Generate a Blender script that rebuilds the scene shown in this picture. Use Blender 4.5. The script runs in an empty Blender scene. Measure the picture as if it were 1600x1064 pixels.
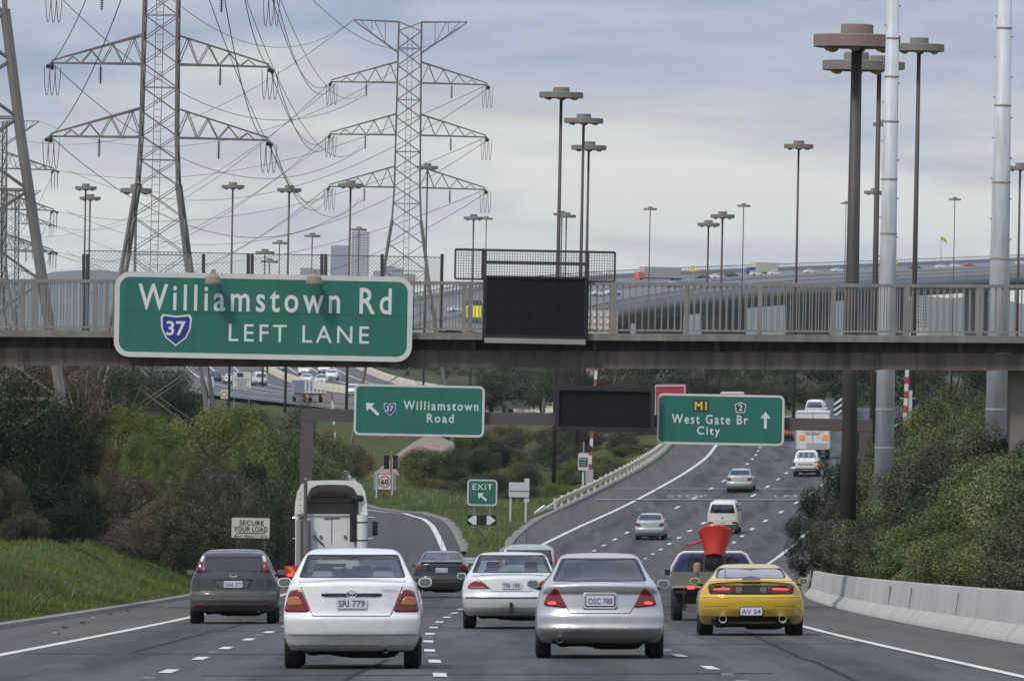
import bpy, math, random
import numpy as np
from mathutils import Vector, Matrix
from mathutils.bvhtree import BVHTree

SC = bpy.context.scene
COL = SC.collection
R = math.radians

# ------------------------------------------------------------------ camera
FPX = 13000.0                       # focal length in photograph pixels (long telephoto)
ROLL = math.atan(0.0192)
PITCH = math.atan(20.0 / FPX)
cam_d = bpy.data.cameras.new('camera')
cam = bpy.data.objects.new('camera', cam_d)
COL.objects.link(cam)
cam_d.sensor_width = 36.0
cam_d.lens = 36.0 * FPX / 1600.0
cam_d.clip_start = 1.0
cam_d.clip_end = 60000.0
cam.matrix_world = Matrix.Rotation(math.pi / 2 - PITCH, 4, 'X') @ Matrix.Rotation(ROLL, 4, 'Z')
SC.camera = cam

# ------------------------------------------------------------------ world and sun
SUN_EL, SUN_AZ = 54.0, 222.0        # azimuth clockwise from +Y (the view direction)
world = bpy.data.worlds.new('World')
SC.world = world
world.use_nodes = True
wn, wl = world.node_tree.nodes, world.node_tree.links
wn.clear()


def wnode(t, **kw):
    n = wn.new(t)
    for k, v in kw.items():
        if k.startswith('i_'):
            n.inputs[int(k[2:])].default_value = v
        else:
            setattr(n, k, v)
    return n


def wmath(op, a, b=None, c=None):
    n = wn.new('ShaderNodeMath')
    n.operation = op
    for i, v in enumerate((a, b, c)):
        if v is None:
            continue
        if isinstance(v, (int, float)):
            n.inputs[i].default_value = v
        else:
            wl.new(v, n.inputs[i])
    return n.outputs[0]


def wmix(f, a, b):
    n = wn.new('ShaderNodeMix')
    n.data_type = 'RGBA'
    for s, v in ((n.inputs[0], f), (n.inputs[6], a), (n.inputs[7], b)):
        if isinstance(v, tuple):
            s.default_value = v + (1,)
        elif isinstance(v, (int, float)):
            s.default_value = v
        else:
            wl.new(v, s)
    return n.outputs[2]


sky = wnode('ShaderNodeTexSky', sky_type='NISHITA', sun_disc=False)
sky.sun_elevation = R(SUN_EL)
sky.sun_rotation = R(SUN_AZ)
sky.altitude = 20
sky.dust_density = 3.0
tc = wnode('ShaderNodeTexCoord')
sep = wnode('ShaderNodeSeparateXYZ')
wl.new(tc.outputs['Generated'], sep.inputs[0])
elev = wmath('MAXIMUM', sep.outputs[2], 0.0)
den = wmath('ADD', elev, 0.060)
comb = wnode('ShaderNodeCombineXYZ')
wl.new(wmath('MULTIPLY', wmath('DIVIDE', sep.outputs[0], den), 2.2), comb.inputs[0])
wl.new(wmath('DIVIDE', sep.outputs[1], den), comb.inputs[1])
nz = wnode('ShaderNodeTexNoise', noise_dimensions='3D')
wl.new(comb.outputs[0], nz.inputs['Vector'])
nz.inputs['Scale'].default_value = 0.62
nz.inputs['Detail'].default_value = 6
nz.inputs['Roughness'].default_value = 0.5
nz.inputs['Distortion'].default_value = 0.5
nz2 = wnode('ShaderNodeTexNoise', noise_dimensions='3D')
wl.new(comb.outputs[0], nz2.inputs['Vector'])
nz2.inputs['Scale'].default_value = 1.7
nz2.inputs['Detail'].default_value = 7
nz2.inputs['Roughness'].default_value = 0.6
# a layer of stratus: bright and creamy low down where it is lit from behind, slate blue higher up
lowband = wmath('SUBTRACT', 1.0, wmath('SMOOTHSTEP', 0, 1, 0) if False else wmath('MINIMUM', wmath('MAXIMUM', wmath('DIVIDE', wmath('SUBTRACT', elev, 0.0165), 0.0150), 0.0), 1.0))
cl = wmath('ADD', wmath('MULTIPLY', wmath('SUBTRACT', nz.outputs[0], 0.5), 2.1), wmath('MULTIPLY', wmath('SUBTRACT', nz2.outputs[0], 0.5), 0.9))
fac = wmath('MINIMUM', wmath('MAXIMUM', wmath('ADD', wmath('MULTIPLY', lowband, 0.80), wmath('ADD', cl, 0.14)), 0.0), 1.0)
cloud = wmix(fac, (0.37, 0.45, 0.60), (0.88, 0.87, 0.82))
# an overcast sky grows brighter towards the zenith (CIE overcast: 1 + 2 sin of the elevation, softened)
over = wn.new('ShaderNodeVectorMath')
over.operation = 'SCALE'
wl.new(cloud, over.inputs[0])
wl.new(wmath('ADD', 1.0, wmath('MULTIPLY', elev, 0.9)), over.inputs['Scale'])
cloud = over.outputs[0]
skymix = wnode('ShaderNodeMix', data_type='RGBA', blend_type='MIX')
skymul = wnode('ShaderNodeMix', data_type='RGBA', blend_type='MULTIPLY')
skymul.inputs[0].default_value = 1.0
wl.new(sky.outputs[0], skymul.inputs[6])
skymul.inputs[7].default_value = (0.1, 0.1, 0.1, 1)
final = wmix(0.86, skymul.outputs[2], cloud)
bg = wnode('ShaderNodeBackground')
wl.new(final, bg.inputs[0])
bg.inputs[1].default_value = 1.0
wo = wnode('ShaderNodeOutputWorld')
wl.new(bg.outputs[0], wo.inputs[0])

sun_d = bpy.data.lights.new('sun', 'SUN')
sun_d.energy = 2.3
sun_d.angle = R(7)
sun_d.color = (1.0, 0.95, 0.88)
sun = bpy.data.objects.new('sun', sun_d)
COL.objects.link(sun)
_a, _e = R(SUN_AZ), R(SUN_EL)
to_sun = Vector((math.sin(_a) * math.cos(_e), math.cos(_a) * math.cos(_e), math.sin(_e)))
sun.rotation_euler = (-to_sun).to_track_quat('-Z', 'Y').to_euler()
sun.location = to_sun * 300

SC.view_settings.view_transform = 'Standard'
SC.view_settings.look = 'None'
SC.view_settings.gamma = 1
SC.view_settings.exposure = 0.0
SC.view_settings.use_curve_mapping = False
SC.render.engine = 'CYCLES'
SC.cycles.use_denoising = True
SC.cycles.max_bounces = 6
SC.cycles.diffuse_bounces = 2
SC.cycles.glossy_bounces = 3
SC.cycles.transparent_max_bounces = 16
SC.cycles.transmission_bounces = 4
SC.cycles.volume_bounces = 0

# ------------------------------------------------------------------ geometry of the view
CR, SR = math.cos(ROLL), math.sin(ROLL)


def P(px, py, d):
    """photograph pixel + distance ahead in metres -> world point (eye is the origin)"""
    u, v = (px - 800) / FPX, -(py - 532) / FPX
    a, b = u * CR - v * SR, u * SR + v * CR
    return Vector((a * d, d, (b - 20 / FPX) * d))


def K(d):
    return FPX / d


def interp(tab, x):
    xs = [t[0] for t in tab]
    return float(np.interp(x, xs, [t[1] for t in tab]))


def smooth_table(tab, n=6):
    """dense Catmull-Rom resampling of a (x, y) table"""
    xs = np.array([t[0] for t in tab], float)
    ys = np.array([t[1] for t in tab], float)
    m = np.gradient(ys, xs)
    out = []
    for i in range(len(xs) - 1):
        h = xs[i + 1] - xs[i]
        for k in range(n):
            t = k / n
            y = ((2 * t**3 - 3 * t**2 + 1) * ys[i] + (t**3 - 2 * t**2 + t) * h * m[i]
                 + (-2 * t**3 + 3 * t**2) * ys[i + 1] + (t**3 - t**2) * h * m[i + 1])
            out.append((xs[i] + t * h, y))
    out.append((xs[-1], ys[-1]))
    return out


# ------------------------------------------------------------------ materials
MATS = {}


def mat(name, color=(0.5, 0.5, 0.5), rough=0.6, metal=0.0, spec=0.5, coat=0.0, noise=None, bump=0.0, bscale=20.0, emit=0.0, nscale=3.0, var=0.0):
    """Principled material; noise=(colour2, amount) mottles the colour, bump adds fine relief, var shifts value per object"""
    if name in MATS:
        return MATS[name]
    m = bpy.data.materials.new(name)
    m.use_nodes = True
    nt = m.node_tree
    b = nt.nodes['Principled BSDF']
    b.inputs['Base Color'].default_value = tuple(color) + (1,)
    b.inputs['Roughness'].default_value = rough
    b.inputs['Metallic'].default_value = metal
    b.inputs['Specular IOR Level'].default_value = spec
    b.inputs['Coat Weight'].default_value = coat
    b.inputs['Coat Roughness'].default_value = 0.06
    if emit:
        b.inputs['Emission Color'].default_value = tuple(color) + (1,)
        b.inputs['Emission Strength'].default_value = emit
    src = None
    if noise:
        co = nt.nodes.new('ShaderNodeTexCoord')
        n = nt.nodes.new('ShaderNodeTexNoise')
        n.inputs['Scale'].default_value = nscale
        n.inputs['Detail'].default_value = 7
        n.inputs['Roughness'].default_value = 0.65
        nt.links.new(co.outputs['Object'], n.inputs['Vector'])
        r = nt.nodes.new('ShaderNodeMapRange')
        r.inputs[1].default_value = 0.35
        r.inputs[2].default_value = 0.7
        r.inputs[3].default_value = 0.0
        r.inputs[4].default_value = noise[1]
        nt.links.new(n.outputs[0], r.inputs[0])
        mx = nt.nodes.new('ShaderNodeMix')
        mx.data_type = 'RGBA'
        mx.inputs[6].default_value = tuple(color) + (1,)
        mx.inputs[7].default_value = tuple(noise[0]) + (1,)
        nt.links.new(r.outputs[0], mx.inputs[0])
        src = mx.outputs[2]
    if var:
        oi = nt.nodes.new('ShaderNodeObjectInfo')
        hv = nt.nodes.new('ShaderNodeHueSaturation')
        mr = nt.nodes.new('ShaderNodeMapRange')
        mr.inputs[3].default_value = 1 - var
        mr.inputs[4].default_value = 1 + var
        nt.links.new(oi.outputs['Random'], mr.inputs[0])
        nt.links.new(mr.outputs[0], hv.inputs['Value'])
        if src:
            nt.links.new(src, hv.inputs['Color'])
        else:
            hv.inputs['Color'].default_value = tuple(color) + (1,)
        src = hv.outputs[0]
    if src:
        nt.links.new(src, b.inputs['Base Color'])
    if bump:
        co = nt.nodes.new('ShaderNodeTexCoord')
        n = nt.nodes.new('ShaderNodeTexNoise')
        n.inputs['Scale'].default_value = bscale
        n.inputs['Detail'].default_value = 6
        nt.links.new(co.outputs['Object'], n.inputs['Vector'])
        bp = nt.nodes.new('ShaderNodeBump')
        bp.inputs['Strength'].default_value = bump
        bp.inputs['Distance'].default_value = 0.02
        nt.links.new(n.outputs[0], bp.inputs['Height'])
        nt.links.new(bp.outputs[0], b.inputs['Normal'])
    MATS[name] = m
    return m


def streak_mat(name, c1, c2, stretch, scale=1.0, rough=.85, amount=.9):
    """stained surface: long runs down (or along) it"""
    if name in MATS:
        return MATS[name]
    m = bpy.data.materials.new(name)
    m.use_nodes = True
    nt = m.node_tree
    b = nt.nodes['Principled BSDF']
    b.inputs['Roughness'].default_value = rough
    co = nt.nodes.new('ShaderNodeTexCoord')
    prev = None
    for k, (st, sc_, lo, hi) in enumerate(((stretch, scale, .42, .68), ((1, 1, 1), scale * .35, .4, .7))):
        mp = nt.nodes.new('ShaderNodeMapping')
        mp.inputs['Scale'].default_value = st
        nt.links.new(co.outputs['Object'], mp.inputs[0])
        n = nt.nodes.new('ShaderNodeTexNoise')
        n.inputs['Scale'].default_value = sc_
        n.inputs['Detail'].default_value = 8
        n.inputs['Roughness'].default_value = .65
        nt.links.new(mp.outputs[0], n.inputs['Vector'])
        r = nt.nodes.new('ShaderNodeMapRange')
        r.inputs[1].default_value, r.inputs[2].default_value = lo, hi
        r.inputs[4].default_value = amount if k == 0 else amount * .6
        nt.links.new(n.outputs[0], r.inputs[0])
        mx = nt.nodes.new('ShaderNodeMix')
        mx.data_type = 'RGBA'
        nt.links.new(r.outputs[0], mx.inputs[0])
        if prev is None:
            mx.inputs[6].default_value = tuple(c1) + (1,)
        else:
            nt.links.new(prev, mx.inputs[6])
        mx.inputs[7].default_value = tuple(c2) + (1,)
        prev = mx.outputs[2]
    nt.links.new(prev, b.inputs['Base Color'])
    MATS[name] = m
    return m


def glass_mat(name, tint, opac=0.45, rough=0.03):
    """thin tinted car glass: part see-through, part dark film, sky reflection by Fresnel"""
    if name in MATS:
        return MATS[name]
    m = bpy.data.materials.new(name)
    m.use_nodes = True
    nt = m.node_tree
    nt.nodes.clear()
    tr = nt.nodes.new('ShaderNodeBsdfTransparent')
    tr.inputs[0].default_value = tuple(tint) + (1,)
    gl = nt.nodes.new('ShaderNodeBsdfGlossy')
    gl.inputs['Roughness'].default_value = rough
    gl.inputs['Color'].default_value = (1, 1, 1, 1)
    fr = nt.nodes.new('ShaderNodeLayerWeight')
    fr.inputs[0].default_value = 0.5
    pw = nt.nodes.new('ShaderNodeMath')
    pw.operation = 'POWER'
    pw.inputs[1].default_value = 4.0
    nt.links.new(fr.outputs['Facing'], pw.inputs[0])
    mp = nt.nodes.new('ShaderNodeMath')
    mp.operation = 'MULTIPLY_ADD'
    mp.inputs[1].default_value = 0.9
    mp.inputs[2].default_value = 0.035 + opac
    nt.links.new(pw.outputs[0], mp.inputs[0])
    mx = nt.nodes.new('ShaderNodeMixShader')
    nt.links.new(mp.outputs[0], mx.inputs[0])
    nt.links.new(tr.outputs[0], mx.inputs[1])
    nt.links.new(gl.outputs[0], mx.inputs[2])
    o = nt.nodes.new('ShaderNodeOutputMaterial')
    nt.links.new(mx.outputs[0], o.inputs[0])
    MATS[name] = m
    return m


# ------------------------------------------------------------------ mesh building
def link_mesh(name, me, material, parent=None, loc=None, rotz=None):
    o = bpy.data.objects.new(name, me)
    COL.objects.link(o)
    if material is not None and not me.materials:
        me.materials.append(material)
    if parent is not None:
        o.parent = parent
    if loc is not None:
        o.location = loc
    if rotz is not None:
        o.rotation_euler = (0, 0, rotz)
    return o


def mesh_from(name, verts, faces, smooth=False):
    me = bpy.data.meshes.new(name)
    me.from_pydata([tuple(v) for v in verts], [], [tuple(f) for f in faces])
    if smooth:
        me.shade_smooth()
    me.update()
    return me


def mesh_np(name, V, Q, smooth=False):
    """numpy quads -> mesh"""
    V = np.asarray(V, np.float32)
    Q = np.asarray(Q, np.int32)
    me = bpy.data.meshes.new(name)
    me.vertices.add(len(V))
    me.vertices.foreach_set('co', V.ravel())
    n, k = Q.shape
    me.loops.add(n * k)
    me.loops.foreach_set('vertex_index', Q.ravel())
    me.polygons.add(n)
    me.polygons.foreach_set('loop_start', np.arange(n, dtype=np.int32) * k)
    me.polygons.foreach_set('loop_total', np.full(n, k, np.int32))
    me.update(calc_edges=True)
    if smooth:
        me.shade_smooth()
    return me


class MB:
    """collects shapes and links them as one mesh object"""

    def __init__(self):
        self.v, self.f = [], []

    def add(self, verts, faces):
        o = len(self.v)
        self.v += [tuple(p) for p in verts]
        self.f += [tuple(i + o for i in f) for f in faces]
        return self

    def box(self, c, s, M=None):
        hx, hy, hz = s[0] / 2, s[1] / 2, s[2] / 2
        vs = [Vector((x * hx, y * hy, z * hz)) for x in (-1, 1) for y in (-1, 1) for z in (-1, 1)]
        if M is not None:
            vs = [M @ p for p in vs]
        c = Vector(c)
        return self.add([p + c for p in vs], [(0, 1, 3, 2), (4, 6, 7, 5), (0, 4, 5, 1), (2, 3, 7, 6), (0, 2, 6, 4), (1, 5, 7, 3)])

    def bar(self, a, b, w, h=None, up=(0, 0, 1)):
        """rectangular bar from a to b"""
        a, b = Vector(a), Vector(b)
        h = w if h is None else h
        d = (b - a).normalized()
        u = Vector(up)
        if abs(d.dot(u)) > 0.98:
            u = Vector((0, 1, 0))
        s = d.cross(u).normalized()
        t = s.cross(d)
        vs = []
        for p in (a, b):
            for i, j in ((-1, -1), (1, -1), (1, 1), (-1, 1)):
                vs.append(p + s * (i * w / 2) + t * (j * h / 2))
        return self.add(vs, [(3, 2, 1, 0), (4, 5, 6, 7), (0, 1, 5, 4), (1, 2, 6, 5), (2, 3, 7, 6), (3, 0, 4, 7)])

    def tube(self, pts, r, n=8, cap=True, radii=None):
        pts = [Vector(p) for p in pts]
        vs, fs = [], []
        for i, p in enumerate(pts):
            d = (pts[min(i + 1, len(pts) - 1)] - pts[max(i - 1, 0)]).normalized()
            u = Vector((0, 0, 1)) if abs(d.z) < 0.95 else Vector((0, 1, 0))
            s = d.cross(u).normalized()
            t = s.cross(d)
            rr = radii[i] if radii else r
            for k in range(n):
                a = 2 * math.pi * k / n
                vs.append(p + (s * math.cos(a) + t * math.sin(a)) * rr)
        for i in range(len(pts) - 1):
            for k in range(n):
                k2 = (k + 1) % n
                fs.append((i * n + k, i * n + k2, (i + 1) * n + k2, (i + 1) * n + k))
        if cap:
            fs.append(tuple(range(n))[::-1])
            fs.append(tuple((len(pts) - 1) * n + k for k in range(n)))
        return self.add(vs, fs)

    def lathe(self, prof, c=(0, 0, 0), n=24, axis='z'):
        """prof: list of (r, h) from one end to the other"""
        vs, fs = [], []
        for r, h in prof:
            for k in range(n):
                a = 2 * math.pi * k / n
                x, y = r * math.cos(a), r * math.sin(a)
                p = (x, y, h) if axis == 'z' else ((h, x, y) if axis == 'x' else (x, h, y))
                vs.append((p[0] + c[0], p[1] + c[1], p[2] + c[2]))
        for i in range(len(prof) - 1):
            for k in range(n):
                k2 = (k + 1) % n
                fs.append((i * n + k, i * n + k2, (i + 1) * n + k2, (i + 1) * n + k))
        if prof[0][0] > 1e-4:
            fs.append(tuple(range(n))[::-1])
        if prof[-1][0] > 1e-4:
            fs.append(tuple((len(prof) - 1) * n + k for k in range(n)))
        return self.add(vs, fs)

    def prism(self, poly, y0, y1):
        """outline in (x, z), extruded from y0 to y1"""
        n = len(poly)
        vs = [(x, y0, z) for x, z in poly] + [(x, y1, z) for x, z in poly]
        fs = [tuple(range(n)), tuple(range(2 * n - 1, n - 1, -1))]
        for i in range(n):
            j = (i + 1) % n
            fs.append((j, i, n + i, n + j))
        return self.add(vs, fs)

    def build(self, name, material, parent=None, loc=None, rotz=None, smooth=False):
        me = mesh_from(name, self.v, self.f)
        if smooth:
            me.shade_smooth()
        return link_mesh(name, me, material, parent, loc, rotz)


def smooth_by_angle(o, ang=40):
    me = o.data
    me.shade_smooth()
    import bmesh
    bm = bmesh.new()
    bm.from_mesh(me)
    lim = R(ang)
    for e in bm.edges:
        if len(e.link_faces) == 2:
            e.smooth = e.calc_face_angle(0) < lim
    bm.to_mesh(me)
    bm.free()


def tag(o, label=None, cat=None, group=None, kind=None):
    if label:
        o['label'] = label
    if cat:
        o['category'] = cat
    if group:
        o['group'] = group
    if kind:
        o['kind'] = kind
    return o


def empty(name, loc=(0, 0, 0), rz=0.0, label=None, cat=None, group=None):
    o = bpy.data.objects.new(name, None)
    o.empty_display_size = 0.3
    COL.objects.link(o)
    o.location = loc
    o.rotation_euler = (0, 0, rz)
    return tag(o, label, cat, group)


def copy_tree(o, parent=None):
    c = o.copy()
    COL.objects.link(c)
    c.parent = parent
    for ch in list(o.children):
        copy_tree(ch, c)
    return c


def rrect(w, h, r, n=5):
    pts = []
    for cx, cz, a0 in ((w / 2 - r, h / 2 - r, 0), (-w / 2 + r, h / 2 - r, 90), (-w / 2 + r, -h / 2 + r, 180), (w / 2 - r, -h / 2 + r, 270)):
        for k in range(n + 1):
            a = R(a0 + 90 * k / n)
            pts.append((cx + r * math.cos(a), cz + r * math.sin(a)))
    return pts


def ring(outer, inner, y0, y1):
    """frame between two outlines with the same number of points, in (x, z), from y0 (front) to y1"""
    n = len(outer)
    vs = [(x, y0, z) for x, z in outer] + [(x, y0, z) for x, z in inner] + [(x, y1, z) for x, z in outer] + [(x, y1, z) for x, z in inner]
    fs = []
    for i in range(n):
        j = (i + 1) % n
        fs += [(i, j, n + j, n + i), (j, i, 2 * n + i, 2 * n + j), (n + i, n + j, 3 * n + j, 3 * n + i), (2 * n + i, 2 * n + n + i, 3 * n + j, 2 * n + j)]
    return vs, fs


_DG = None


def text_mesh(body, w=None, h=None, bold=0.012, spacing=1.0, shear=0.0):
    """flat lettering as a mesh in the (x, z) plane, centred, fitted to w x h"""
    cu = bpy.data.curves.new('lettering', 'FONT')
    cu.body = body
    cu.size = 1.0
    cu.offset = bold
    cu.space_character = spacing
    cu.shear = shear
    cu.resolution_u = 3
    ob = bpy.data.objects.new('lettering_tmp', cu)
    COL.objects.link(ob)
    dg = bpy.context.evaluated_depsgraph_get()
    me = bpy.data.meshes.new_from_object(ob.evaluated_get(dg))
    bpy.data.objects.remove(ob)
    n = len(me.vertices)
    co = np.zeros(n * 3, np.float32)
    me.vertices.foreach_get('co', co)
    co = co.reshape(-1, 3)
    lo, hi = co.min(0), co.max(0)
    sx = (w / (hi[0] - lo[0])) if w else None
    sy = (h / (hi[1] - lo[1])) if h else None
    sx = sx or sy
    sy = sy or sx
    out = np.zeros_like(co)
    out[:, 0] = (co[:, 0] - (lo[0] + hi[0]) / 2) * sx
    out[:, 2] = (co[:, 1] - (lo[1] + hi[1]) / 2) * sy
    me.vertices.foreach_set('co', out.ravel())
    me.update()
    me.materials.clear()
    return me


def tsmooth(a, b, x):
    t = np.clip((x - a) / (b - a), 0, 1)
    return t * t * (3 - 2 * t)

# ------------------------------------------------------------------ road geometry
TILT = 0.0192                                       # superelevation of the carriageway
Z0T = smooth_table([(40, -2.53), (100, -4.14), (200, -6.81), (260, -8.40), (330, -10.15), (400, -11.45), (461, -12.1), (500, -11.8),
                    (520, -11.35), (551, -10.45), (605, -9.6), (655, -9.15), (720, -8.8), (800, -8.4), (900, -8.2), (1000, -8.2)])
LT = smooth_table([(40, -0.2), (100, -0.80), (130, -1.22), (165, -1.38), (196, -1.2), (250, -0.8), (330, -0.5), (400, -0.1), (440, 0.75), (461, 1.74),
                   (500, 4.6), (520, 6.8), (551, 10.2), (605, 14.1), (655, 16.3), (720, 19.0), (760, 22), (800, 28), (850, 38), (900, 52)])
RT = smooth_table([(40, 6.4), (100, 5.95), (148, 5.7), (200, 5.9), (260, 7.0), (330, 9.4), (400, 12.4), (461, 15.74), (500, 18.6), (520, 20.8), (551, 24.2), (605, 28.1),
                   (655, 30.3), (720, 33), (760, 36), (800, 42), (850, 52), (900, 66)])
EDGE_T = smooth_table([(40, -7.4), (107, -7.1), (162, -6.9), (220, -7.0), (300, -7.4), (380, -7.6), (420, -7.8), (450, -8.3), (485, -9.6), (505, -10.8), (540, -13.5), (580, -17.5), (640, -25)])
RAMP_T = smooth_table([(418, -2.75), (450, -3.65), (485, -4.95), (505, -6.35), (525, -8.1), (540, -9.6), (580, -13.6), (640, -21)])
RAMPZ = [(400, 0.0), (433, 0.0), (440, 0.12), (455, 0.62), (470, 0.85), (485, 0.85), (505, 0.45), (540, -1.0), (580, -2.1), (640, -3.2)]   # above the main carriageway


def Z0(d):
    return interp(Z0T, d)


def roadz(x, d):
    return Z0(d) + TILT * x


def rampz(x, d):
    return roadz(x, d) + interp(RAMPZ, d)


def Lx(d):
    return interp(LT, d)


def Rx(d):
    return interp(RT, d)


def XL(d):                                          # left edge of the asphalt before the exit divides
    return interp(EDGE_T, d) - 2.5


def MS(d):                                          # width of the left shoulder past the gore
    return interp([(432, 0.5), (455, 1.3), (480, 2.3), (510, 3.4), (900, 3.4)], d)


def XR(d):
    return Rx(d) + 2.35


SPLIT = 432.0
# materials of the ground
asphalt = mat('asphalt', (0.075, 0.075, 0.08), rough=0.85, noise=((0.11, 0.11, 0.115), 0.8), nscale=0.35, bump=0.25, bscale=30)


def asphalt_material(name, c1, c2, c3):
    """worn asphalt: long streaks along the lanes, blotches and fine aggregate"""
    m = bpy.data.materials.new(name)
    m.use_nodes = True
    nt = m.node_tree
    b = nt.nodes['Principled BSDF']
    b.inputs['Roughness'].default_value = 0.8
    b.inputs['Specular IOR Level'].default_value = 0.35
    co = nt.nodes.new('ShaderNodeTexCoord')

    def noise(scale, stretch, det=6):
        mp = nt.nodes.new('ShaderNodeMapping')
        mp.inputs['Scale'].default_value = stretch
        nt.links.new(co.outputs['Object'], mp.inputs[0])
        n = nt.nodes.new('ShaderNodeTexNoise')
        n.inputs['Scale'].default_value = scale
        n.inputs['Detail'].default_value = det
        n.inputs['Roughness'].default_value = 0.6
        nt.links.new(mp.outputs[0], n.inputs['Vector'])
        return n.outputs[0]

    def mix(f, a, c):
        mx = nt.nodes.new('ShaderNodeMix')
        mx.data_type = 'RGBA'
        nt.links.new(f, mx.inputs[0])
        for s, v in ((mx.inputs[6], a), (mx.inputs[7], c)):
            if isinstance(v, tuple):
                s.default_value = v + (1,)
            else:
                nt.links.new(v, s)
        return mx.outputs[2]

    def rng(v, a, c, lo=0.0, hi=1.0):
        r = nt.nodes.new('ShaderNodeMapRange')
        r.inputs[1].default_value, r.inputs[2].default_value = a, c
        r.inputs[3].default_value, r.inputs[4].default_value = lo, hi
        nt.links.new(v, r.inputs[0])
        return r.outputs[0]
    streak = noise(0.9, (1.0, 0.02, 1.0))
    blotch = noise(0.12, (1.0, 0.25, 1.0))
    grain = noise(14.0, (1, 0.5, 1), 3)
    c = mix(rng(streak, 0.35, 0.68), c1, c2)
    track = noise(1.9, (1.0, 0.012, 1.0), 2)
    c = mix(rng(track, 0.50, 0.66, 0, .75), c, c3)
    c = mix(rng(blotch, 0.45, 0.75, 0, 0.55), c, c3)
    hv = nt.nodes.new('ShaderNodeHueSaturation')
    nt.links.new(rng(grain, 0.3, 0.7, 0.75, 1.3), hv.inputs['Value'])
    nt.links.new(c, hv.inputs['Color'])
    nt.links.new(hv.outputs[0], b.inputs['Base Color'])
    bp = nt.nodes.new('ShaderNodeBump')
    bp.inputs['Strength'].default_value = 0.35
    bp.inputs['Distance'].default_value = 0.02
    nt.links.new(grain, bp.inputs['Height'])
    nt.links.new(bp.outputs[0], b.inputs['Normal'])
    MATS[name] = m
    return m


M_ROAD = asphalt_material('road_asphalt', (0.047, 0.0455, 0.046), (0.086, 0.083, 0.082), (0.036, 0.035, 0.0355))
M_SHOULDER = asphalt_material('shoulder_asphalt', (0.07, 0.061, 0.060), (0.092, 0.08, 0.078), (0.055, 0.049, 0.05))
M_RAMP = asphalt_material('ramp_asphalt', (0.048, 0.048, 0.05), (0.062, 0.061, 0.063), (0.042, 0.042, 0.044))
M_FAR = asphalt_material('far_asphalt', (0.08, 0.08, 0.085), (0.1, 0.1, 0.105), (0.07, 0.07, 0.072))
M_PAINT = mat('road_paint', (0.74, 0.74, 0.72), rough=0.6, noise=((0.25, 0.25, 0.25), 0.9), nscale=3.5)
M_PAINT_WORN = mat('worn_road_paint', (0.33, 0.33, 0.33), rough=0.7, noise=((0.12, 0.12, 0.12), 1.0), nscale=1.5)
M_CONC = mat('concrete', (0.36, 0.35, 0.33), rough=0.85, noise=((0.24, 0.23, 0.22), 0.8), nscale=1.3, bump=0.3, bscale=12)
M_CONC_L = streak_mat('pale_concrete', (0.36, 0.35, 0.34), (0.25, 0.245, 0.235), (.5, .16, .12), 1.6, .85, .8)
M_CONC_TOE = mat('toe_concrete', (0.50, 0.49, 0.45), rough=0.85, noise=((0.36, 0.35, 0.32), 0.8), nscale=.6)
M_KERB = mat('kerb_concrete', (0.22, 0.205, 0.185), rough=0.9, noise=((0.12, 0.11, 0.1), 0.8), nscale=1.5)
M_GALV = mat('galvanised_steel', (0.42, 0.41, 0.39), rough=0.5, metal=0.6, noise=((0.25, 0.24, 0.22), 0.7), nscale=1.0)
M_BLACK = mat('black_plastic', (0.012, 0.012, 0.013), rough=0.5)
M_DARKSTEEL = mat('dark_steel', (0.055, 0.05, 0.048), rough=0.6, noise=((0.03, 0.027, 0.025), 0.7), nscale=2)


def sheet(name, rows, material, kind='structure', parent=None, smooth=True):
    """rows: list of equally long lists of points"""
    n = len(rows[0])
    V = [p for r in rows for p in r]
    Q = []
    for i in range(len(rows) - 1):
        for j in range(n - 1):
            a = i * n + j
            Q.append((a, a + 1, a + n + 1, a + n))
    me = mesh_np(name, [tuple(p) for p in V], Q, smooth)
    o = link_mesh(name, me, material, parent)
    if kind:
        o['kind'] = kind
    return o


def dsteps(a, b, s):
    n = max(1, int(round((b - a) / s)))
    return [a + (b - a) * k / n for k in range(n + 1)]


def cross(d, xa, xb, n, dz=0.0, zf=roadz):
    return [(xa + (xb - xa) * k / n, d, zf(xa + (xb - xa) * k / n, d) + dz) for k in range(n + 1)]


road = sheet('road', [cross(d, XL(d), XR(d), 10) for d in dsteps(50, SPLIT, 4)] , M_ROAD)
tag(road, 'grey asphalt freeway carriageway with four lanes', 'road')
road_far = sheet('road_hill', [cross(d, Lx(d) - MS(d), XR(d), 8) for d in dsteps(SPLIT, 900, 4)], M_ROAD)
tag(road_far, 'freeway carriageway climbing the rise beyond the gore', 'road')


def ramp_right(d):
    return interp(RAMP_T, d) + 0.9


ramp = sheet('ramp', [cross(d, XL(d), ramp_right(d), 6, 0.0, rampz) for d in dsteps(SPLIT, 640, 4)], M_RAMP)
tag(ramp, 'dark asphalt exit ramp curving away over a crest', 'ramp')
# shoulders: a different, redder seal, laid 4 mm proud
sheet('shoulder', [cross(d, XL(d) + 0.05, interp(EDGE_T, d) - 0.12, 2, 0.005) for d in dsteps(50, 425, 4)], M_SHOULDER, None, road)
sheet('shoulder', [cross(d, Rx(d) + 0.12, XR(d) - 0.05, 2, 0.005) for d in dsteps(50, SPLIT, 4)], M_SHOULDER, None, road)
sheet('shoulder', [cross(d, Lx(d) - MS(d) + .05, Lx(d) - 0.12, 2, 0.005) for d in dsteps(SPLIT, 760, 4)], M_SHOULDER, None, road_far)

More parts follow.
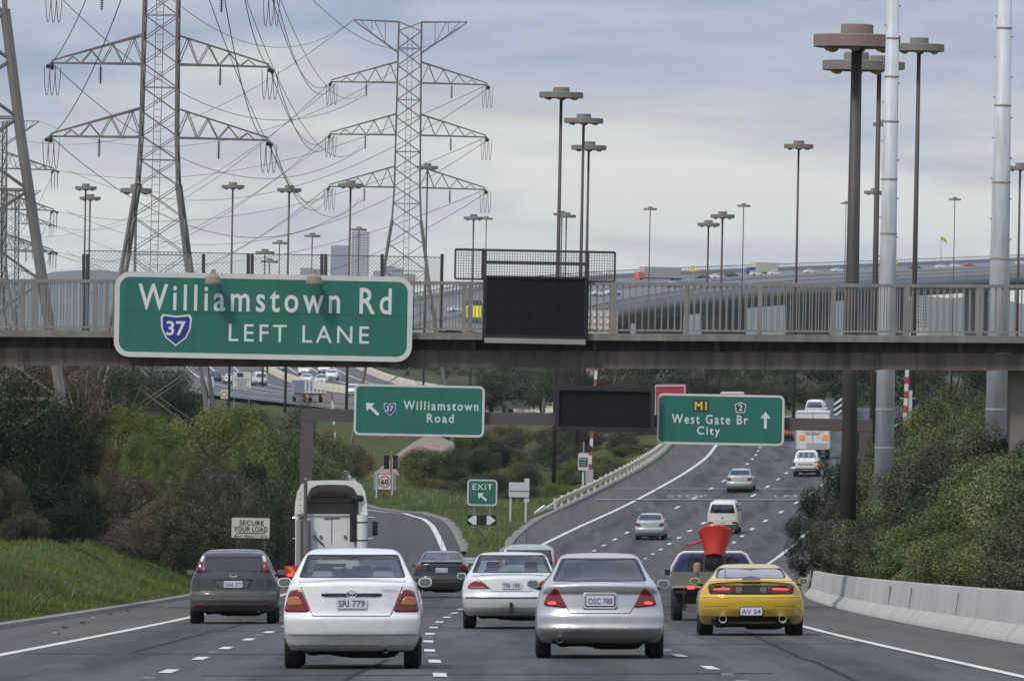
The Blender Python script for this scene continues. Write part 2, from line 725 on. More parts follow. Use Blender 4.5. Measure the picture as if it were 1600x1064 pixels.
# painted lines
def line_strip(name, xf, d0, d1, w, parent, material=M_PAINT, zf=roadz, step=3.0, dz=0.010):
    return sheet(name, [[(xf(d) - w / 2, d, zf(xf(d), d) + dz), (xf(d) + w / 2, d, zf(xf(d), d) + dz)] for d in dsteps(d0, d1, step)], material, None, parent)


line_strip('edge_line', lambda d: interp(EDGE_T, d), 50, SPLIT, 0.17, road)
line_strip('edge_line', Rx, 50, SPLIT, 0.17, road)
line_strip('edge_line', lambda d: interp(EDGE_T, d), SPLIT, 630, 0.17, ramp, zf=rampz)
line_strip('edge_line', lambda d: interp(RAMP_T, d), 420, SPLIT, 0.30, road)
line_strip('edge_line', lambda d: interp(RAMP_T, d), SPLIT, 630, 0.30, ramp, zf=rampz)
line_strip('edge_line', Lx, 385, SPLIT, 0.24, road)
line_strip('edge_line', Lx, SPLIT, 800, 0.24, road_far)
line_strip('edge_line', Rx, SPLIT, 760, 0.22, road_far)


def lane_frac(j):
    """x of lane line j (1..3) between the left line of the through lanes and the right line"""
    def f(d):
        n = 4 if d > 330 else 2
        return Lx(d) + (Rx(d) - Lx(d)) * j / n
    return f


def dashes(xf, d0, d1, parent, w=0.16, phase=0.0):
    d = d0 + phase
    k = 0
    while d + 3 < d1:
        line_strip('lane_dash', xf, d, d + 3.0, w, parent, step=1.5)
        if k % 2 == 0:
            x, dd = xf(d + 7.5), d + 7.5
            mb = MB().box((x, dd, roadz(x, dd) + 0.014), (0.14, 0.12, 0.025))
            mb.build('lane_marker', M_PAINT_WORN, parent)
        d += 12.0
        k += 1


dashes(lambda d: (interp(EDGE_T, d) + Lx(d)) / 2 - 0.1, 58, 330, road, phase=5)
dashes(Lx, 58, 372, road, phase=2)
dashes(lane_frac(1), 58, 262, road, phase=8)
for j in (1, 2, 3):
    dashes(lambda d, j=j: Lx(d) + (Rx(d) - Lx(d)) * j / 4, 335, SPLIT - 1, road, phase=j * 3)
    dashes(lambda d, j=j: Lx(d) + (Rx(d) - Lx(d)) * j / 4, SPLIT, 740, road_far, w=0.2, phase=j * 3 + 2)
# gore hatching
for k in range(15):
    d = 352 + k * 5.4
    xa, xb = interp(RAMP_T, max(d, 418)) + 0.25 + max(0, 418 - d) * 0.028, Lx(d) - 0.2
    if d > SPLIT - 3 or xb - xa < .4:
        continue
    sheet('gore_stripe', [[(xa, d, roadz(xa, d) + 0.012), (xa, d + 2.0, roadz(xa, d + 2.0) + 0.012)], [(xb, d - 2.0, roadz(xb, d - 2) + 0.012), (xb, d, roadz(xb, d) + 0.012)]], M_PAINT, None, road)
# old stop line and worn stencilled words across the rise
for dd, w in ((531.0, 0.9), (545.0, 0.5)):
    sheet('stop_line', [[(Lx(dd) - 2.5 + t * 17.5, dd, roadz(Lx(dd) + t * 17, dd) + 0.012), (Lx(dd) - 2.5 + t * 17.5, dd + w, roadz(Lx(dd) + t * 17, dd + w) + 0.012)] for t in (0, .25, .5, .75, 1)],
          M_PAINT_WORN if w < .8 else M_PAINT_WORN, None, road_far)
for dx, word in ((5.3, 'STOP'), (12.2, 'LANE')):
    me = text_mesh(word, 2.6, 3.4)
    co = np.zeros(len(me.vertices) * 3, np.float32)
    me.vertices.foreach_get('co', co)
    co = co.reshape(-1, 3)
    out = np.zeros_like(co)
    for i, (x, _, z) in enumerate(co):
        X, D = Lx(536) + dx - 2.4 + x, 536.5 + z
        out[i] = (X, D, roadz(X, D) + 0.013)
    me.vertices.foreach_set('co', out.ravel())
    link_mesh('stencilled_word', me, M_PAINT_WORN, road_far)

# ------------------------------------------------------------------ the far road and the viaduct approach
FARPTS = [(930, 652, 960), (820, 640, 1000), (700, 628, 1050), (590, 617, 1100), (510, 602, 1180), (462, 582, 1290), (448, 566, 1400), (470, 548, 1540), (540, 528, 1680), (640, 511, 1800)]
FARW = [9, 9, 10, 11, 12, 12, 11, 11, 11, 11]
VIAPTS = [(640, 511, 1800), (720, 494, 1880), (820, 473, 1980), (920, 457, 2080), (1050, 444, 2250), (1220, 434, 2450), (1400, 426, 2650), (1620, 416, 2900), (1760, 409, 3080)]


def resample(pts, n):
    t = np.arange(len(pts), dtype=float)
    ys = [smooth_table(list(zip(t, [p[i] for p in pts])), n) for i in range(3)]
    return [Vector((a[1], b[1], c[1])) for a, b, c in zip(*ys)]


far_c = resample([P(*p) for p in FARPTS], 8)
via_c = resample([P(*p) for p in VIAPTS], 8)


def offset_rows(cl, offs, dzs):
    rows = []
    for i, p in enumerate(cl):
        t = (cl[min(i + 1, len(cl) - 1)] - cl[max(i - 1, 0)])
        s = Vector((t.y, -t.x, 0)).normalized()            # to the right of travel
        rows.append([tuple(p + s * o + Vector((0, 0, z))) for o, z in zip(offs, dzs)])
    return rows


# ------------------------------------------------------------------ terrain
CTRL = [  # photograph pixel, distance: where the ground shows
    (0, 968, 172), (0, 915, 190), (0, 864, 222), (100, 862, 222), (200, 870, 228), (100, 912, 195), (200, 915, 200), (290, 905, 225), (330, 878, 250), (440, 868, 280), (400, 862, 290), (300, 845, 290),
    (60, 852, 250), (150, 850, 270), (250, 820, 320), (100, 828, 330), (350, 800, 360), (430, 790, 420), (300, 740, 430), (100, 740, 430),
    (140, 700, 500), (330, 700, 500), (20, 690, 520), (200, 665, 640), (400, 700, 640), (500, 765, 640), (560, 748, 690), (300, 640, 820), (100, 640, 820), (420, 655, 900), (250, 620, 1100), (60, 610, 1100),
    (690, 842, 446), (760, 836, 458), (840, 826, 476), (620, 775, 570), (660, 770, 560), (700, 792, 520), (740, 800, 515), (850, 805, 505), (800, 800, 515), (640, 747, 640), (580, 748, 660),
    (650, 735, 700), (700, 715, 760), (620, 752, 660), (690, 786, 600), (760, 782, 580), (830, 788, 555), (900, 770, 575), (900, 722, 650), (980, 722, 640), (820, 735, 640), (760, 735, 660), (1020, 668, 720), (930, 655, 780), (760, 655, 820), (860, 645, 900), (640, 640, 950),
    (1090, 650, 900), (1180, 640, 950), (1260, 640, 900),
    (1400, 930, 120), (1620, 900, 140), (1500, 880, 165), (1340, 880, 200), (1450, 830, 210), (1590, 800, 230), (1380, 790, 260), (1500, 770, 280), (1620, 740, 300), (1300, 850, 330), (1400, 740, 400), (1550, 710, 420),
    (1330, 770, 480), (1420, 710, 520), (1560, 680, 560), (1400, 680, 640), (1560, 660, 720), (1340, 690, 700), (1500, 640, 900), (1350, 640, 950), (1600, 600, 1200), (1300, 600, 1300), (1000, 600, 1300), (800, 598, 1300),
]
ctrl = []
for px, py, d in CTRL:
    p = P(px, py, d)
    ctrl.append((p.x, p.y, p.z - roadz(p.x, min(d, 900))))
for p in far_c[::4]:
    ctrl.append((p.x, p.y, p.z - 0.5 - roadz(p.x, 900)))
for sx in (-1, 1):
    for d in (1500, 1900, 2400, 3000):
        for w in (0, 60, 150):
            ctrl.append((sx * w, d, -12.5 - roadz(sx * w, 900)))
CX, CD, CRZ = (np.array([c[i] for c in ctrl]) for i in range(3))
ED = np.array(dsteps(50, 900, 3))
EXL = np.array([(XL(d)) for d in ED])
EXR = np.array([XR(d) for d in ED])


def ground_np(x, d):
    """terrain height for arrays x, d"""
    x = np.asarray(x, float)
    d = np.asarray(d, float)
    z0 = np.interp(np.minimum(d, 900), [t[0] for t in Z0T], [t[1] for t in Z0T])
    base = z0 + TILT * x
    sc = 6 + 0.035 * d
    num = np.zeros_like(x)
    den_ = np.zeros_like(x)
    for cx, cd, cr in zip(CX, CD, CRZ):
        r2 = ((x - cx) / (sc * 0.5))**2 + ((d - cd) / (sc * 2.2))**2 + 0.02
        w = 1.0 / r2**1.6
        num += w * cr
        den_ += w
    res = num / den_
    # blend to the road surfaces
    xl = np.interp(d, ED, EXL)
    xr = np.interp(d, ED, EXR)
    L = np.interp(d, [t[0] for t in LT], [t[1] for t in LT])
    rr = np.interp(d, [t[0] for t in RAMP_T], [t[1] for t in RAMP_T]) + 0.9
    rz = np.interp(d, [t[0] for t in RAMPZ], [t[1] for t in RAMPZ])
    near = d < 900
    far_split = d >= SPLIT
    ml = np.where(far_split, L - np.interp(d, [432, 455, 480, 510, 900], [0.5, 1.3, 2.3, 3.4, 3.4]), xl)                  # main carriageway's left edge
    dm = np.maximum(np.maximum(ml - x, x - xr), 0)          # distance outside the main carriageway
    dr = np.where(far_split & (d < 640), np.maximum(np.maximum(xl - x, x - rr), 0), 1e3)
    wm = tsmooth(0.0, 5.0, dm)
    wr = tsmooth(0.0, 4.0, dr)
    out = base + res * np.minimum(wm, wr)
    out = np.where(wr < wm, base + rz * (1 - wr) + res * wr, out)
    # raised lip beside the asphalt, sunk below it
    lip = np.minimum(dm, dr)
    under = tsmooth(0.35, 0.02, lip)
    out = np.where(near, out + 0.10 * (1 - under) - 0.35 * under, base + res)
    # bumps
    b = 0.12 * np.sin(x * 0.9 + d * 0.21) * np.sin(d * 0.13 + 1.3) + 0.07 * np.sin(x * 2.1 - d * 0.37)
    return out + b * tsmooth(0.5, 5, lip)


def ground(x, d):
    return float(ground_np(np.array([x]), np.array([d]))[0])


ds = np.concatenate([np.arange(46, 330, 2.0), np.arange(330, 760, 4.0), np.geomspace(760, 3000, 70), np.geomspace(3200, 16000, 10)])
ss = np.concatenate([-np.geomspace(0.5, 0.085, 24), np.linspace(-0.08, 0.08, 190), np.geomspace(0.085, 0.5, 24)])
DD, SS = np.meshgrid(ds, ss, indexing='ij')
XX = SS * DD
ZZ = ground_np(XX, DD)
ZZ = np.where(DD > 3000, -13.0, ZZ)
nD, nS = DD.shape
V = np.stack([XX, DD, ZZ], -1).reshape(-1, 3)
idx = np.arange(nD * nS).reshape(nD, nS)
Q = np.stack([idx[:-1, :-1], idx[:-1, 1:], idx[1:, 1:], idx[1:, :-1]], -1).reshape(-1, 4)


def ground_material():
    m = bpy.data.materials.new('earth_and_turf')
    m.use_nodes = True
    nt = m.node_tree
    b = nt.nodes['Principled BSDF']
    b.inputs['Roughness'].default_value = 0.95
    b.inputs['Specular IOR Level'].default_value = 0.1
    co = nt.nodes.new('ShaderNodeTexCoord')
    cols = [(0.045, 0.058, 0.018), (0.075, 0.08, 0.03), (0.10, 0.078, 0.05)]
    prev = None
    for sc_, (lo, hi), c in ((0.5, (0.35, 0.65), cols[1]), (0.11, (0.56, 0.68), cols[2])):
        n = nt.nodes.new('ShaderNodeTexNoise')
        n.inputs['Scale'].default_value = sc_
        n.inputs['Detail'].default_value = 9
        n.inputs['Roughness'].default_value = 0.65
        nt.links.new(co.outputs['Object'], n.inputs['Vector'])
        r = nt.nodes.new('ShaderNodeMapRange')
        r.inputs[1].default_value, r.inputs[2].default_value = lo, hi
        nt.links.new(n.outputs[0], r.inputs[0])
        mx = nt.nodes.new('ShaderNodeMix')
        mx.data_type = 'RGBA'
        nt.links.new(r.outputs[0], mx.inputs[0])
        if prev is None:
            mx.inputs[6].default_value = cols[0] + (1,)
        else:
            nt.links.new(prev, mx.inputs[6])
        mx.inputs[7].default_value = c + (1,)
        prev = mx.outputs[2]
    nt.links.new(prev, b.inputs['Base Color'])
    n = nt.nodes.new('ShaderNodeTexNoise')
    n.inputs['Scale'].default_value = 6
    n.inputs['Detail'].default_value = 8
    nt.links.new(co.outputs['Object'], n.inputs['Vector'])
    bp = nt.nodes.new('ShaderNodeBump')
    bp.inputs['Strength'].default_value = 0.6
    bp.inputs['Distance'].default_value = 0.1
    nt.links.new(n.outputs[0], bp.inputs['Height'])
    nt.links.new(bp.outputs[0], b.inputs['Normal'])
    MATS['earth_and_turf'] = m
    return m


gme = mesh_np('ground', V, Q, True)
gob = link_mesh('ground', gme, ground_material())
tag(gob, 'grassy roadside ground and plain', 'ground', kind='structure')

# kerbs
def kerb(name, xf, d0, d1, zf, side, parent, w=0.25, hh=0.09):
    rows = []
    for d in dsteps(d0, d1, 3):
        x = xf(d)
        z = zf(x, d)
        h = hh * float(tsmooth(d0 - .5, d0 + 7, d)) if d0 > 200 else hh
        rows.append([(x, d, z - 0.1), (x, d, z + h * 0.9), (x + side * 0.05, d, z + h), (x + side * w, d, z + h), (x + side * (w + .02), d, z - 0.25)])
    if side > 0:
        rows = [r[::-1] for r in rows][::-1]
    return sheet(name, rows, M_KERB, None, parent, smooth=False)


kerb('kerb', lambda d: XL(d), 50, SPLIT, roadz, -1, road)
kerb('kerb', lambda d: XL(d), SPLIT, 630, rampz, -1, ramp)
kerb('kerb', lambda d: ramp_right(d), SPLIT + 9, 630, rampz, 1, ramp, w=0.5)
kerb('kerb', lambda d: Lx(d) - MS(d), SPLIT + 9, 700, roadz, -1, road_far, w=0.5)
kerb('kerb', lambda d: XR(d), 262, 800, roadz, 1, road_far)

# ------------------------------------------------------------------ far carriageway surface with barriers
frow = offset_rows(far_c, [-28, -17, -8, 2, 11], [0.15] * 5)
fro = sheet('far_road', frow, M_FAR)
tag(fro, 'far carriageway sweeping round a bend below the footbridge', 'road')
for off in (-24, -16.5, -12.8, -9, -0.2, 3.4, 7.2):
    sheet('lane_line', offset_rows(far_c, [off - .12, off + .12], [0.17, 0.17]), M_PAINT, None, fro)
for name, off, lab in (('crash_barrier', -4.2, 'cream concrete crash barrier curving along the far carriageway'), ('crash_barrier', 11.2, 'pale crash barrier along the outer edge of the far bend')):
    prof = [(-0.35, 0.1), (-0.12, 0.45), (-0.1, 1.15), (0.1, 1.15), (0.12, 0.45), (0.35, 0.1)]
    o = sheet(name, offset_rows(far_c[:72 if off > 0 else 60], [off + a for a, b in prof], [b for a, b in prof]), mat('cream_concrete', (0.52, 0.47, 0.36), rough=.85, noise=((0.38, 0.34, 0.27), .7), nscale=.4), None, None, False)
    tag(o, lab, 'barrier')

# ------------------------------------------------------------------ concrete barrier on the near right
bar_root = empty('concrete_barrier', (8.1, 80, roadz(8.1, 80)), 0, 'long concrete safety barrier with sloped toe below the bushes', 'barrier')
bprof = [(0.0, -0.05), (0.0, 0.09), (0.17, 0.28), (0.24, 0.79), (0.27, 0.81), (0.42, 0.81), (0.45, 0.77), (0.55, -0.2)]


def xbar(d):
    return XR(d) - 0.02


bd = 70.0
while bd < 262:
    e = bd + 15.96
    rows = []
    for d in dsteps(bd, e, 2.0):
        x = xbar(d)
        rows.append([(x + a, d, roadz(x, d) + b) for a, b in bprof])
    o = sheet('barrier_segment', rows, M_CONC_L, None, bar_root, False)
    o.data.materials.append(M_CONC_TOE)
    for i_, p_ in enumerate(o.data.polygons):
        if i_ % (len(bprof) - 1) < 2:
            p_.material_index = 1
    me = o.data
    n = len(bprof)
    for end in (0, len(rows) - 1):
        pass
    o.matrix_parent_inverse = Matrix.Translation(-Vector(bar_root.location))
    bd += 16.0
# dark streaks of rubber and damp joints
for d0, dx, h, w in ((121.0, 0, .62, .03), (132.5, 0, .7, .02), (152, 0, .6, .05), (170, 0, .66, .12), (180.0, 0, .68, .25), (98, 0, .7, .03), (110, 0, .5, .02)):
    x = xbar(d0)
    z = roadz(x, d0)
    mb = MB()
    pts = [(0.172, 0.29), (0.20, 0.5), (0.222, 0.70)]
    vs = []
    for i, (a, b) in enumerate(pts):
        ww = w * (0.5 + 0.9 * i / 2)
        vs += [(x + a - .006, d0 - ww, z + b), (x + a - .006, d0 + ww * 2.2, z + b)]
    mb.add(vs, [(0, 1, 3, 2), (2, 3, 5, 4)])
    o = mb.build('rubber_streak', mat('rubber_smear', (0.19, 0.185, 0.18), rough=.9), bar_root)
    o.matrix_parent_inverse = Matrix.Translation(-Vector(bar_root.location))

# ------------------------------------------------------------------ guard rail along the rise
gr = empty('guard_rail', (Lx(516) - 3.3, 516, roadz(Lx(516), 516)), 0, 'cream painted steel guard rail with posts rising beside the carriageway', 'guard rail')
M_CREAM = mat('cream_paint', (0.62, 0.58, 0.46), rough=.6, noise=((0.40, 0.36, 0.28), .8), nscale=.8)


def gx(d):
    return Lx(d) - 3.55


rows = []
for d in dsteps(516, 690, 2.0):
    x = gx(d)
    z = roadz(x, d)
    flare = max(0, (520 - d)) * 0.15
    rows.append([(x - flare + a, d, z + b - flare * .9) for a, b in ((0, .42), (.06, .50), (-.02, .58), (.06, .68), (0, .78), (-.04, .78), (-.05, .42))])
o = sheet('rail_beam', rows, M_CREAM, None, gr, False)
o.matrix_parent_inverse = Matrix.Translation(-Vector(gr.location))
pm = MB().box((0, 0, 0.33), (0.16, 0.16, 0.95))
pme = mesh_from('post', pm.v, pm.f)
pme.materials.append(M_CREAM)
for k in range(43):
    d = 518 + k * 4.0
    o = link_mesh('post', pme, None, gr, Vector((gx(d) - 0.17, d, roadz(gx(d), d))) - Vector(gr.location))
mb = MB()
d = 516
x = gx(d) - .6
mb.bar((x, d, roadz(x, d) + 0.3), (x - 0.6, d - 5, roadz(x, d) - 0.05), 0.10, 0.32)
o = mb.build('end_terminal', mat('white_paint', (0.75, 0.75, 0.73), rough=.5), gr)
o.matrix_parent_inverse = Matrix.Translation(-Vector(gr.location))

# ---- wear on the carriageway: oil-darkened strips down the lanes and tar-sealed cracks
def stain_material():
    m = bpy.data.materials.new('oil_stain')
    m.use_nodes = True
    nt = m.node_tree
    p = nt.nodes['Principled BSDF']
    p.inputs['Base Color'].default_value = (.028, .027, .028, 1)
    p.inputs['Roughness'].default_value = .6
    at = nt.nodes.new('ShaderNodeAttribute')
    at.attribute_name = 'edge'
    co = nt.nodes.new('ShaderNodeTexCoord')
    mp = nt.nodes.new('ShaderNodeMapping')
    mp.inputs['Scale'].default_value = (1.2, .07, 1)
    nt.links.new(co.outputs['Object'], mp.inputs[0])
    n = nt.nodes.new('ShaderNodeTexNoise')
    n.inputs['Scale'].default_value = 1.0
    n.inputs['Detail'].default_value = 6
    nt.links.new(mp.outputs[0], n.inputs['Vector'])
    r = nt.nodes.new('ShaderNodeMapRange')
    r.inputs[1].default_value, r.inputs[2].default_value, r.inputs[4].default_value = .38, .68, .75
    nt.links.new(n.outputs[0], r.inputs[0])
    mu = nt.nodes.new('ShaderNodeMath')
    mu.operation = 'MULTIPLY'
    nt.links.new(at.outputs['Fac'], mu.inputs[0])
    nt.links.new(r.outputs[0], mu.inputs[1])
    nt.links.new(mu.outputs[0], p.inputs['Alpha'])
    return m


M_STAIN = stain_material()
M_TAR = mat('tar_seal', (.022, .022, .023), rough=.9, spec=.2)


def stain(xf, d0, d1, w, parent):
    ds_ = dsteps(d0, d1, 4)
    o = sheet('oil_stain', [[(xf(d) + w * t, d, roadz(xf(d) + w * t, d) + .006) for t in (-.5, -.22, 0, .22, .5)] for d in ds_], M_STAIN, None, parent)
    at = o.data.attributes.new('edge', 'FLOAT', 'POINT')
    at.data.foreach_set('value', np.tile(np.array([0, .7, 1, .7, 0], np.float32), len(ds_)))


def lane_mid(k):
    return lambda d: [(interp(EDGE_T, d) * .75 + Lx(d) * .25), (interp(EDGE_T, d) * .25 + Lx(d) * .75), Lx(d) * .75 + Rx(d) * .25, Lx(d) * .25 + Rx(d) * .75][k]


for k in range(4):
    stain(lane_mid(k), 52, 330 if k > 1 else 425, 1.5, road)
for k in range(4):
    stain(lambda d, k=k: Lx(d) + (Rx(d) - Lx(d)) * (k + .5) / 4, SPLIT, 720, 1.7, road_far)
rt = random.Random(21)
for x0, d0, x1, d1 in ((-6.5, 84, -.2, 86.5), (.2, 93, 6.4, 91.5), (-3.6, 97, 3.2, 99), (-6.8, 118, -1.5, 117), (1.2, 128, 5.8, 131), (-2.0, 70, -1.6, 112), (3.9, 88, 4.3, 150), (-5.4, 120, -5.1, 190), (-6.8, 150, 6, 153), (2.0, 160, 2.3, 230)):
    n_ = 12
    pts = [(x0 + (x1 - x0) * i / n_ + rt.uniform(-.05, .05), d0 + (d1 - d0) * i / n_ + rt.uniform(-.12, .12)) for i in range(n_ + 1)]
    long_ = abs(d1 - d0) > abs(x1 - x0)
    rows_ = []
    for x, d in pts:
        e = (.035, 0) if long_ else (0, .16)
        rows_.append([(x - e[0], d - e[1], roadz(x - e[0], d - e[1]) + .007), (x + e[0], d + e[1], roadz(x + e[0], d + e[1]) + .007)])
    sheet('crack_seal', rows_, M_TAR, None, road)

# ------------------------------------------------------------------ car bodies: implicit shapes meshed with surface nets
def smax(a, b, k):
    h = np.maximum(k - np.abs(a - b), 0.0) / k
    return np.maximum(a, b) + h * h * k * 0.25


def tab(t):
    a = np.array(t, float)
    return a[:, 0], a[:, 1]


def body_function(s):
    px, pz = tab(smooth_table(s['prof'], 5) if s.get('smooth', True) else s['prof'])
    rz, ry = tab(s['rear'])
    fz, fy = tab(s['front'])
    wz, ww = tab(smooth_table(s['wid'], 5))
    W = max(ww)
    L, k = s['L'], s.get('k', 0.05)
    cr, cf, crown = s.get('cr', 0.22), s.get('cf', 0.4), s.get('crown', 0.05)
    tr, tf = s.get('tr', 0.05), s.get('tf', 0.09)
    zb = s.get('zb', 0.2)
    wheels = s['axles']
    rw = s['rw']

    def f(x, y, z):
        ax = np.abs(x)
        u = ax / W
        top = z - (np.interp(y, px, pz) - crown * u * u)
        tap = 1 - tr * np.clip((0.9 - y) / 0.9, 0, 1)**2 - tf * np.clip((y - L + 1.2) / 1.2, 0, 1)**2
        side = ax - np.interp(z, wz, ww) * tap
        rear = np.interp(z, rz, ry) + cr * u**4 + 0.03 * u * u - y
        front = y - (L - np.interp(z, fz, fy) - cf * u**3)
        out = smax(top, side, k)
        out = smax(out, smax(rear, front, k), k * 0.8)
        out = smax(out, zb - z, 0.04)
        for yw in wheels:
            r = np.sqrt((y - yw)**2 + (z - rw)**2)
            sub = np.maximum(r - (rw + 0.055), (W - 0.27) - ax)
            out = np.maximum(out, -sub)
        return out
    return f


def surface_nets(f, lo, hi, h):
    xs, ys, zs = (np.arange(a - h, b + 2 * h, h) for a, b in zip(lo, hi))
    X, Y, Z = np.meshgrid(xs, ys, zs, indexing='ij')
    F = f(X, Y, Z)
    S = F < 0
    nx, ny, nz_ = F.shape
    cnt = np.zeros((nx - 1, ny - 1, nz_ - 1), np.int8)
    offs = [(i, j, k) for i in (0, 1) for j in (0, 1) for k in (0, 1)]
    for i, j, k in offs:
        cnt += S[i:nx - 1 + i, j:ny - 1 + j, k:nz_ - 1 + k]
    ci, cj, ck = np.nonzero((cnt > 0) & (cnt < 8))
    vid = -np.ones(cnt.shape, np.int64)
    vid[ci, cj, ck] = np.arange(len(ci))
    acc = np.zeros((len(ci), 3))
    num = np.zeros(len(ci))
    for a in offs:
        for ax in range(3):
            if a[ax]:
                continue
            b = list(a)
            b[ax] = 1
            va = F[ci + a[0], cj + a[1], ck + a[2]]
            vb = F[ci + b[0], cj + b[1], ck + b[2]]
            m = (va < 0) != (vb < 0)
            t = np.where(m, va / np.where(m, va - vb, 1), 0)
            p = np.array(a, float)[None, :].repeat(len(ci), 0)
            p[:, ax] += t
            acc += p * m[:, None]
            num += m
    acc /= num[:, None]
    V = np.stack([xs[ci], ys[cj], zs[ck]], 1) + acc * h
    quads = []
    for ax in range(3):
        sl0 = [slice(None)] * 3
        sl1 = [slice(None)] * 3
        sl0[ax], sl1[ax] = slice(0, -1), slice(1, None)
        d = S[tuple(sl0)].astype(np.int8) - S[tuple(sl1)].astype(np.int8)
        e = np.nonzero(d)
        sg = d[e]
        b, c = [(1, 2), (2, 0), (0, 1)][ax]
        ok = (e[b] > 0) & (e[c] > 0) & (e[b] < F.shape[b] - 1) & (e[c] < F.shape[c] - 1)
        e = [q[ok] for q in e]
        sg = sg[ok]

        def cell(db, dc):
            q = [x.copy() for x in e]
            q[b] = q[b] - db
            q[c] = q[c] - dc
            return vid[q[0], q[1], q[2]]
        q4 = np.stack([cell(1, 1), cell(0, 1), cell(0, 0), cell(1, 0)], 1)
        quads.append(np.where((sg > 0)[:, None], q4, q4[:, ::-1]))
    Q = np.concatenate(quads)
    Q = Q[(Q >= 0).all(1)]
    hh = 0.004
    for _ in range(3):
        f0 = f(V[:, 0], V[:, 1], V[:, 2])
        g = np.stack([f(V[:, 0] + hh, V[:, 1], V[:, 2]) - f(V[:, 0] - hh, V[:, 1], V[:, 2]),
                      f(V[:, 0], V[:, 1] + hh, V[:, 2]) - f(V[:, 0], V[:, 1] - hh, V[:, 2]),
                      f(V[:, 0], V[:, 1], V[:, 2] + hh) - f(V[:, 0], V[:, 1], V[:, 2] - hh)], 1) / (2 * hh)
        n2 = np.maximum((g * g).sum(1), 0.05)
        step = -(f0 / n2)[:, None] * g
        ln = np.linalg.norm(step, axis=1, keepdims=True)
        V = V + step * np.minimum(1, 0.6 * h / np.maximum(ln, 1e-9))
    return V, Q


def chaikin(poly, n):
    for _ in range(n):
        q = []
        for i in range(len(poly)):
            a, b = poly[i], poly[(i + 1) % len(poly)]
            q += [(a[0] * .75 + b[0] * .25, a[1] * .75 + b[1] * .25), (a[0] * .25 + b[0] * .75, a[1] * .25 + b[1] * .75)]
        poly = q
    return poly


def fillet(poly, r):
    out = []
    n = len(poly)
    for i in range(n):
        p, a, b = poly[i], poly[i - 1], poly[(i + 1) % n]
        la, lb = math.hypot(a[0] - p[0], a[1] - p[1]), math.hypot(b[0] - p[0], b[1] - p[1])
        ra, rb = min(r, la * .45) / la, min(r, lb * .45) / lb
        p0 = (p[0] + (a[0] - p[0]) * ra, p[1] + (a[1] - p[1]) * ra)
        p1 = (p[0] + (b[0] - p[0]) * rb, p[1] + (b[1] - p[1]) * rb)
        for t in (0, .33, .67, 1):
            out.append(tuple((1 - t)**2 * p0[k] + 2 * t * (1 - t) * p[k] + t * t * p1[k] for k in (0, 1)))
    return out


def densify(poly, step=0.05, closed=True):
    out = []
    m = len(poly) if closed else len(poly) - 1
    for i in range(m):
        a, b = poly[i], poly[(i + 1) % len(poly)]
        n = max(1, int(math.hypot(b[0] - a[0], b[1] - a[1]) / step))
        out += [(a[0] + (b[0] - a[0]) * k / n, a[1] + (b[1] - a[1]) * k / n) for k in range(n)]
    if not closed:
        out.append(poly[-1])
    return out


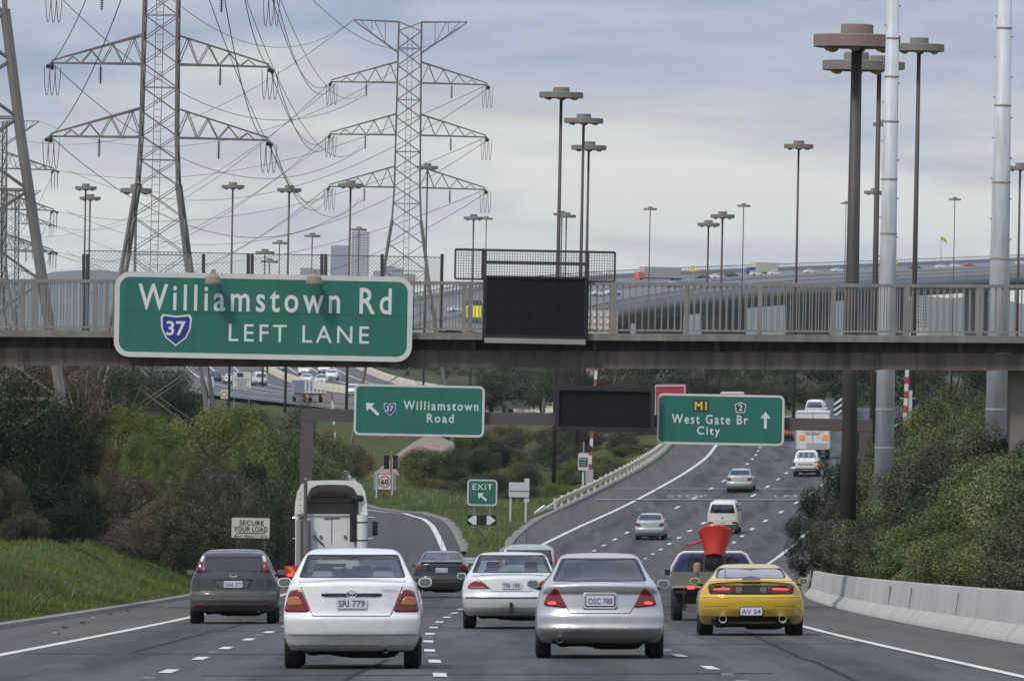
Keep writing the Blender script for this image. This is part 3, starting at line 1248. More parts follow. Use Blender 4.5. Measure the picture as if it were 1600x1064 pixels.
class Shell:
    """a car body that can be drawn on: outlines seen from one side are cast onto it"""

    def __init__(self, V, Q, L):
        self.V, self.Q, self.L = V, Q, L
        self.bvh = BVHTree.FromPolygons([tuple(v) for v in V], [tuple(q) for q in Q])
        self.C = V[Q].mean(1)
        n = np.cross(V[Q[:, 2]] - V[Q[:, 0]], V[Q[:, 3]] - V[Q[:, 1]])
        self.N = n / np.maximum(np.linalg.norm(n, axis=1, keepdims=True), 1e-12)

    def cast(self, a, b, view, off):
        if view == 'rear':
            o, d = Vector((a, -2, b)), Vector((0, 1, 0))
        elif view == 'front':
            o, d = Vector((a, self.L + 2, b)), Vector((0, -1, 0))
        elif view == 'right':
            o, d = Vector((3, a, b)), Vector((-1, 0, 0))
        elif view == 'left':
            o, d = Vector((-3, a, b)), Vector((1, 0, 0))
        else:
            o, d = Vector((a, b, 4)), Vector((0, 0, -1))
        hit, nrm, i, _ = self.bvh.ray_cast(o, d)
        if hit is None:
            hit, nrm, i, _ = self.bvh.find_nearest(o + d * (2.0 if view in ('rear', 'front') else 2.2))
        if nrm.dot(d) > 0:
            nrm = -nrm
        return hit + nrm * off

    def patch(self, poly, view='rear', off=0.004, rounding=1, step=0.05, skirt=0.012):
        poly = densify(fillet(poly, .035 * rounding), step)
        cx = sum(p[0] for p in poly) / len(poly)
        cz = sum(p[1] for p in poly) / len(poly)
        n = len(poly)
        rings = [1.0, 0.8, 0.6, 0.4, 0.2]
        vs, fs = [], []
        if skirt:
            vs += [self.cast(p[0], p[1], view, -skirt) for p in poly]
        for r in rings:
            vs += [self.cast(cx + (p[0] - cx) * r, cz + (p[1] - cz) * r, view, off) for p in poly]
        m = len(vs) // n
        vs.append(self.cast(cx, cz, view, off))
        for r in range(m - 1):
            for i in range(n):
                j = (i + 1) % n
                fs.append((r * n + i, r * n + j, (r + 1) * n + j, (r + 1) * n + i))
        for i in range(n):
            fs.append(((m - 1) * n + i, (m - 1) * n + (i + 1) % n, len(vs) - 1))
        # consistent outward side
        a, b, c = (Vector(vs[k]) for k in fs[-1])
        nn = (b - a).cross(c - a)
        want = {'rear': Vector((0, -1, 0)), 'front': Vector((0, 1, 0)), 'right': Vector((1, 0, 0)), 'left': Vector((-1, 0, 0)), 'top': Vector((0, 0, 1))}[view]
        if nn.dot(want) < 0:
            fs = [f[::-1] for f in fs]
        return vs, fs

    def band(self, pts, w, view='rear', off=0.003, step=0.04):
        """flat strip of width w along a path"""
        pts = densify(pts, step, False)
        vs, fs = [], []
        for i, p in enumerate(pts):
            q, r = pts[max(i - 1, 0)], pts[min(i + 1, len(pts) - 1)]
            dx, dz = r[0] - q[0], r[1] - q[1]
            l = math.hypot(dx, dz) or 1
            nx, nz_ = -dz / l * w / 2, dx / l * w / 2
            vs += [self.cast(p[0] - nx, p[1] - nz_, view, off), self.cast(p[0] + nx, p[1] + nz_, view, off)]
        for i in range(len(pts) - 1):
            fs.append((2 * i, 2 * i + 1, 2 * i + 3, 2 * i + 2))
        return vs, fs

    def frame(self, outer, scale, view='rear', off=0.005, rounding=1, step=0.05):
        outer = densify(fillet(outer, .035 * rounding), step)
        cx = sum(p[0] for p in outer) / len(outer)
        cz = sum(p[1] for p in outer) / len(outer)
        inner = []
        for p in outer:
            dx, dz = p[0] - cx, p[1] - cz
            l = math.hypot(dx, dz)
            inner.append((cx + dx * max(0, 1 - scale / l), cz + dz * max(0, 1 - scale / l)))
        n = len(outer)
        vs = [self.cast(p[0], p[1], view, off) for p in outer] + [self.cast(p[0], p[1], view, off) for p in inner]
        fs = [(i, (i + 1) % n, n + (i + 1) % n, n + i) for i in range(n)]
        return vs, fs

    def cut(self, poly, view):
        """mask of faces inside the outline, facing that way"""
        ax = {'rear': (0, 1, -1), 'front': (0, 1, 1), 'right': (1, 0, 1), 'left': (1, 0, -1)}[view]
        a, b = self.C[:, ax[0]], self.C[:, 2]
        inside = np.zeros(len(a), bool)
        j = len(poly) - 1
        for i in range(len(poly)):
            xi, zi, xj, zj = *poly[i], *poly[j]
            m = ((zi > b) != (zj > b)) & (a < (xj - xi) * (b - zi) / ((zj - zi) or 1e-9) + xi)
            inside ^= m
            j = i
        return inside & (self.N[:, ax[1]] * ax[2] > 0.08)


def shrink(poly, m):
    cx = sum(p[0] for p in poly) / len(poly)
    cz = sum(p[1] for p in poly) / len(poly)
    out = []
    for x, z in poly:
        dx, dz = x - cx, z - cz
        l = math.hypot(dx, dz)
        out.append((cx + dx * (1 - m / l), cz + dz * (1 - m / l)))
    return out


def mir(poly):
    return [(-x, z) for x, z in poly]


# paints
def paint(name, c, metal=0.0, rough=0.35):
    """car paint with uneven road grime thrown up over the lower panels"""
    m = mat(name, c, rough=rough, metal=metal, coat=0.9, noise=(tuple(v * 0.82 for v in c), 0.6), nscale=1.2)
    nt = m.node_tree
    if 'grime' in nt.nodes:
        return m
    b = nt.nodes['Principled BSDF']
    src = b.inputs['Base Color'].links[0].from_socket
    co = nt.nodes.new('ShaderNodeTexCoord')
    sp = nt.nodes.new('ShaderNodeSeparateXYZ')
    nt.links.new(co.outputs['Object'], sp.inputs[0])
    hgt = nt.nodes.new('ShaderNodeMapRange')
    hgt.inputs[1].default_value, hgt.inputs[2].default_value = .22, .75
    hgt.inputs[3].default_value, hgt.inputs[4].default_value = 1.0, 0.0
    nt.links.new(sp.outputs[2], hgt.inputs[0])
    n = nt.nodes.new('ShaderNodeTexNoise')
    n.inputs['Scale'].default_value = 5
    n.inputs['Detail'].default_value = 8
    n.inputs['Roughness'].default_value = .7
    nt.links.new(co.outputs['Object'], n.inputs['Vector'])
    mu = nt.nodes.new('ShaderNodeMath')
    mu.operation = 'MULTIPLY'
    nt.links.new(hgt.outputs[0], mu.inputs[0])
    nt.links.new(n.outputs[0], mu.inputs[1])
    mx = nt.nodes.new('ShaderNodeMix')
    mx.name = 'grime'
    mx.data_type = 'RGBA'
    nt.links.new(mu.outputs[0], mx.inputs[0])
    nt.links.new(src, mx.inputs[6])
    mx.inputs[7].default_value = (.17, .15, .12, 1)
    nt.links.new(mx.outputs[2], b.inputs['Base Color'])
    return m


def clean_paint(m):
    c = m.node_tree.nodes['grime'].inputs[6].links[0].from_node.inputs[6].default_value
    return mat(m.name + '_trim', tuple(c)[:3], rough=.35, coat=.8)


M_TYRE = mat('tyre_rubber', (0.016, 0.016, 0.017), rough=0.85, bump=0.4, bscale=40)
M_RIM = mat('alloy_rim', (0.35, 0.35, 0.36), rough=0.35, metal=0.9)
M_UNDER = mat('underbody', (0.012, 0.012, 0.012), rough=0.9)
M_SEAT = mat('seat_cloth', (0.40, 0.42, 0.41), rough=0.95)
M_SEAT_D = mat('dark_seat_cloth', (0.05, 0.053, 0.06), rough=0.95)
M_LINING = mat('cabin_lining', (0.16, 0.165, 0.17), rough=0.95)
M_GLASS = glass_mat('car_glass', (0.72, 0.80, 0.82), 0.02)
M_GLASS_D = glass_mat('tinted_car_glass', (0.34, 0.38, 0.46), 0.05)
M_FRIT = mat('black_window_border', (0.008, 0.008, 0.009), rough=0.3)
M_RED = mat('red_lens', (0.22, 0.008, 0.010), rough=0.15, coat=0.6, noise=((0.10, 0.004, 0.006), 0.8), nscale=9)
M_LIT = mat('lit_brake_lamp', (1.0, 0.09, 0.05), rough=0.3, emit=1.0)
M_AMBER = mat('amber_lens', (0.42, 0.14, 0.03), rough=0.2, coat=0.5)
M_CLEAR = mat('clear_lens', (0.55, 0.5, 0.48), rough=0.2, coat=0.5)
M_PLATE = mat('number_plate', (0.62, 0.62, 0.64), rough=0.5)
M_PLATE_INK = mat('plate_ink', (0.10, 0.10, 0.22), rough=0.6)
M_CHROME = mat('chrome', (0.75, 0.75, 0.76), rough=0.12, metal=1.0)
M_DARKTRIM = mat('dark_trim', (0.018, 0.018, 0.02), rough=0.4)
M_SEAM = mat('panel_gap', (0.02, 0.02, 0.02), rough=0.9)

_wheels = {}


def wheel_meshes(r, w):
    key = (round(r, 3), round(w, 3))
    if key not in _wheels:
        t = MB().lathe([(r * .60, -w / 2 + .02), (r * .72, -w / 2), (r * .93, -w / 2), (r, -w / 2 + .025), (r, -w * .12), (r - .008, -w * .11), (r - .008, -w * .07), (r, -w * .06), (r, w * .06), (r - .008, w * .07), (r - .008, w * .11), (r, w * .12), (r, w / 2 - .025), (r * .93, w / 2), (r * .72, w / 2), (r * .60, w / 2 - .02)], n=28, axis='x')
        tm = mesh_from('tyre', t.v, t.f)
        tm.materials.append(M_TYRE)
        q = MB().lathe([(0.001, w / 2 - .045), (r * .2, w / 2 - .04), (r * .22, w / 2 - .07), (r * .55, w / 2 - .05), (r * .62, w / 2 - .012), (r * .62, -w / 2 + .02), (.001, -w / 2 + .05)], n=20, axis='x')
        rm = mesh_from('rim', q.v, q.f, True)
        rm.materials.append(M_RIM)
        _wheels[key] = (tm, rm)
    return _wheels[key]


def add_wheels(root, axles, tx, r, w):
    tm, rm = wheel_meshes(r, w)
    for y in axles:
        for sx in (-1, 1):
            o = link_mesh('wheel', tm, None, root, (sx * tx, y, r), 0 if sx > 0 else math.pi)
            link_mesh('rim', rm, None, o)


def put(name, vf, material, parent, smooth=True):
    me = mesh_from(name, vf[0], vf[1], smooth)
    return link_mesh(name, me, material, parent)


def plate(root, text, z, y, w=0.372, h=0.134, x=0.0, tilt=0.0):
    o = MB().prism(rrect(w, h, 0.015, 2), 0, 0.012).build('number_plate', M_PLATE, root, (x, y, z))
    o.rotation_euler = (tilt, 0, 0)
    t = link_mesh('plate_lettering', text_mesh(text, w * .88, h * .60, 0.014), M_PLATE_INK, o, (0, -0.004, -0.005))
    return o


_body_cache = {}


def get_shell(key, s, h):
    if key not in _body_cache:
        W = max(w for _, w in s['wid'])
        zt = max(z for _, z in s['prof'])
        V, Q = surface_nets(body_function(s), (-W - .02, -.03, s.get('zb', .2) - .02), (W + .02, s['L'] + .03, zt + .03), h)
        _body_cache[key] = Shell(V, Q, s['L'])
    return _body_cache[key]


def place(root, px, d, heading=0.0, zf=roadz, py=None):
    """stand a vehicle on the road, its tail at distance d under photograph column px"""
    z = zf(0, d)
    for _ in range(3):
        pyy = 512 - z * FPX / d
        x = P(px, pyy, d).x
        z = zf(x, d)
    z2 = zf(x, d + 3)
    root.location = (x, d, z)
    root.rotation_euler = (math.atan((z2 - z) / 3), -TILT, heading)
    return x, z


def car(key, name, label, s, px, d, h=0.026, heading=0.0, group=None, zf=roadz, cabin=True):
    """build a car from a spec: body, bumper, windows, cabin, lamps, plate, wheels, mirrors"""
    root = empty(name, (0, 0, 0), 0, label, s.get('cat', 'car'), group)
    sh = get_shell(key, s, h)
    V, Q, C = sh.V, sh.Q, sh.C
    glass = s['glass']
    keep = np.ones(len(Q), bool)
    wins = [('rear_window', 'rear', s['rwin'])]
    if 'fwin' in s:
        wins.append(('windscreen', 'front', s['fwin']))
    for p in s.get('swin', []):
        wins += [('side_window', 'right', p), ('side_window', 'left', p)]
    if cabin:
        for _, view, poly in wins:
            keep &= ~sh.cut(shrink(fillet(poly, .035), 0.012), view)
    zbump = s.get('zbump', 0.6)
    isb = (C[:, 1] < 0.62) & (C[:, 2] < zbump + 0.05 * np.abs(C[:, 0])) & (sh.N[:, 2] > -0.6)

    def sub(maskv, nm, material, lay=None, parent=root):
        q = Q[maskv]
        if not len(q):
            return None
        u, inv = np.unique(q, return_inverse=True)
        vv = V[u] if lay is None else lay[u]
        me = mesh_np(nm, vv, inv.reshape(q.shape), True)
        return link_mesh(nm, me, material, parent)
    bod = sub(keep & ~isb, 'body', s['paint'])
    bmp = sub(keep & isb, 'rear_bumper', s.get('bpaint', s['paint']))
    if cabin:
        # lining: the shell moved inward
        vn = np.zeros_like(V)
        for k in range(4):
            np.add.at(vn, Q[:, k], sh.N)
        vn /= np.maximum(np.linalg.norm(vn, axis=1, keepdims=True), 1e-9)
        inner = keep & (C[:, 2] > 0.55) & (C[:, 1] > 0.35) & (C[:, 1] < s['L'] - 0.6)
        sub(inner, 'cabin_lining', M_LINING, V - vn * 0.035)
    for nm, view, poly in wins:
        g = put(nm, sh.patch(poly, view, 0.002, 1, skirt=0), glass if nm != 'side_window' or cabin else glass, root)
        put('window_border', sh.frame(poly, 0.034 if nm == 'rear_window' else 0.03, view, 0.005), M_FRIT, g)
    if not cabin:
        pass
    # cabin furniture
    if cabin:
        ya, zr = s.get('seat_y', 2.0), s.get('head_z', 1.17)
        sm = s.get('seat', M_SEAT)
        MB().box((0, (s['L']) / 2, 0.45), (1.3, s['L'] * .55, 0.06)).build('cabin_floor', M_LINING, root)
        zsh = min(p[1] for p in s['rwin'])
        MB().box((0, s.get('shelf_y', 0.85), zsh - 0.06), (1.15, 0.5, 0.05)).build('parcel_shelf', mat('shelf_felt', (.04, .042, .045), rough=1), root)
        rb = MB()
        rb.prism(rrect(1.25, 0.55, .08), s.get('shelf_y', .85) + .22, s.get('shelf_y', .85) + .38)
        o = rb.build('rear_seat', sm, root, (0, 0, zsh - 0.33))
        for sx in (-1, 1):
            b = MB().prism(chaikin([(-.24, -.33), (.24, -.33), (.23, .12), (.15, .27), (-.15, .27), (-.23, .12)], 1), 0, .13)
            st = b.build('front_seat', sm, root, (sx * 0.36, ya, zr - 0.36))
            MB().prism(rrect(.25, .17, .05), 0.0, .10).build('headrest', sm, st, (0, 0.02, .36))
        if s.get('rear_heads', True):
            for sx in (-1, 1):
                MB().prism(rrect(.26, .16, .05), 0, .09).build('headrest', sm, o, (sx * .38, s.get('shelf_y', .85) + .2, .33))
        MB().box((0, s['L'] * .68, s.get('dash_z', .86)), (1.3, .35, .2)).build('dashboard', M_LINING, root)
    # lamps
    for nm, poly, m, off in s['lamps']:
        for sx in ((1,) if nm.startswith('!') else (-1, 1)):
            pp = poly if sx < 0 else mir(poly)
            if nm.startswith('!'):
                pp = poly
            put(nm.lstrip('!'), sh.patch(pp, 'rear', off, 1, step=0.03), m, root)
    for nm, poly, m, off in s.get('deco', []):
        put(nm, sh.patch(poly, 'rear', off, 1, step=0.04, skirt=0.006), m, root)
    for pts, w in s.get('seams', []):
        put('panel_gap', sh.band(pts, w), M_SEAM, root)
    if 'plate' in s:
        t, z = s['plate'][:2]
        px_ = s['plate'][2] if len(s['plate']) > 2 else 0.0
        y = min(sh.cast(px_ + a, z + b, 'rear', 0).y for a in (-.18, 0, .18) for b in (-.06, .06))
        plate(root, t, z, y - 0.022, x=px_)
    add_wheels(root, s['axles'], s['track'], s['rw'], s.get('tw', .2))
    # underside, exhaust, axle
    ub = MB()
    W = max(w for _, w in s['wid'])
    ub.box((0, s['L'] / 2, s.get('zb', .2) + .06), (W * 1.5, s['L'] - .5, .14))
    ub.box((0, 1.6, s.get('zb', .2) + .0), (W * 1.3, 1.6, .10))
    ub.lathe([(.02, -.34), (.085, -.31), (.1, -.2), (.1, .2), (.085, .31), (.02, .34)], (.22, .52, s.get('zb', .2) + .01), 14, 'x')
    ub.lathe([(.02, -.2), (.09, -.16), (.11, 0), (.09, .16), (.02, .2)], (-.1, s['axles'][0], s['rw'] - .06), 12, 'x')
    for sx in (-1, 1):
        ub.bar((sx * W * .55, s['axles'][0] - .3, s.get('zb', .2) - .02), (sx * W * .66, s['axles'][0] + .1, s.get('zb', .2) + .03), .09, .07)
    ub.bar((-s['track'], s['axles'][0], s['rw'] - .05), (s['track'], s['axles'][0], s['rw'] - .05), .1)
    ub.build('underbody', M_UNDER, root)
    ex = s.get('exhaust', (-0.45,))
    for x in ex:
        r = s.get('ex_r', 0.03)
        MB().lathe([(r * .8, .25), (r * .8, 0.02), (r, 0.0), (r, .3)], (x, s.get('ex_y', .08), s.get('ex_z', .24)), 16, 'y').build('exhaust_pipe', mat('polished_tip', (.7, .68, .64), rough=.25, metal=.5) if r > .04 else M_GALV, root)
    for sx in (-1, 1):
        my, mz = s.get('mirror', (s['L'] * .60, .98))
        c = (sx * (W + .03), my, mz)
        mm = MB().prism(chaikin([(-.085, -.058), (.085, -.058), (.085, .045), (.04, .062), (-.085, .055)], 2), 0, .09)
        o = mm.build('mirror', s.get('mpaint') or clean_paint(s['paint']), root, c)
        MB().prism(chaikin([(-.07, -.044), (.07, -.044), (.07, .036), (.03, .048), (-.07, .043)], 1), -.006, 0).build('mirror_glass', mat('mirror_glass', (.22, .25, .25), rough=.1, metal=1), o)
        MB().bar((0, .06, -.04), (-sx * .16, .08, -.08), .05).build('mirror_arm', M_DARKTRIM, o)
    place(root, px, d, heading, zf)
    return root, sh


FWIN = [(-.60, 1.38), (.60, 1.38), (.70, 1.02), (-.70, 1.02)]
FRONT = [(0.15, .25), (.3, .05), (.5, .0), (.65, .06), (.8, .25), (1.5, .3)]

COROLLA = dict(L=4.4, cr=.20, k=.055, crown=.05, paint=paint('white_car_paint', (0.76, 0.76, 0.75)), glass=M_GLASS,
    prof=[(-.2, 1.04), (.1, 1.075), (.35, 1.10), (.60, 1.115), (.8, 1.20), (1.15, 1.405), (1.4, 1.475), (1.9, 1.49), (2.4, 1.475), (2.75, 1.40), (3.1, 1.2), (3.4, 1.03), (3.7, .98), (4.1, .9), (4.45, .74)],
    rear=[(.15, .3), (.24, .16), (.30, .07), (.40, .02), (.43, .0), (.62, .0), (.65, .02), (.68, .055), (.74, .07), (.95, .09), (1.04, .10), (1.08, .13), (1.5, .14)], front=FRONT,
    wid=[(.1, .68), (.22, .76), (.32, .82), (.45, .852), (.60, .86), (.75, .855), (.92, .825), (1.04, .785), (1.12, .745), (1.25, .675), (1.40, .60), (1.46, .55), (1.52, .46)],
    zb=.22, axles=(.86, 3.45), rw=.31, tw=.20, track=.74, zbump=.635,
    rwin=[(-.565, 1.41), (.565, 1.41), (.665, 1.125), (-.665, 1.125)], fwin=FWIN,
    swin=[[(1.25, 1.38), (2.05, 1.41), (2.05, 1.08), (.95, 1.10)], [(2.15, 1.41), (2.6, 1.38), (3.15, 1.08), (2.15, 1.06)]],
    lamps=[('tail_light', [(-.765, .965), (-.66, .985), (-.615, .96), (-.515, .72), (-.56, .705), (-.81, .705), (-.83, .73)], M_RED, .008),
           ('indicator_lens', [(-.785, .885), (-.655, .90), (-.60, .79), (-.80, .785)], M_AMBER, .012)],
    deco=[('boot_garnish', [(-.375, .935), (.375, .935), (.375, .905), (.30, .895), (-.30, .895), (-.375, .905)], M_DARKTRIM, .012)],
    seams=[([(-.655, 1.09), (-.50, .70), (-.47, .655), (.47, .655), (.50, .70), (.655, 1.09)], .009), ([(-.81, .425), (.81, .425)], .007)],
    plate=('SRI 779', .815), mirror=(2.75, 1.06), exhaust=(.42,), ex_z=.23)

MAGNA = dict(L=4.75, cr=.24, k=.07, crown=.06, paint=paint('silver_car_paint', (0.52, 0.52, 0.535), .55, .38), glass=M_GLASS_D, seat=M_SEAT_D,
    prof=[(-.2, 1.0), (.08, 1.03), (.35, 1.045), (.62, 1.05), (.85, 1.14), (1.25, 1.345), (1.5, 1.41), (2.0, 1.43), (2.5, 1.41), (2.9, 1.31), (3.5, 1.0), (3.9, .95), (4.4, .86), (4.8, .7)],
    rear=[(.15, .3), (.24, .18), (.29, .1), (.36, .03), (.41, .0), (.47, .035), (.58, .045), (.62, .075), (.68, .10), (.88, .13), (.90, .11), (.99, .085), (1.03, .10), (1.5, .12)], front=FRONT,
    wid=[(.1, .70), (.22, .80), (.32, .855), (.46, .875), (.6, .872), (.75, .85), (.92, .80), (1.03, .745), (1.10, .69), (1.25, .60), (1.37, .54), (1.42, .49), (1.48, .40)],
    zb=.21, axles=(.95, 3.67), rw=.315, tw=.205, track=.765, zbump=.60,
    rwin=[(-.515, 1.355), (.515, 1.355), (.645, 1.045), (-.645, 1.045)], fwin=[(-.55, 1.3), (.55, 1.3), (.68, 1.0), (-.68, 1.0)],
    swin=[[(1.35, 1.31), (2.2, 1.35), (2.2, 1.03), (1.05, 1.05)], [(2.3, 1.35), (2.75, 1.31), (3.35, 1.02), (2.3, 1.02)]],
    lamps=[('tail_light', [(-.635, .945), (-.60, .965), (-.575, .95), (-.455, .695), (-.50, .688), (-.74, .715), (-.765, .74), (-.72, .86)], M_RED, .008),
           ('brake_lamp', [(-.71, .77), (-.60, .775), (-.59, .735), (-.70, .73)], M_LIT, .012)],
    deco=[('plate_surround', [(-.235, .895), (.235, .895), (.235, .665), (-.235, .665)], mat('silver_trim', (.55, .55, .56), rough=.3, metal=.6), .008),
          ('plate_recess', [(-.21, .87), (.21, .87), (.21, .70), (-.21, .70)], mat('grey_recess', (.16, .16, .165), rough=.5), .011)],
    seams=[([(-.62, 1.0), (-.44, .68), (-.40, .615), (.40, .615), (.44, .68), (.62, 1.0)], .008)],
    plate=('OSC 788', .785), mirror=(2.95, 1.0), exhaust=(-.55,), ex_z=.25, ex_r=.035)

FOCUS = dict(L=4.35, cr=.22, k=.06, crown=.05, paint=paint('graphite_car_paint', (0.048, 0.048, 0.05), .3, .35), glass=M_GLASS_D, seat=M_SEAT_D,
    prof=[(-.2, 1.0), (.05, 1.05), (.12, 1.06), (.30, 1.30), (.42, 1.405), (.65, 1.435), (1.3, 1.475), (2.0, 1.485), (2.5, 1.43), (3.2, 1.05), (3.5, .98), (4.0, .88), (4.4, .72)],
    rear=[(.15, .3), (.26, .14), (.32, .08), (.36, .02), (.46, .0), (.47, .0), (.60, .02), (.64, .06), (.72, .07), (.80, .075), (.9, .08), (1.02, .11), (1.10, .10), (1.5, .1)], front=FRONT,
    wid=[(.1, .72), (.25, .82), (.36, .87), (.5, .885), (.7, .88), (.85, .86), (1.0, .80), (1.08, .765), (1.2, .715), (1.35, .645), (1.42, .60), (1.5, .5)],
    zb=.24, axles=(.72, 3.36), rw=.315, tw=.205, track=.765, zbump=.62,
    rwin=[(-.55, 1.335), (.55, 1.335), (.60, 1.045), (-.60, 1.045)], fwin=FWIN,
    swin=[[(.75, 1.36), (1.9, 1.40), (1.9, 1.08), (.6, 1.10)], [(2.0, 1.40), (2.4, 1.36), (2.95, 1.06), (2.0, 1.06)]],
    lamps=[('tail_light', [(-.655, 1.24), (-.60, 1.24), (-.625, 1.02), (-.70, 1.02), (-.725, 1.05)], M_RED, .008),
           ('indicator_lens', [(-.625, 1.36), (-.57, 1.355), (-.605, 1.235), (-.665, 1.235)], M_CLEAR, .008),
           ('rear_reflector', [(-.72, .42), (-.60, .42), (-.60, .36), (-.72, .36)], mat('dim_red_lens', (.12, .03, .03), rough=.3), .006)],
    deco=[('plate_recess', [(-.39, .87), (.39, .87), (.32, .715), (-.32, .715)], mat('graphite_recess', (.11, .11, .115), rough=.4, metal=.3), .005),
          ('tailgate_handle', [(-.40, .885), (.40, .885), (.40, .865), (-.40, .865)], M_DARKTRIM, .012)],
    seams=[([(-.70, .98), (-.70, .70), (-.66, .615), (.66, .615), (.70, .70), (.70, .98)], .008), ([(-.7, .46), (.7, .46)], .012), ([(-.48, .355), (.48, .355)], .014)],
    plate=('UAA 377', .79), shelf_y=.7, seat_y=1.9, mirror=(2.6, 1.02), exhaust=(.5,), ex_z=.26, rear_heads=True)

FALCON = dict(L=4.9, cr=.26, k=.07, crown=.06, paint=paint('silver_white_paint', (0.68, 0.68, 0.675), .15, .35), glass=M_GLASS, seat=M_SEAT_D,
    prof=[(-.2, .96), (.08, .985), (.4, 1.02), (.7, 1.035), (.95, 1.14), (1.35, 1.36), (1.6, 1.42), (2.1, 1.44), (2.7, 1.42), (3.1, 1.31), (3.7, 1.0), (4.2, .93), (4.6, .83), (4.95, .68)],
    rear=[(.15, .3), (.27, .14), (.33, .06), (.40, .01), (.50, .0), (.60, .0), (.63, .03), (.68, .06), (.85, .09), (.95, .11), (1.02, .13), (1.5, .15)], front=FRONT,
    wid=[(.1, .74), (.25, .84), (.36, .90), (.55, .93), (.70, .935), (.82, .915), (.94, .875), (1.02, .83), (1.10, .775), (1.25, .70), (1.37, .64), (1.42, .58), (1.48, .48)],
    zb=.24, axles=(1.05, 3.84), rw=.325, tw=.215, track=.80, zbump=.62,
    rwin=[(-.615, 1.375), (.615, 1.375), (.745, 1.045), (-.745, 1.045)], fwin=[(-.6, 1.32), (.6, 1.32), (.72, 1.0), (-.72, 1.0)],
    swin=[[(1.45, 1.33), (2.35, 1.36), (2.35, 1.02), (1.15, 1.05)], [(2.45, 1.36), (2.9, 1.32), (3.5, 1.02), (2.45, 1.02)]],
    lamps=[('tail_light', [(-.82, .765), (-.80, .82), (-.72, .885), (-.62, .90), (-.52, .87), (-.40, .755), (-.45, .748), (-.78, .75)], M_RED, .008),
           ('reversing_lens', [(-.78, .785), (-.52, .785), (-.46, .765), (-.78, .765)], mat('pink_lens', (.45, .2, .18), rough=.2), .011)],
    deco=[('bumper_strip', [(-.86, .595), (.86, .595), (.86, .572), (-.86, .572)], M_DARKTRIM, .008)],
    seams=[([(-.72, 1.0), (-.38, .745), (-.36, .70), (.36, .70), (.38, .745), (.72, 1.0)], .008)],
    plate=('TBI 180', .815), mirror=(3.1, .98), exhaust=(.5,), ex_z=.26)

SAAB = dict(L=4.64, cr=.25, k=.07, crown=.06, paint=paint('navy_car_paint', (0.012, 0.014, 0.022), .2, .3), glass=M_GLASS_D, seat=M_SEAT_D, mpaint=mat('grey_mirror_paint', (.3, .3, .31), rough=.4),
    prof=[(-.2, .98), (.05, 1.03), (.15, 1.06), (.45, 1.09), (.8, 1.22), (1.2, 1.36), (1.6, 1.42), (2.2, 1.43), (2.7, 1.36), (3.3, 1.04), (3.7, .97), (4.2, .9), (4.7, .72)],
    rear=[(.15, .3), (.25, .14), (.32, .05), (.45, .0), (.6, .0), (.64, .05), (.8, .08), (1.0, .1), (1.5, .12)], front=FRONT,
    wid=[(.1, .7), (.25, .8), (.4, .855), (.6, .87), (.8, .85), (.95, .80), (1.05, .74), (1.12, .70), (1.25, .63), (1.37, .56), (1.42, .5), (1.48, .4)],
    zb=.24, axles=(.95, 3.57), rw=.315, tw=.205, track=.76, zbump=.61,
    rwin=[(-.53, 1.365), (.53, 1.365), (.60, 1.12), (-.60, 1.12)], fwin=[(-.55, 1.3), (.55, 1.3), (.68, 1.02), (-.68, 1.02)],
    swin=[[(1.3, 1.32), (2.2, 1.36), (2.2, 1.05), (1.0, 1.07)], [(2.3, 1.36), (2.65, 1.32), (3.2, 1.05), (2.3, 1.05)]],
    lamps=[('tail_light', [(-.80, .86), (-.77, .95), (-.62, 1.01), (-.55, 1.0), (-.60, .87), (-.70, .84)], M_RED, .008)],
    deco=[('rear_spoiler', [(-.62, 1.10), (.62, 1.10), (.66, 1.03), (.58, 1.045), (-.58, 1.045), (-.66, 1.03)], paint('navy_spoiler', (.01, .011, .016), .2, .3), .05)],
    seams=[([(-.7, .63), (.7, .63)], .01)], plate=('NOU 110', .84), mirror=(2.9, 1.0), exhaust=(.45,))

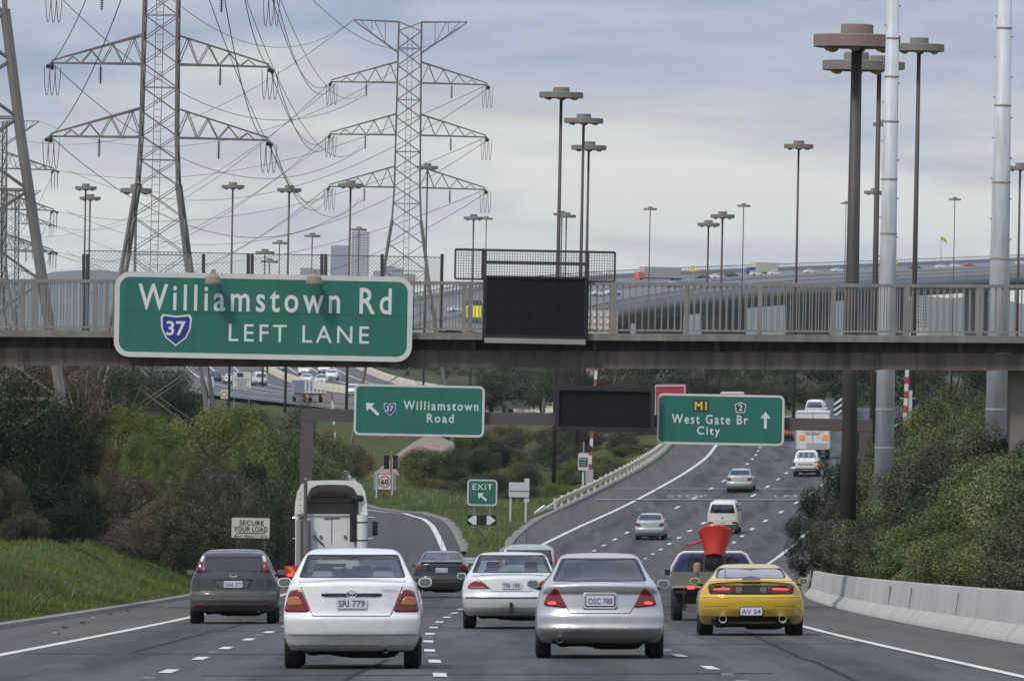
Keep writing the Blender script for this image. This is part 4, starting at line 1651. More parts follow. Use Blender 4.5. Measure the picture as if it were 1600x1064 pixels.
ZCAR = dict(L=4.3, cat='sports car', cr=.30, k=.08, crown=.05, paint=paint('yellow_car_paint', (0.72, 0.46, 0.012)), glass=glass_mat('sloped_car_glass', (.34, .38, .46), .30, .12), seat=M_SEAT_D,
    prof=[(-.2, .90), (.05, .925), (.18, .93), (.5, .97), (.9, 1.08), (1.4, 1.18), (1.8, 1.225), (2.2, 1.22), (2.6, 1.1), (3.1, .88), (3.6, .78), (4.1, .66), (4.35, .52)],
    rear=[(.1, .35), (.26, .2), (.34, .08), (.45, .02), (.58, .0), (.66, .0), (.69, .035), (.86, .06), (.90, .055), (1.3, .07)], front=[(.1, .25), (.3, .03), (.45, .0), (.6, .1), (.8, .4), (1.3, .5)],
    wid=[(.1, .78), (.24, .87), (.36, .905), (.5, .915), (.65, .905), (.80, .85), (.90, .78), (.96, .72), (1.05, .64), (1.15, .57), (1.21, .50), (1.27, .4)],
    zb=.19, axles=(.92, 3.37), rw=.32, tw=.255, track=.775, zbump=.67,
    rwin=[(-.56, 1.155), (.56, 1.155), (.615, .985), (-.615, .985)], fwin=[(-.52, 1.13), (.52, 1.13), (.66, .9), (-.66, .9)],
    swin=[[(1.5, 1.12), (2.3, 1.12), (2.75, .92), (1.3, .93)]],
    lamps=[('tail_light', [(-.715, .83), (-.28, .845), (-.28, .725), (-.69, .72), (-.72, .75)], mat('dark_red_lens', (.10, .012, .014), rough=.15, coat=.6), .010),
           ('brake_lamp', [(-.65, .81), (-.36, .815), (-.36, .785), (-.65, .78)], M_LIT, .013),
           ('reversing_lens', [(-.27, .835), (-.15, .838), (-.15, .735), (-.27, .735)], mat('smoked_lens', (.12, .12, .11), rough=.2), .012)],
    deco=[('lamp_panel', [(-.735, .855), (-.3, .868), (.3, .868), (.735, .855), (.72, .72), (.3, .708), (-.3, .708), (-.72, .72)], M_DARKTRIM, .005),
          ('high_brake_lamp', [(-.16, .935), (.16, .935), (.16, .895), (-.16, .895)], mat('maroon_lens', (.06, .012, .012), rough=.3), .05),
          ('plate_recess', [(-.2, .505), (.2, .505), (.2, .33), (-.2, .33)], M_DARKTRIM, .004),
          ('valance', [(-.62, .34), (-.25, .33), (.25, .33), (.62, .34), (.58, .24), (-.58, .24)], M_UNDER, .004)],
    seams=[([(-.84, .66), (-.6, .655), (.6, .655), (.84, .66)], .008), ([(-.8, .50), (-.4, .51)], .006), ([(.8, .50), (.4, .51)], .006)],
    plate=('AV 54', .42), seat_y=1.75, head_z=1.0, shelf_y=1.0, dash_z=.78, mirror=(2.35, .93), exhaust=(-.49, .54), ex_r=.068, ex_y=-.01, ex_z=.285, rear_heads=False)

WAGON = dict(L=4.6, cr=.2, k=.06, crown=.05, paint=paint('green_silver_paint', (.36, .40, .40), .4, .4), glass=M_GLASS_D, seat=M_SEAT_D,
    prof=[(-.2, 1.0), (.05, 1.05), (.10, 1.10), (.30, 1.50), (.45, 1.56), (.8, 1.585), (2.2, 1.59), (2.7, 1.5), (3.3, 1.12), (3.6, 1.05), (4.1, .95), (4.6, .75)],
    rear=[(.15, .3), (.3, .08), (.45, .0), (.62, .0), (.66, .05), (1.0, .07), (1.5, .08)], front=FRONT,
    wid=[(.1, .7), (.28, .82), (.4, .86), (.7, .875), (.9, .86), (1.05, .82), (1.2, .77), (1.4, .69), (1.52, .63), (1.6, .52)],
    zb=.26, axles=(.85, 3.5), rw=.33, tw=.21, track=.76, zbump=.64,
    rwin=[(-.58, 1.47), (.58, 1.47), (.63, 1.08), (-.63, 1.08)], fwin=[(-.6, 1.46), (.6, 1.46), (.7, 1.1), (-.7, 1.1)],
    swin=[[(.8, 1.48), (2.0, 1.5), (2.0, 1.15), (.7, 1.15)], [(2.1, 1.5), (2.55, 1.46), (3.1, 1.13), (2.1, 1.13)]],
    lamps=[('tail_light', [(-.71, 1.5), (-.64, 1.5), (-.70, 1.0), (-.80, 1.0)], mat('orange_red_lens', (.42, .05, .015), rough=.2), .01)],
    plate=('NWM 512', .8), shelf_y=.8, mirror=(2.9, 1.1))

CAMRY = dict(COROLLA, L=4.8, paint=paint('pale_green_silver', (.42, .475, .47), .35, .38), glass=M_GLASS_D, seat=M_SEAT_D,
    lamps=[('tail_light', [(-.80, .96), (-.60, .955), (-.50, .80), (-.54, .76), (-.80, .82)], M_RED, .008)], deco=[], plate=('WKT 204', .84))
CAMRY['axles'] = (.95, 3.7)

VWVAN = dict(L=4.55, cat='van', cr=.10, k=.07, crown=.06, paint=paint('cream_van_paint', (.70, .68, .58)), glass=M_GLASS_D, seat=M_SEAT_D, bpaint=mat('grey_bumper', (.06, .06, .06), rough=.6),
    prof=[(-.2, 1.0), (.0, 1.35), (.06, 1.5), (.2, 1.85), (.35, 1.91), (.7, 1.94), (2.5, 1.95), (3.6, 1.88), (4.2, 1.2), (4.4, 1.05), (4.6, .8)], smooth=False,
    rear=[(.2, .2), (.34, .06), (.40, .0), (.56, .0), (.58, .05), (1.1, .06), (2.0, .06)], front=[(.15, .2), (.4, 0), (1.0, .05), (2, .1)],
    wid=[(.1, .74), (.3, .86), (.45, .90), (.8, .92), (1.1, .915), (1.3, .87), (1.6, .79), (1.8, .72), (1.88, .65), (1.97, .5)],
    zb=.28, axles=(.95, 3.4), rw=.32, tw=.2, track=.79, zbump=.55,
    rwin=[(-.62, 1.72), (.62, 1.72), (.72, 1.22), (-.72, 1.22)], fwin=[(-.65, 1.75), (.65, 1.75), (.75, 1.25), (-.75, 1.25)],
    swin=[[(.5, 1.75), (1.5, 1.77), (1.5, 1.3), (.45, 1.3)], [(1.6, 1.77), (2.6, 1.77), (2.6, 1.3), (1.6, 1.3)], [(2.7, 1.76), (3.5, 1.74), (3.8, 1.3), (2.7, 1.3)]],
    lamps=[('tail_light', [(-.84, .72), (-.54, .72), (-.54, .60), (-.84, .60)], M_RED, .008)],
    deco=[('tailgate_badge', chaikin([(-.05, .99), (.05, .99), (.05, .89), (-.05, .89)], 1), M_DARKTRIM, .005)],
    seams=[([(-.8, 1.2), (-.8, .78), (.8, .78), (.8, 1.2)], .01)], plate=('DUN 380', .66), shelf_y=.8, seat_y=2.9, head_z=1.4, dash_z=1.05, mirror=(3.6, 1.35), rear_heads=False)

car('corolla', 'white_sedan', 'white sedan with number plate SRI 779 nearest the camera', COROLLA, 549, 102.6, heading=0.004)
root_c = bpy.data.objects['white_sedan']
# emblem: three chrome ovals above the plate, badge lettering
em = MB()
def oval(mb, cx, cz, a, b, y, r=.006, n=20):
    mb.tube([(cx + a * math.cos(2 * math.pi * k / n), y, cz + b * math.sin(2 * math.pi * k / n)) for k in range(n + 1)], r, 5, False)
oval(em, 0, 0, .062, .042, 0, .007)
oval(em, 0, .004, .022, .036, 0, .006)
oval(em, 0, .022, .045, .018, 0, .006)
em.build('chrome_emblem', M_CHROME, root_c, (0, .055, .925))
link_mesh('badge_lettering', text_mesh('COROLLA', .20, .030, 0.01), mat('badge_grey', (.25, .25, .26), rough=.3, metal=.5), root_c, (.475, .068, .965))
car('magna', 'silver_sedan', 'silver sedan with lit brake lamps and number plate OSC 788', MAGNA, 938, 112.5, heading=0.0)
car('focus', 'grey_hatchback', 'dark grey hatchback beside the grass bank with upright tail lamps', FOCUS, 364, 166, heading=0.012)
fo = MB()
oval(fo, 0, 0, .075, .03, 0, .007)
fo.build('chrome_emblem', M_CHROME, bpy.data.objects['grey_hatchback'], (0, .08, .965))
car('falcon', 'white_sedan', 'white sedan with tow bar and number plate TBI 180 behind the silver sedan', FALCON, 799, 155, heading=-0.006)
fa = bpy.data.objects['white_sedan.001']
MB().box((0, -.03, .36), (.07, .12, .20)).box((0, -.06, .47), (.05, .05, .06)).build('tow_bar', M_DARKTRIM, fa)
car('saab', 'navy_hatchback', 'dark navy hatchback with rear spoiler ahead on the exit lane', SAAB, 690, 256, heading=0.008)
MB().tube([(0, 1.9, 1.4), (0, 1.75, 1.9)], .006, 5).build('aerial', M_DARKTRIM, bpy.data.objects['navy_hatchback'])
car('zcar', 'yellow_sports_car', 'yellow sports coupe with twin exhausts and full width tail lamp panel', ZCAR, 1174, 143, heading=-0.012)
zo = bpy.data.objects['yellow_sports_car']
wg = MB()
wg.prism(chaikin([(-.80, .905), (-.72, .945), (-.2, .955), (.2, .955), (.72, .945), (.80, .905), (.70, .925), (.2, .932), (-.2, .932), (-.70, .925)], 1), .03, .20)
wg.build('rear_spoiler', ZCAR['paint'], zo)
MB().bar((-.44, .40, 1.0), (-.44, .62, 1.13), .014).bar((-.44, .40, 1.0), (-.30, .36, .985), .014).build('rear_wiper', M_DARKTRIM, zo)
car('wagon', 'green_silver_wagon', 'greenish silver wagon with tall orange lamps partly hidden by the white sedan', WAGON, 826, 217)
MB().tube([(-.05, 2.0, 1.58), (-.05, 1.9, 2.0)], .006, 5).build('aerial', M_DARKTRIM, bpy.data.objects['green_silver_wagon'])
car('camry', 'pale_sedan', 'pale green silver sedan left of the cream van on the rise', CAMRY, 1015, 473, h=.04, heading=-.06)
car('camry', 'pale_sedan', 'pale green silver sedan farthest up the rise before the ute', CAMRY, 1155, 541, h=.04, heading=-.09)
car('vwvan', 'cream_van', 'boxy cream van with dark rear window in the middle lane', VWVAN, 1129, 484, h=.04, heading=-.08)

# ------------------------------------------------------------------ structures over and beside the road
M_SIGN = streak_mat('sign_green', (0.022, 0.165, 0.118), (0.020, 0.118, 0.088), (2, 1, .25), 1.1, .45, .7)
M_WHITE = mat('sign_white', (0.62, 0.61, 0.58), rough=0.5, noise=((0.5, 0.49, 0.46), .6), nscale=2)
M_LETTER = mat('sign_lettering', (0.66, 0.67, 0.66), rough=0.5)
M_BLUE = mat('shield_blue', (0.025, 0.03, 0.22), rough=0.45)
M_SIGNBACK = mat('aluminium_back', (0.33, 0.34, 0.35), rough=0.5, metal=.5)
M_INK = mat('sign_black', (0.015, 0.015, 0.016), rough=0.5)
M_BROWN = mat('brown_steel', (0.105, 0.082, 0.078), rough=0.6, noise=((0.075, 0.058, 0.054), .7), nscale=1.2)
M_RAIL = mat('weathered_rail', (0.25, 0.235, 0.215), rough=0.6, noise=((0.17, 0.15, 0.13), .8), nscale=1.5)
M_GIRDER = streak_mat('stained_girder', (0.165, 0.128, 0.105), (0.055, 0.043, 0.037), (2.2, 1, .25), 1.6)
M_DECK = streak_mat('deck_concrete', (0.27, 0.24, 0.20), (0.13, 0.115, 0.10), (1.5, 1, .4), 1.5)
M_VMS = mat('matt_black_screen', (0.010, 0.0095, 0.012), rough=0.6, spec=.2)
M_YELLOW = mat('sign_yellow', (0.72, 0.50, 0.03), rough=.5)


def child_at(o, root):
    """keep a mesh built in world coordinates in place under its root"""
    o.matrix_parent_inverse = Matrix.Translation(-Vector(root.location))
    return o


def rel(root, px, py, d):
    return P(px, py, d) - Vector(root.location)


def split_words(me, n):
    """cut a lettering mesh into n words at its widest gaps"""
    co = np.zeros(len(me.vertices) * 3, np.float32)
    me.vertices.foreach_get('co', co)
    co = co.reshape(-1, 3)
    polys = [list(p.vertices) for p in me.polygons]
    ext = sorted((min(co[v][0] for v in p), max(co[v][0] for v in p), k) for k, p in enumerate(polys))
    gaps, hi = [], ext[0][1]
    for e in ext[1:]:
        if e[0] > hi:
            gaps.append((e[0] - hi, (e[0] + hi) / 2))
        hi = max(hi, e[1])
    cuts = sorted(g[1] for g in sorted(gaps)[::-1][:n - 1])
    out = []
    for w in range(n):
        lo_, hi_ = (cuts[w - 1] if w else -1e9), (cuts[w] if w < n - 1 else 1e9)
        sel = [p for p in polys if lo_ < sum(co[v][0] for v in p) / len(p) <= hi_]
        used = sorted({v for p in sel for v in p})
        ix = {v: q for q, v in enumerate(used)}
        out.append(mesh_from('lettering', [co[v] for v in used], [[ix[v] for v in p] for p in sel]))
    return out


def put_text(root, body, px, py, w, h, d, material, bold=.02, spacing=1.06, name='lettering', parent=None):
    k = K(d)
    me = text_mesh(body, w / k, h / k, bold, spacing)
    n = len(body.split())
    for m_ in (split_words(me, n) if n > 1 else [me]):
        o = link_mesh(name, m_, material, parent or root, rel(root, px, py, d))
    return o


SHIELD = [(-.5, .40), (-.43, .5), (0, .45), (.43, .5), (.5, .40), (.47, .05), (.33, -.24), (0, -.5), (-.33, -.24), (-.47, .05)]


def shield(root, px, py, w, h, d, num, nm_=M_BLUE):
    k = K(d)
    o = MB().prism([(x * w / k, z * h / k) for x, z in SHIELD], -.006, 0).build('route_shield', M_LETTER, root, rel(root, px, py, d))
    MB().prism([(x * w / k * .88, z * h / k * .88) for x, z in SHIELD], -.010, -.006).build('shield_field', nm_, o)
    link_mesh('shield_number', text_mesh(num, w / k * .62, h / k * .46, .02), M_LETTER, o, (0, -.014, h / k * .06))
    return o


def arrow(root, px, py, length, width, d, ang, name='arrow'):
    """ang: direction in the sign plane, degrees anticlockwise from right"""
    k = K(d)
    l, w = length / k, width / k
    pts = [(-l / 2, -w * .14), (l * .12, -w * .14), (l * .12, -w * .5), (l / 2, 0), (l * .12, w * .5), (l * .12, w * .14), (-l / 2, w * .14)]
    c, s_ = math.cos(R(ang)), math.sin(R(ang))
    return MB().prism([(x * c - z * s_, x * s_ + z * c) for x, z in pts], -.004, 0).build(name, M_LETTER, root, rel(root, px, py, d))


def sign(name, label, px, py, d, w, h, border=5, corner=16, panel=M_SIGN, frame=M_WHITE, thick=.05, posts=None, post_m=None, post_w=.07, cat='sign', group=None):
    """sign board with a raised border; posts: photograph columns of its posts"""
    k = K(d)
    c = P(px, py, d)
    root = empty(name, c, 0, label, cat, group)
    W, H = w / k, h / k
    MB().prism(rrect(W, H, corner / k), 0.0, thick).build('panel', panel, root)
    if border:
        vs, fs = ring(rrect(W, H, corner / k), rrect(W - 2 * border / k, H - 2 * border / k, max(corner - border, 1) / k), -.004, 0.0)
        MB().add(vs, fs).build('border', frame, root)
    if posts:
        for pp in posts:
            x = P(pp, py, d).x - c.x
            g = ground(c.x + x, d)
            MB().box((x, thick + post_w / 2 + .002, (H / 2 * .9 + g - .3 - c.z) / 2), (post_w, post_w, H / 2 * .9 - (g - .3 - c.z))).build('post', post_m or M_GALV, root)
    return root


# ---- footbridge ----------------------------------------------------
DB = 208.0
kb = K(DB)


def bz(px, y0, y1):
    """height on the bridge line: photograph row y0 at column 0, y1 at column 1600"""
    return P(px, y0 + (y1 - y0) * px / 1600, DB)


br = empty('footbridge', bz(800, 570, 578), 0, 'long concrete footbridge with weathered baluster railing spanning the freeway', 'footbridge')


def bslab(name, ya, yb, y_front, y_back, m):
    mb = MB()
    pts = []
    for px in (-60, 1660):
        a, b = bz(px, *ya), bz(px, *yb)
        pts.append((a, b))
    (a0, b0), (a1, b1) = pts
    vs = []
    for yy in (y_front, y_back):
        for p in (a0, a1, b1, b0):
            vs.append((p.x, DB + yy, p.z))
    mb.add(vs, [(0, 3, 2, 1), (4, 5, 6, 7), (0, 1, 5, 4), (3, 7, 6, 2), (0, 4, 7, 3), (1, 2, 6, 5)])
    return child_at(mb.build(name, m, br), br)


bslab('deck_slab', (516, 525), (526, 536), -.55, 3.0, M_DECK)
bslab('girder_web', (526.3, 536.3), (544, 553), .22, .5, M_GIRDER)
bslab('girder', (543.5, 552.5), (571, 579), -.22, .5, M_GIRDER)
bslab('girder', (526.3, 536.3), (571, 579), 2.1, 2.42, M_GIRDER)
for px in range(-20, 1660, 190):
    a, b = bz(px, 527, 537), bz(px, 543, 552)
    child_at(MB().box((a.x, DB + .05, (a.z + b.z) / 2), (.12, .3, a.z - b.z - .01)).build('deck_bracket', M_GIRDER, br), br)
bal = MB().box((0, 0, 0), (.026, .026, 1.16))
bal_me = mesh_from('baluster', bal.v, bal.f)
bal_me.materials.append(M_RAIL)
post_me = None
step = 0.163
for yy, nm in ((-.42, 'near'), (2.85, 'far')):
    for (ya, yb, th) in (((436, 445), (440.5, 449.5), .09), ((509, 518), (512, 521), .06)):
        mb = MB()
        p0, p1 = bz(-60, *ya), bz(1660, *ya)
        q0, q1 = bz(-60, *yb), bz(1660, *yb)
        mb.bar(((p0.x + q0.x) / 2, DB + yy, (p0.z + q0.z) / 2), ((p1.x + q1.x) / 2, DB + yy, (p1.z + q1.z) / 2), th, p0.z - q0.z)
        child_at(mb.build('handrail' if ya[0] < 450 else 'bottom_rail', M_RAIL, br), br)
    x = bz(0, 437, 446).x - .4 + (.05 if nm == 'far' else 0)
    while x < bz(1605, 437, 446).x + .3:
        px = 800 + (x / DB) * FPX
        hide = nm == 'far' and (190 < px < 632 or 765 < px < 908)
        if not hide:
            a, b = bz(px, 440, 449), bz(px, 511, 520)
            link_mesh('baluster', bal_me, None, br, Vector((x, DB + yy, (a.z + b.z) / 2)) - Vector(br.location))
        x += step
    for k in range(-8, 9):
        px = 957 + k * 115 + (7 if nm == 'far' else 0)
        if -20 < px < 1640 and not (nm == 'far' and 190 < px < 632):
            a, b = bz(px, 438, 447), bz(px, 516, 525)
            child_at(MB().box((a.x, DB + yy, (a.z + b.z) / 2 - .01), (.10, .10, a.z - b.z)).build('rail_post', M_RAIL, br), br)
# pier at the right end
pr = P(1600, 700, DB)
child_at(MB().box((pr.x + .05, DB + 1.2, (bz(1600, 570, 578).z + pr.z) / 2 - 1.2), (.75, 1.6, bz(1600, 570, 578).z - pr.z + 2.4)).build('pier', mat('brown_concrete', (.22, .185, .155), rough=.9, noise=((.15, .125, .105), .8), nscale=.7), br), br)
child_at(MB().box((P(1558, 640, DB).x + 4.0, DB + 1.2, -3), (.7, 1.6, 9)).build('pier', M_DECK, br), br)
sg = sign('marker_plate', 'small pale rectangular plate fixed to the bridge girder above the white pole', 1567, 558, DB - .05, 25, 13, 1.5, 2, M_WHITE, M_WHITE, .03)
put_text(sg, '-E 1', 1566, 558.5, 13, 5, DB - .06, M_INK)

# ---- the large direction sign on the footbridge
DS = DB - .75
big = sign('direction_sign', 'large green Williamstown Rd left lane direction sign on the footbridge', 411.5, 495, DS, 466, 133, 8, 24, thick=.10)
put_text(big, 'Williamstown Rd', 414, 467.5, 396, 41, DS - .006, M_LETTER, .014, 1.32)
put_text(big, 'LEFT LANE', 467, 521.5, 219, 27, DS - .006, M_LETTER, .004, 1.3)
shield(big, 275, 516, 49, 50, DS - .002, '37')
for py in (488.0,):
    MB().box((0, -.001, 0), (455 / K(DS), .004, .012)).build('panel_joint', mat('joint_green', (.007, .085, .06), rough=.6), big, rel(big, 411.5, 490, DS))
for px in (333, 491):
    p = P(px, 434, DS - .35)
    fl = empty('floodlight', p, 0, 'small dusty dome floodlight above the letter %s on the large green sign' % ('m' if px < 400 else 'w'), 'floodlight', 'floodlights on the direction sign')
    MB().lathe([(.20, -.16), (.205, -.12), (.17, .02), (.07, .10), (.05, .20), (.035, .21)], n=16).build('housing', mat('dusty_housing', (.24, .20, .16), rough=.8), fl)
    MB().lathe([(.001, -.155), (.185, -.15)], n=16).build('lamp_glass', M_BLACK, fl)
    MB().bar((0, 0, .1), (0, .5, .12), .05).build('bracket', M_DARKSTEEL, fl)

# ---- first message board with its cage
v1 = empty('message_board', P(836, 527, DB - .7), 0, 'blank black electronic message board hung on the footbridge', 'message board')
k1 = K(DB - .7)
MB().box((0, .15, 47 / k1), (158 / k1, .30, 95 / k1)).build('screen', M_VMS, v1)
for q in range(1, 6):
    MB().box((-79 / k1 + q * 158 / 6 / k1, -.004, 47 / k1), (.012, .006, 88 / k1)).build('module_joint', M_BLACK, v1)
for q in range(1, 4):
    MB().box((0, -.004, q * 95 / 4 / k1), (150 / k1, .006, .012)).build('module_joint', M_BLACK, v1)
vs, fs = ring(rrect(159.5 / k1, 96.5 / k1, .01, 1), rrect(152 / k1, 89 / k1, .01, 1), -.03, 0.0)
MB().add(vs, fs).build('bezel', M_BLACK, v1, (0, 0, 47 / k1))
for sx in (-1, 1):
    MB().box((sx * 80.5 / k1, .12, 66 / k1), (4.5 / k1, .12, 140 / k1)).build('frame_post', M_DARKSTEEL, v1)
MB().box((0, .10, 116 / k1), (157 / k1, .1, 5 / k1)).build('frame_rail', M_DARKSTEEL, v1)
MB().box((0, .0, -6 / k1), (158 / k1, .25, 8 / k1)).build('support_beam', M_GALV, v1)
cg = empty('mesh_cage', P(835, 438, DB - .3), 0, 'open wire mesh safety cage rising behind the upper message board', 'safety screen')
for a, b in (((-124, 0), (-124, 46)), ((125, 0), (125, 46)), ((-81, 0), (-81, 46)), ((80, 0), (80, 46)), ((-124, 46), (125, 46)), ((-124, 0), (125, 0))):
    MB().bar((a[0] / kb, 0, a[1] / kb), (b[0] / kb, 0, b[1] / kb), .05).build('frame_bar', M_DARKSTEEL, cg)
mm = MB()
for i in range(-123, 125, 4):
    mm.bar((i / kb, .02, 0), (i / kb, .02, 46 / kb), .010)
for j in range(4, 46, 4):
    mm.bar((-124 / kb, .02, j / kb), (125 / kb, .02, j / kb), .010)
tag(mm.build('wire_mesh', M_DARKSTEEL, cg), kind='stuff')

# ---- chain-link fence on the ramp behind the footbridge
DF = 216.0
cf = empty('chain_link_fence', P(410, 520, DF), 0, 'chain link fence on dark posts behind the footbridge railing', 'fence')
for px, tilt in ((131, 0), (137, 0), (318, 0), (388, 0), (394, 0), (503, 0), (509, 0), (597, 0), (688, 3)):
    a, b = rel(cf, px, 520, DF), rel(cf, px + tilt, 397, DF)
    MB().bar(a, b, .085).build('post', M_DARKSTEEL, cf)
mm = MB()
kf = K(DF)
x0, x1, z0_, z1_ = rel(cf, 131, 420, DF).x, rel(cf, 690, 420, DF).x, rel(cf, 410, 445, DF).z, rel(cf, 410, 397, DF).z
hgt = z1_ - z0_
t = x0 - hgt
while t < x1:
    for sgn in (1, -1):
        xa, xb = (t, t + hgt) if sgn > 0 else (t + hgt, t)
        za, zb = z0_, z1_
        # clip to the fence
        def clip(xa, za, xb, zb):
            if xa < x0:
                za, xa = za + (zb - za) * (x0 - xa) / (xb - xa), x0
            if xb > x1:
                zb, xb = za + (zb - za) * (x1 - xa) / (xb - xa), x1
            return xa, za, xb, zb
        if sgn > 0:
            q = clip(xa, za, xb, zb)
        else:
            q = clip(xb, zb, xa, za)
        if q[2] - q[0] > .05:
            mm.bar((q[0], 0, q[1]), (q[2], 0, q[3]), .009)
    t += .105
tag(mm.build('chain_link', M_GALV, cf), kind='stuff')
MB().bar((x0, 0, z1_), (x1, 0, z1_), .02).build('top_wire', M_DARKSTEEL, cf)
MB().box(((x0 + x1) / 2, .6, -.35), (x1 - x0 + 1, 2.0, .35)).build('ramp_deck', M_DECK, cf)

# ---- gantry with its two signs and message board
DG = 300.0
kg = K(DG)
ga = empty('sign_gantry', (P(480, 650, DG).x, DG, ground(P(480, 650, DG).x, DG)), 0, 'brown steel portal gantry carrying two green signs over the road', 'gantry')
yl, yr_ = P(480, 648, DG), P(1353, 665, DG)
child_at(MB().box(((yl.x + yr_.x) / 2, DG, yl.z), (yr_.x - yl.x + .45, .45, 19 / kg)).build('beam', M_BROWN, ga), ga)
for p in (yl, yr_):
    g = ground(p.x, DG) - .5
    child_at(MB().box((p.x, DG, (p.z - 9.6 / kg + g) / 2), (.45, .44, p.z - 9.6 / kg - g)).build('post', M_BROWN, ga), ga)
g1 = sign('direction_sign', 'green Williamstown Road exit sign with diagonal arrow on the gantry', 655, 641.5, DG - .45, 204, 80, 3.5, 9, thick=.07)
dd = DG - .456
put_text(g1, 'Williamstown', 689, 634, 117, 14.5, dd, M_LETTER, .016, 1.28)
put_text(g1, 'Road', 688, 653.5, 42, 14, dd, M_LETTER, .016, 1.28)
shield(g1, 609, 639.5, 19, 19.5, DG - .452, '37')
arrow(g1, 581.5, 638.5, 27, 17, DG - .452, 137)
g2 = sign('direction_sign', 'green M1 West Gate Br City sign with upward arrow on the gantry', 1126, 655.5, DG - .45, 199, 79, 3.5, 9, thick=.07)
o = MB().box((0, 0, 0), (25 / kg, .008, 19 / kg)).build('route_box', mat('route_box_green', (.03, .06, .035), rough=.5), g2, rel(g2, 1095, 634, DG - .452))
put_text(g2, 'M1', 1095, 634, 19, 13, DG - .46, M_YELLOW, .03)
put_text(g2, 'West Gate Br', 1109, 655, 119, 15, dd, M_LETTER, .016, 1.28)
put_text(g2, 'City', 1107, 674.5, 36, 17, dd, M_LETTER, .016, 1.28)
arrow(g2, 1196, 656.5, 26, 16, DG - .452, 90)
pent = [(0, .5), (.5, .28), (.38, -.5), (-.38, -.5), (-.5, .28)]
o = MB().prism([(x * 18 / kg, z * 17 / kg) for x, z in pent], -.006, 0).build('route_shield', M_LETTER, g2, rel(g2, 1157, 636.5, DG - .452))
MB().prism([(x * 15 / kg, z * 14 / kg) for x, z in pent], -.010, -.006).build('shield_field', mat('shield_dark', (.03, .045, .035), rough=.5), o)
link_mesh('shield_number', text_mesh('2', 6.5 / kg, 10 / kg, .02), M_LETTER, o, (0, -.014, 0))
v2 = empty('message_board', P(945, 639, DG - .75), 0, 'blank black electronic message board on the gantry beside the M1 sign', 'message board')
MB().box((0, .25, 0), (155 / kg, .5, 70 / kg)).build('screen', M_VMS, v2)
vs, fs = ring(rrect(156 / kg, 71 / kg, .02, 1), rrect(143 / kg, 56 / kg, .02, 1), -.10, 0.0)
MB().add(vs, fs).build('bezel', mat('charcoal_bezel', (.02, .019, .02), rough=.6), v2)

# ---- light masts with saucer heads
M_MASTS = [streak_mat('mast_brown', (.075, .062, .056), (.04, .033, .03), (2, 2, .3), 1.0, .6), streak_mat('mast_grey', (.10, .095, .088), (.06, .056, .052), (2, 2, .3), 1.0, .6)]
M_DISCS = [mat('saucer_beige', (.25, .22, .19), rough=.7, noise=((.17, .15, .13), .7), nscale=.8), mat('saucer_pink', (.25, .18, .155), rough=.7, noise=((.17, .12, .105), .7), nscale=.8), mat('saucer_grey', (.22, .205, .185), rough=.7, noise=((.15, .14, .125), .7), nscale=.8)]
_mast_cache = {}


def mast(px, py, dia, label, D=2.65, col=0, disc=0, base=None, r=.17, group='saucer light masts'):
    """py: middle of the saucer's rim; dia: its width in photograph pixels"""
    d = FPX * D / dia
    top = P(px, py, d)
    g = base if base is not None else (ground(top.x, d) if d < 2900 else -12)
    H = top.z - g
    root = empty('light_mast', (top.x, d, g - .4), 0, label, 'light mast', group)
    nseg = 16 if dia > 40 else 10
    r *= .70
    MB().lathe([(r * 1.35, 0), (r * .85, H + .3)], n=nseg).build('pole', M_MASTS[col], root, smooth=True)
    Rr = D / 2
    key = (D, disc, nseg)
    if key not in _mast_cache:
        a = MB().lathe([(.12, -.20), (Rr * .93, -.20), (Rr, -.18), (Rr, .17), (Rr * .97, .195), (Rr * .40, .21)], n=40 if dia > 40 else 24)
        b = MB().lathe([(Rr * .38, .20), (Rr * .37, .50), (Rr * .33, .525), (.01, .53)], n=32 if dia > 40 else 20)
        c = MB()
        l = []
        ma, mb_ = mesh_from('saucer', a.v, a.f), mesh_from('cap', b.v, b.f)
        for q in (ma, mb_):
            q.materials.append(M_DISCS[disc])
        ln = MB().lathe([(.19, .01), (.17, -.06), (.10, -.11), (.01, -.125)], n=12)
        ml = mesh_from('lamp', ln.v, ln.f, True)
        ml.materials.append(mat('lamp_lens', (.28, .24, .17), rough=.3))
        _mast_cache[key] = (ma, mb_, ml)
    ma, mb_, ml = _mast_cache[key]
    s = link_mesh('saucer', ma, None, root, (0, 0, H + .4))
    link_mesh('cap', mb_, None, root, (0, 0, H + .4))
    if dia > 30:
        for k in range(6):
            a = k * math.pi / 3 + .4
            link_mesh('lamp', ml, None, s, (Rr * .68 * math.cos(a), Rr * .68 * math.sin(a), -.205))
    return root


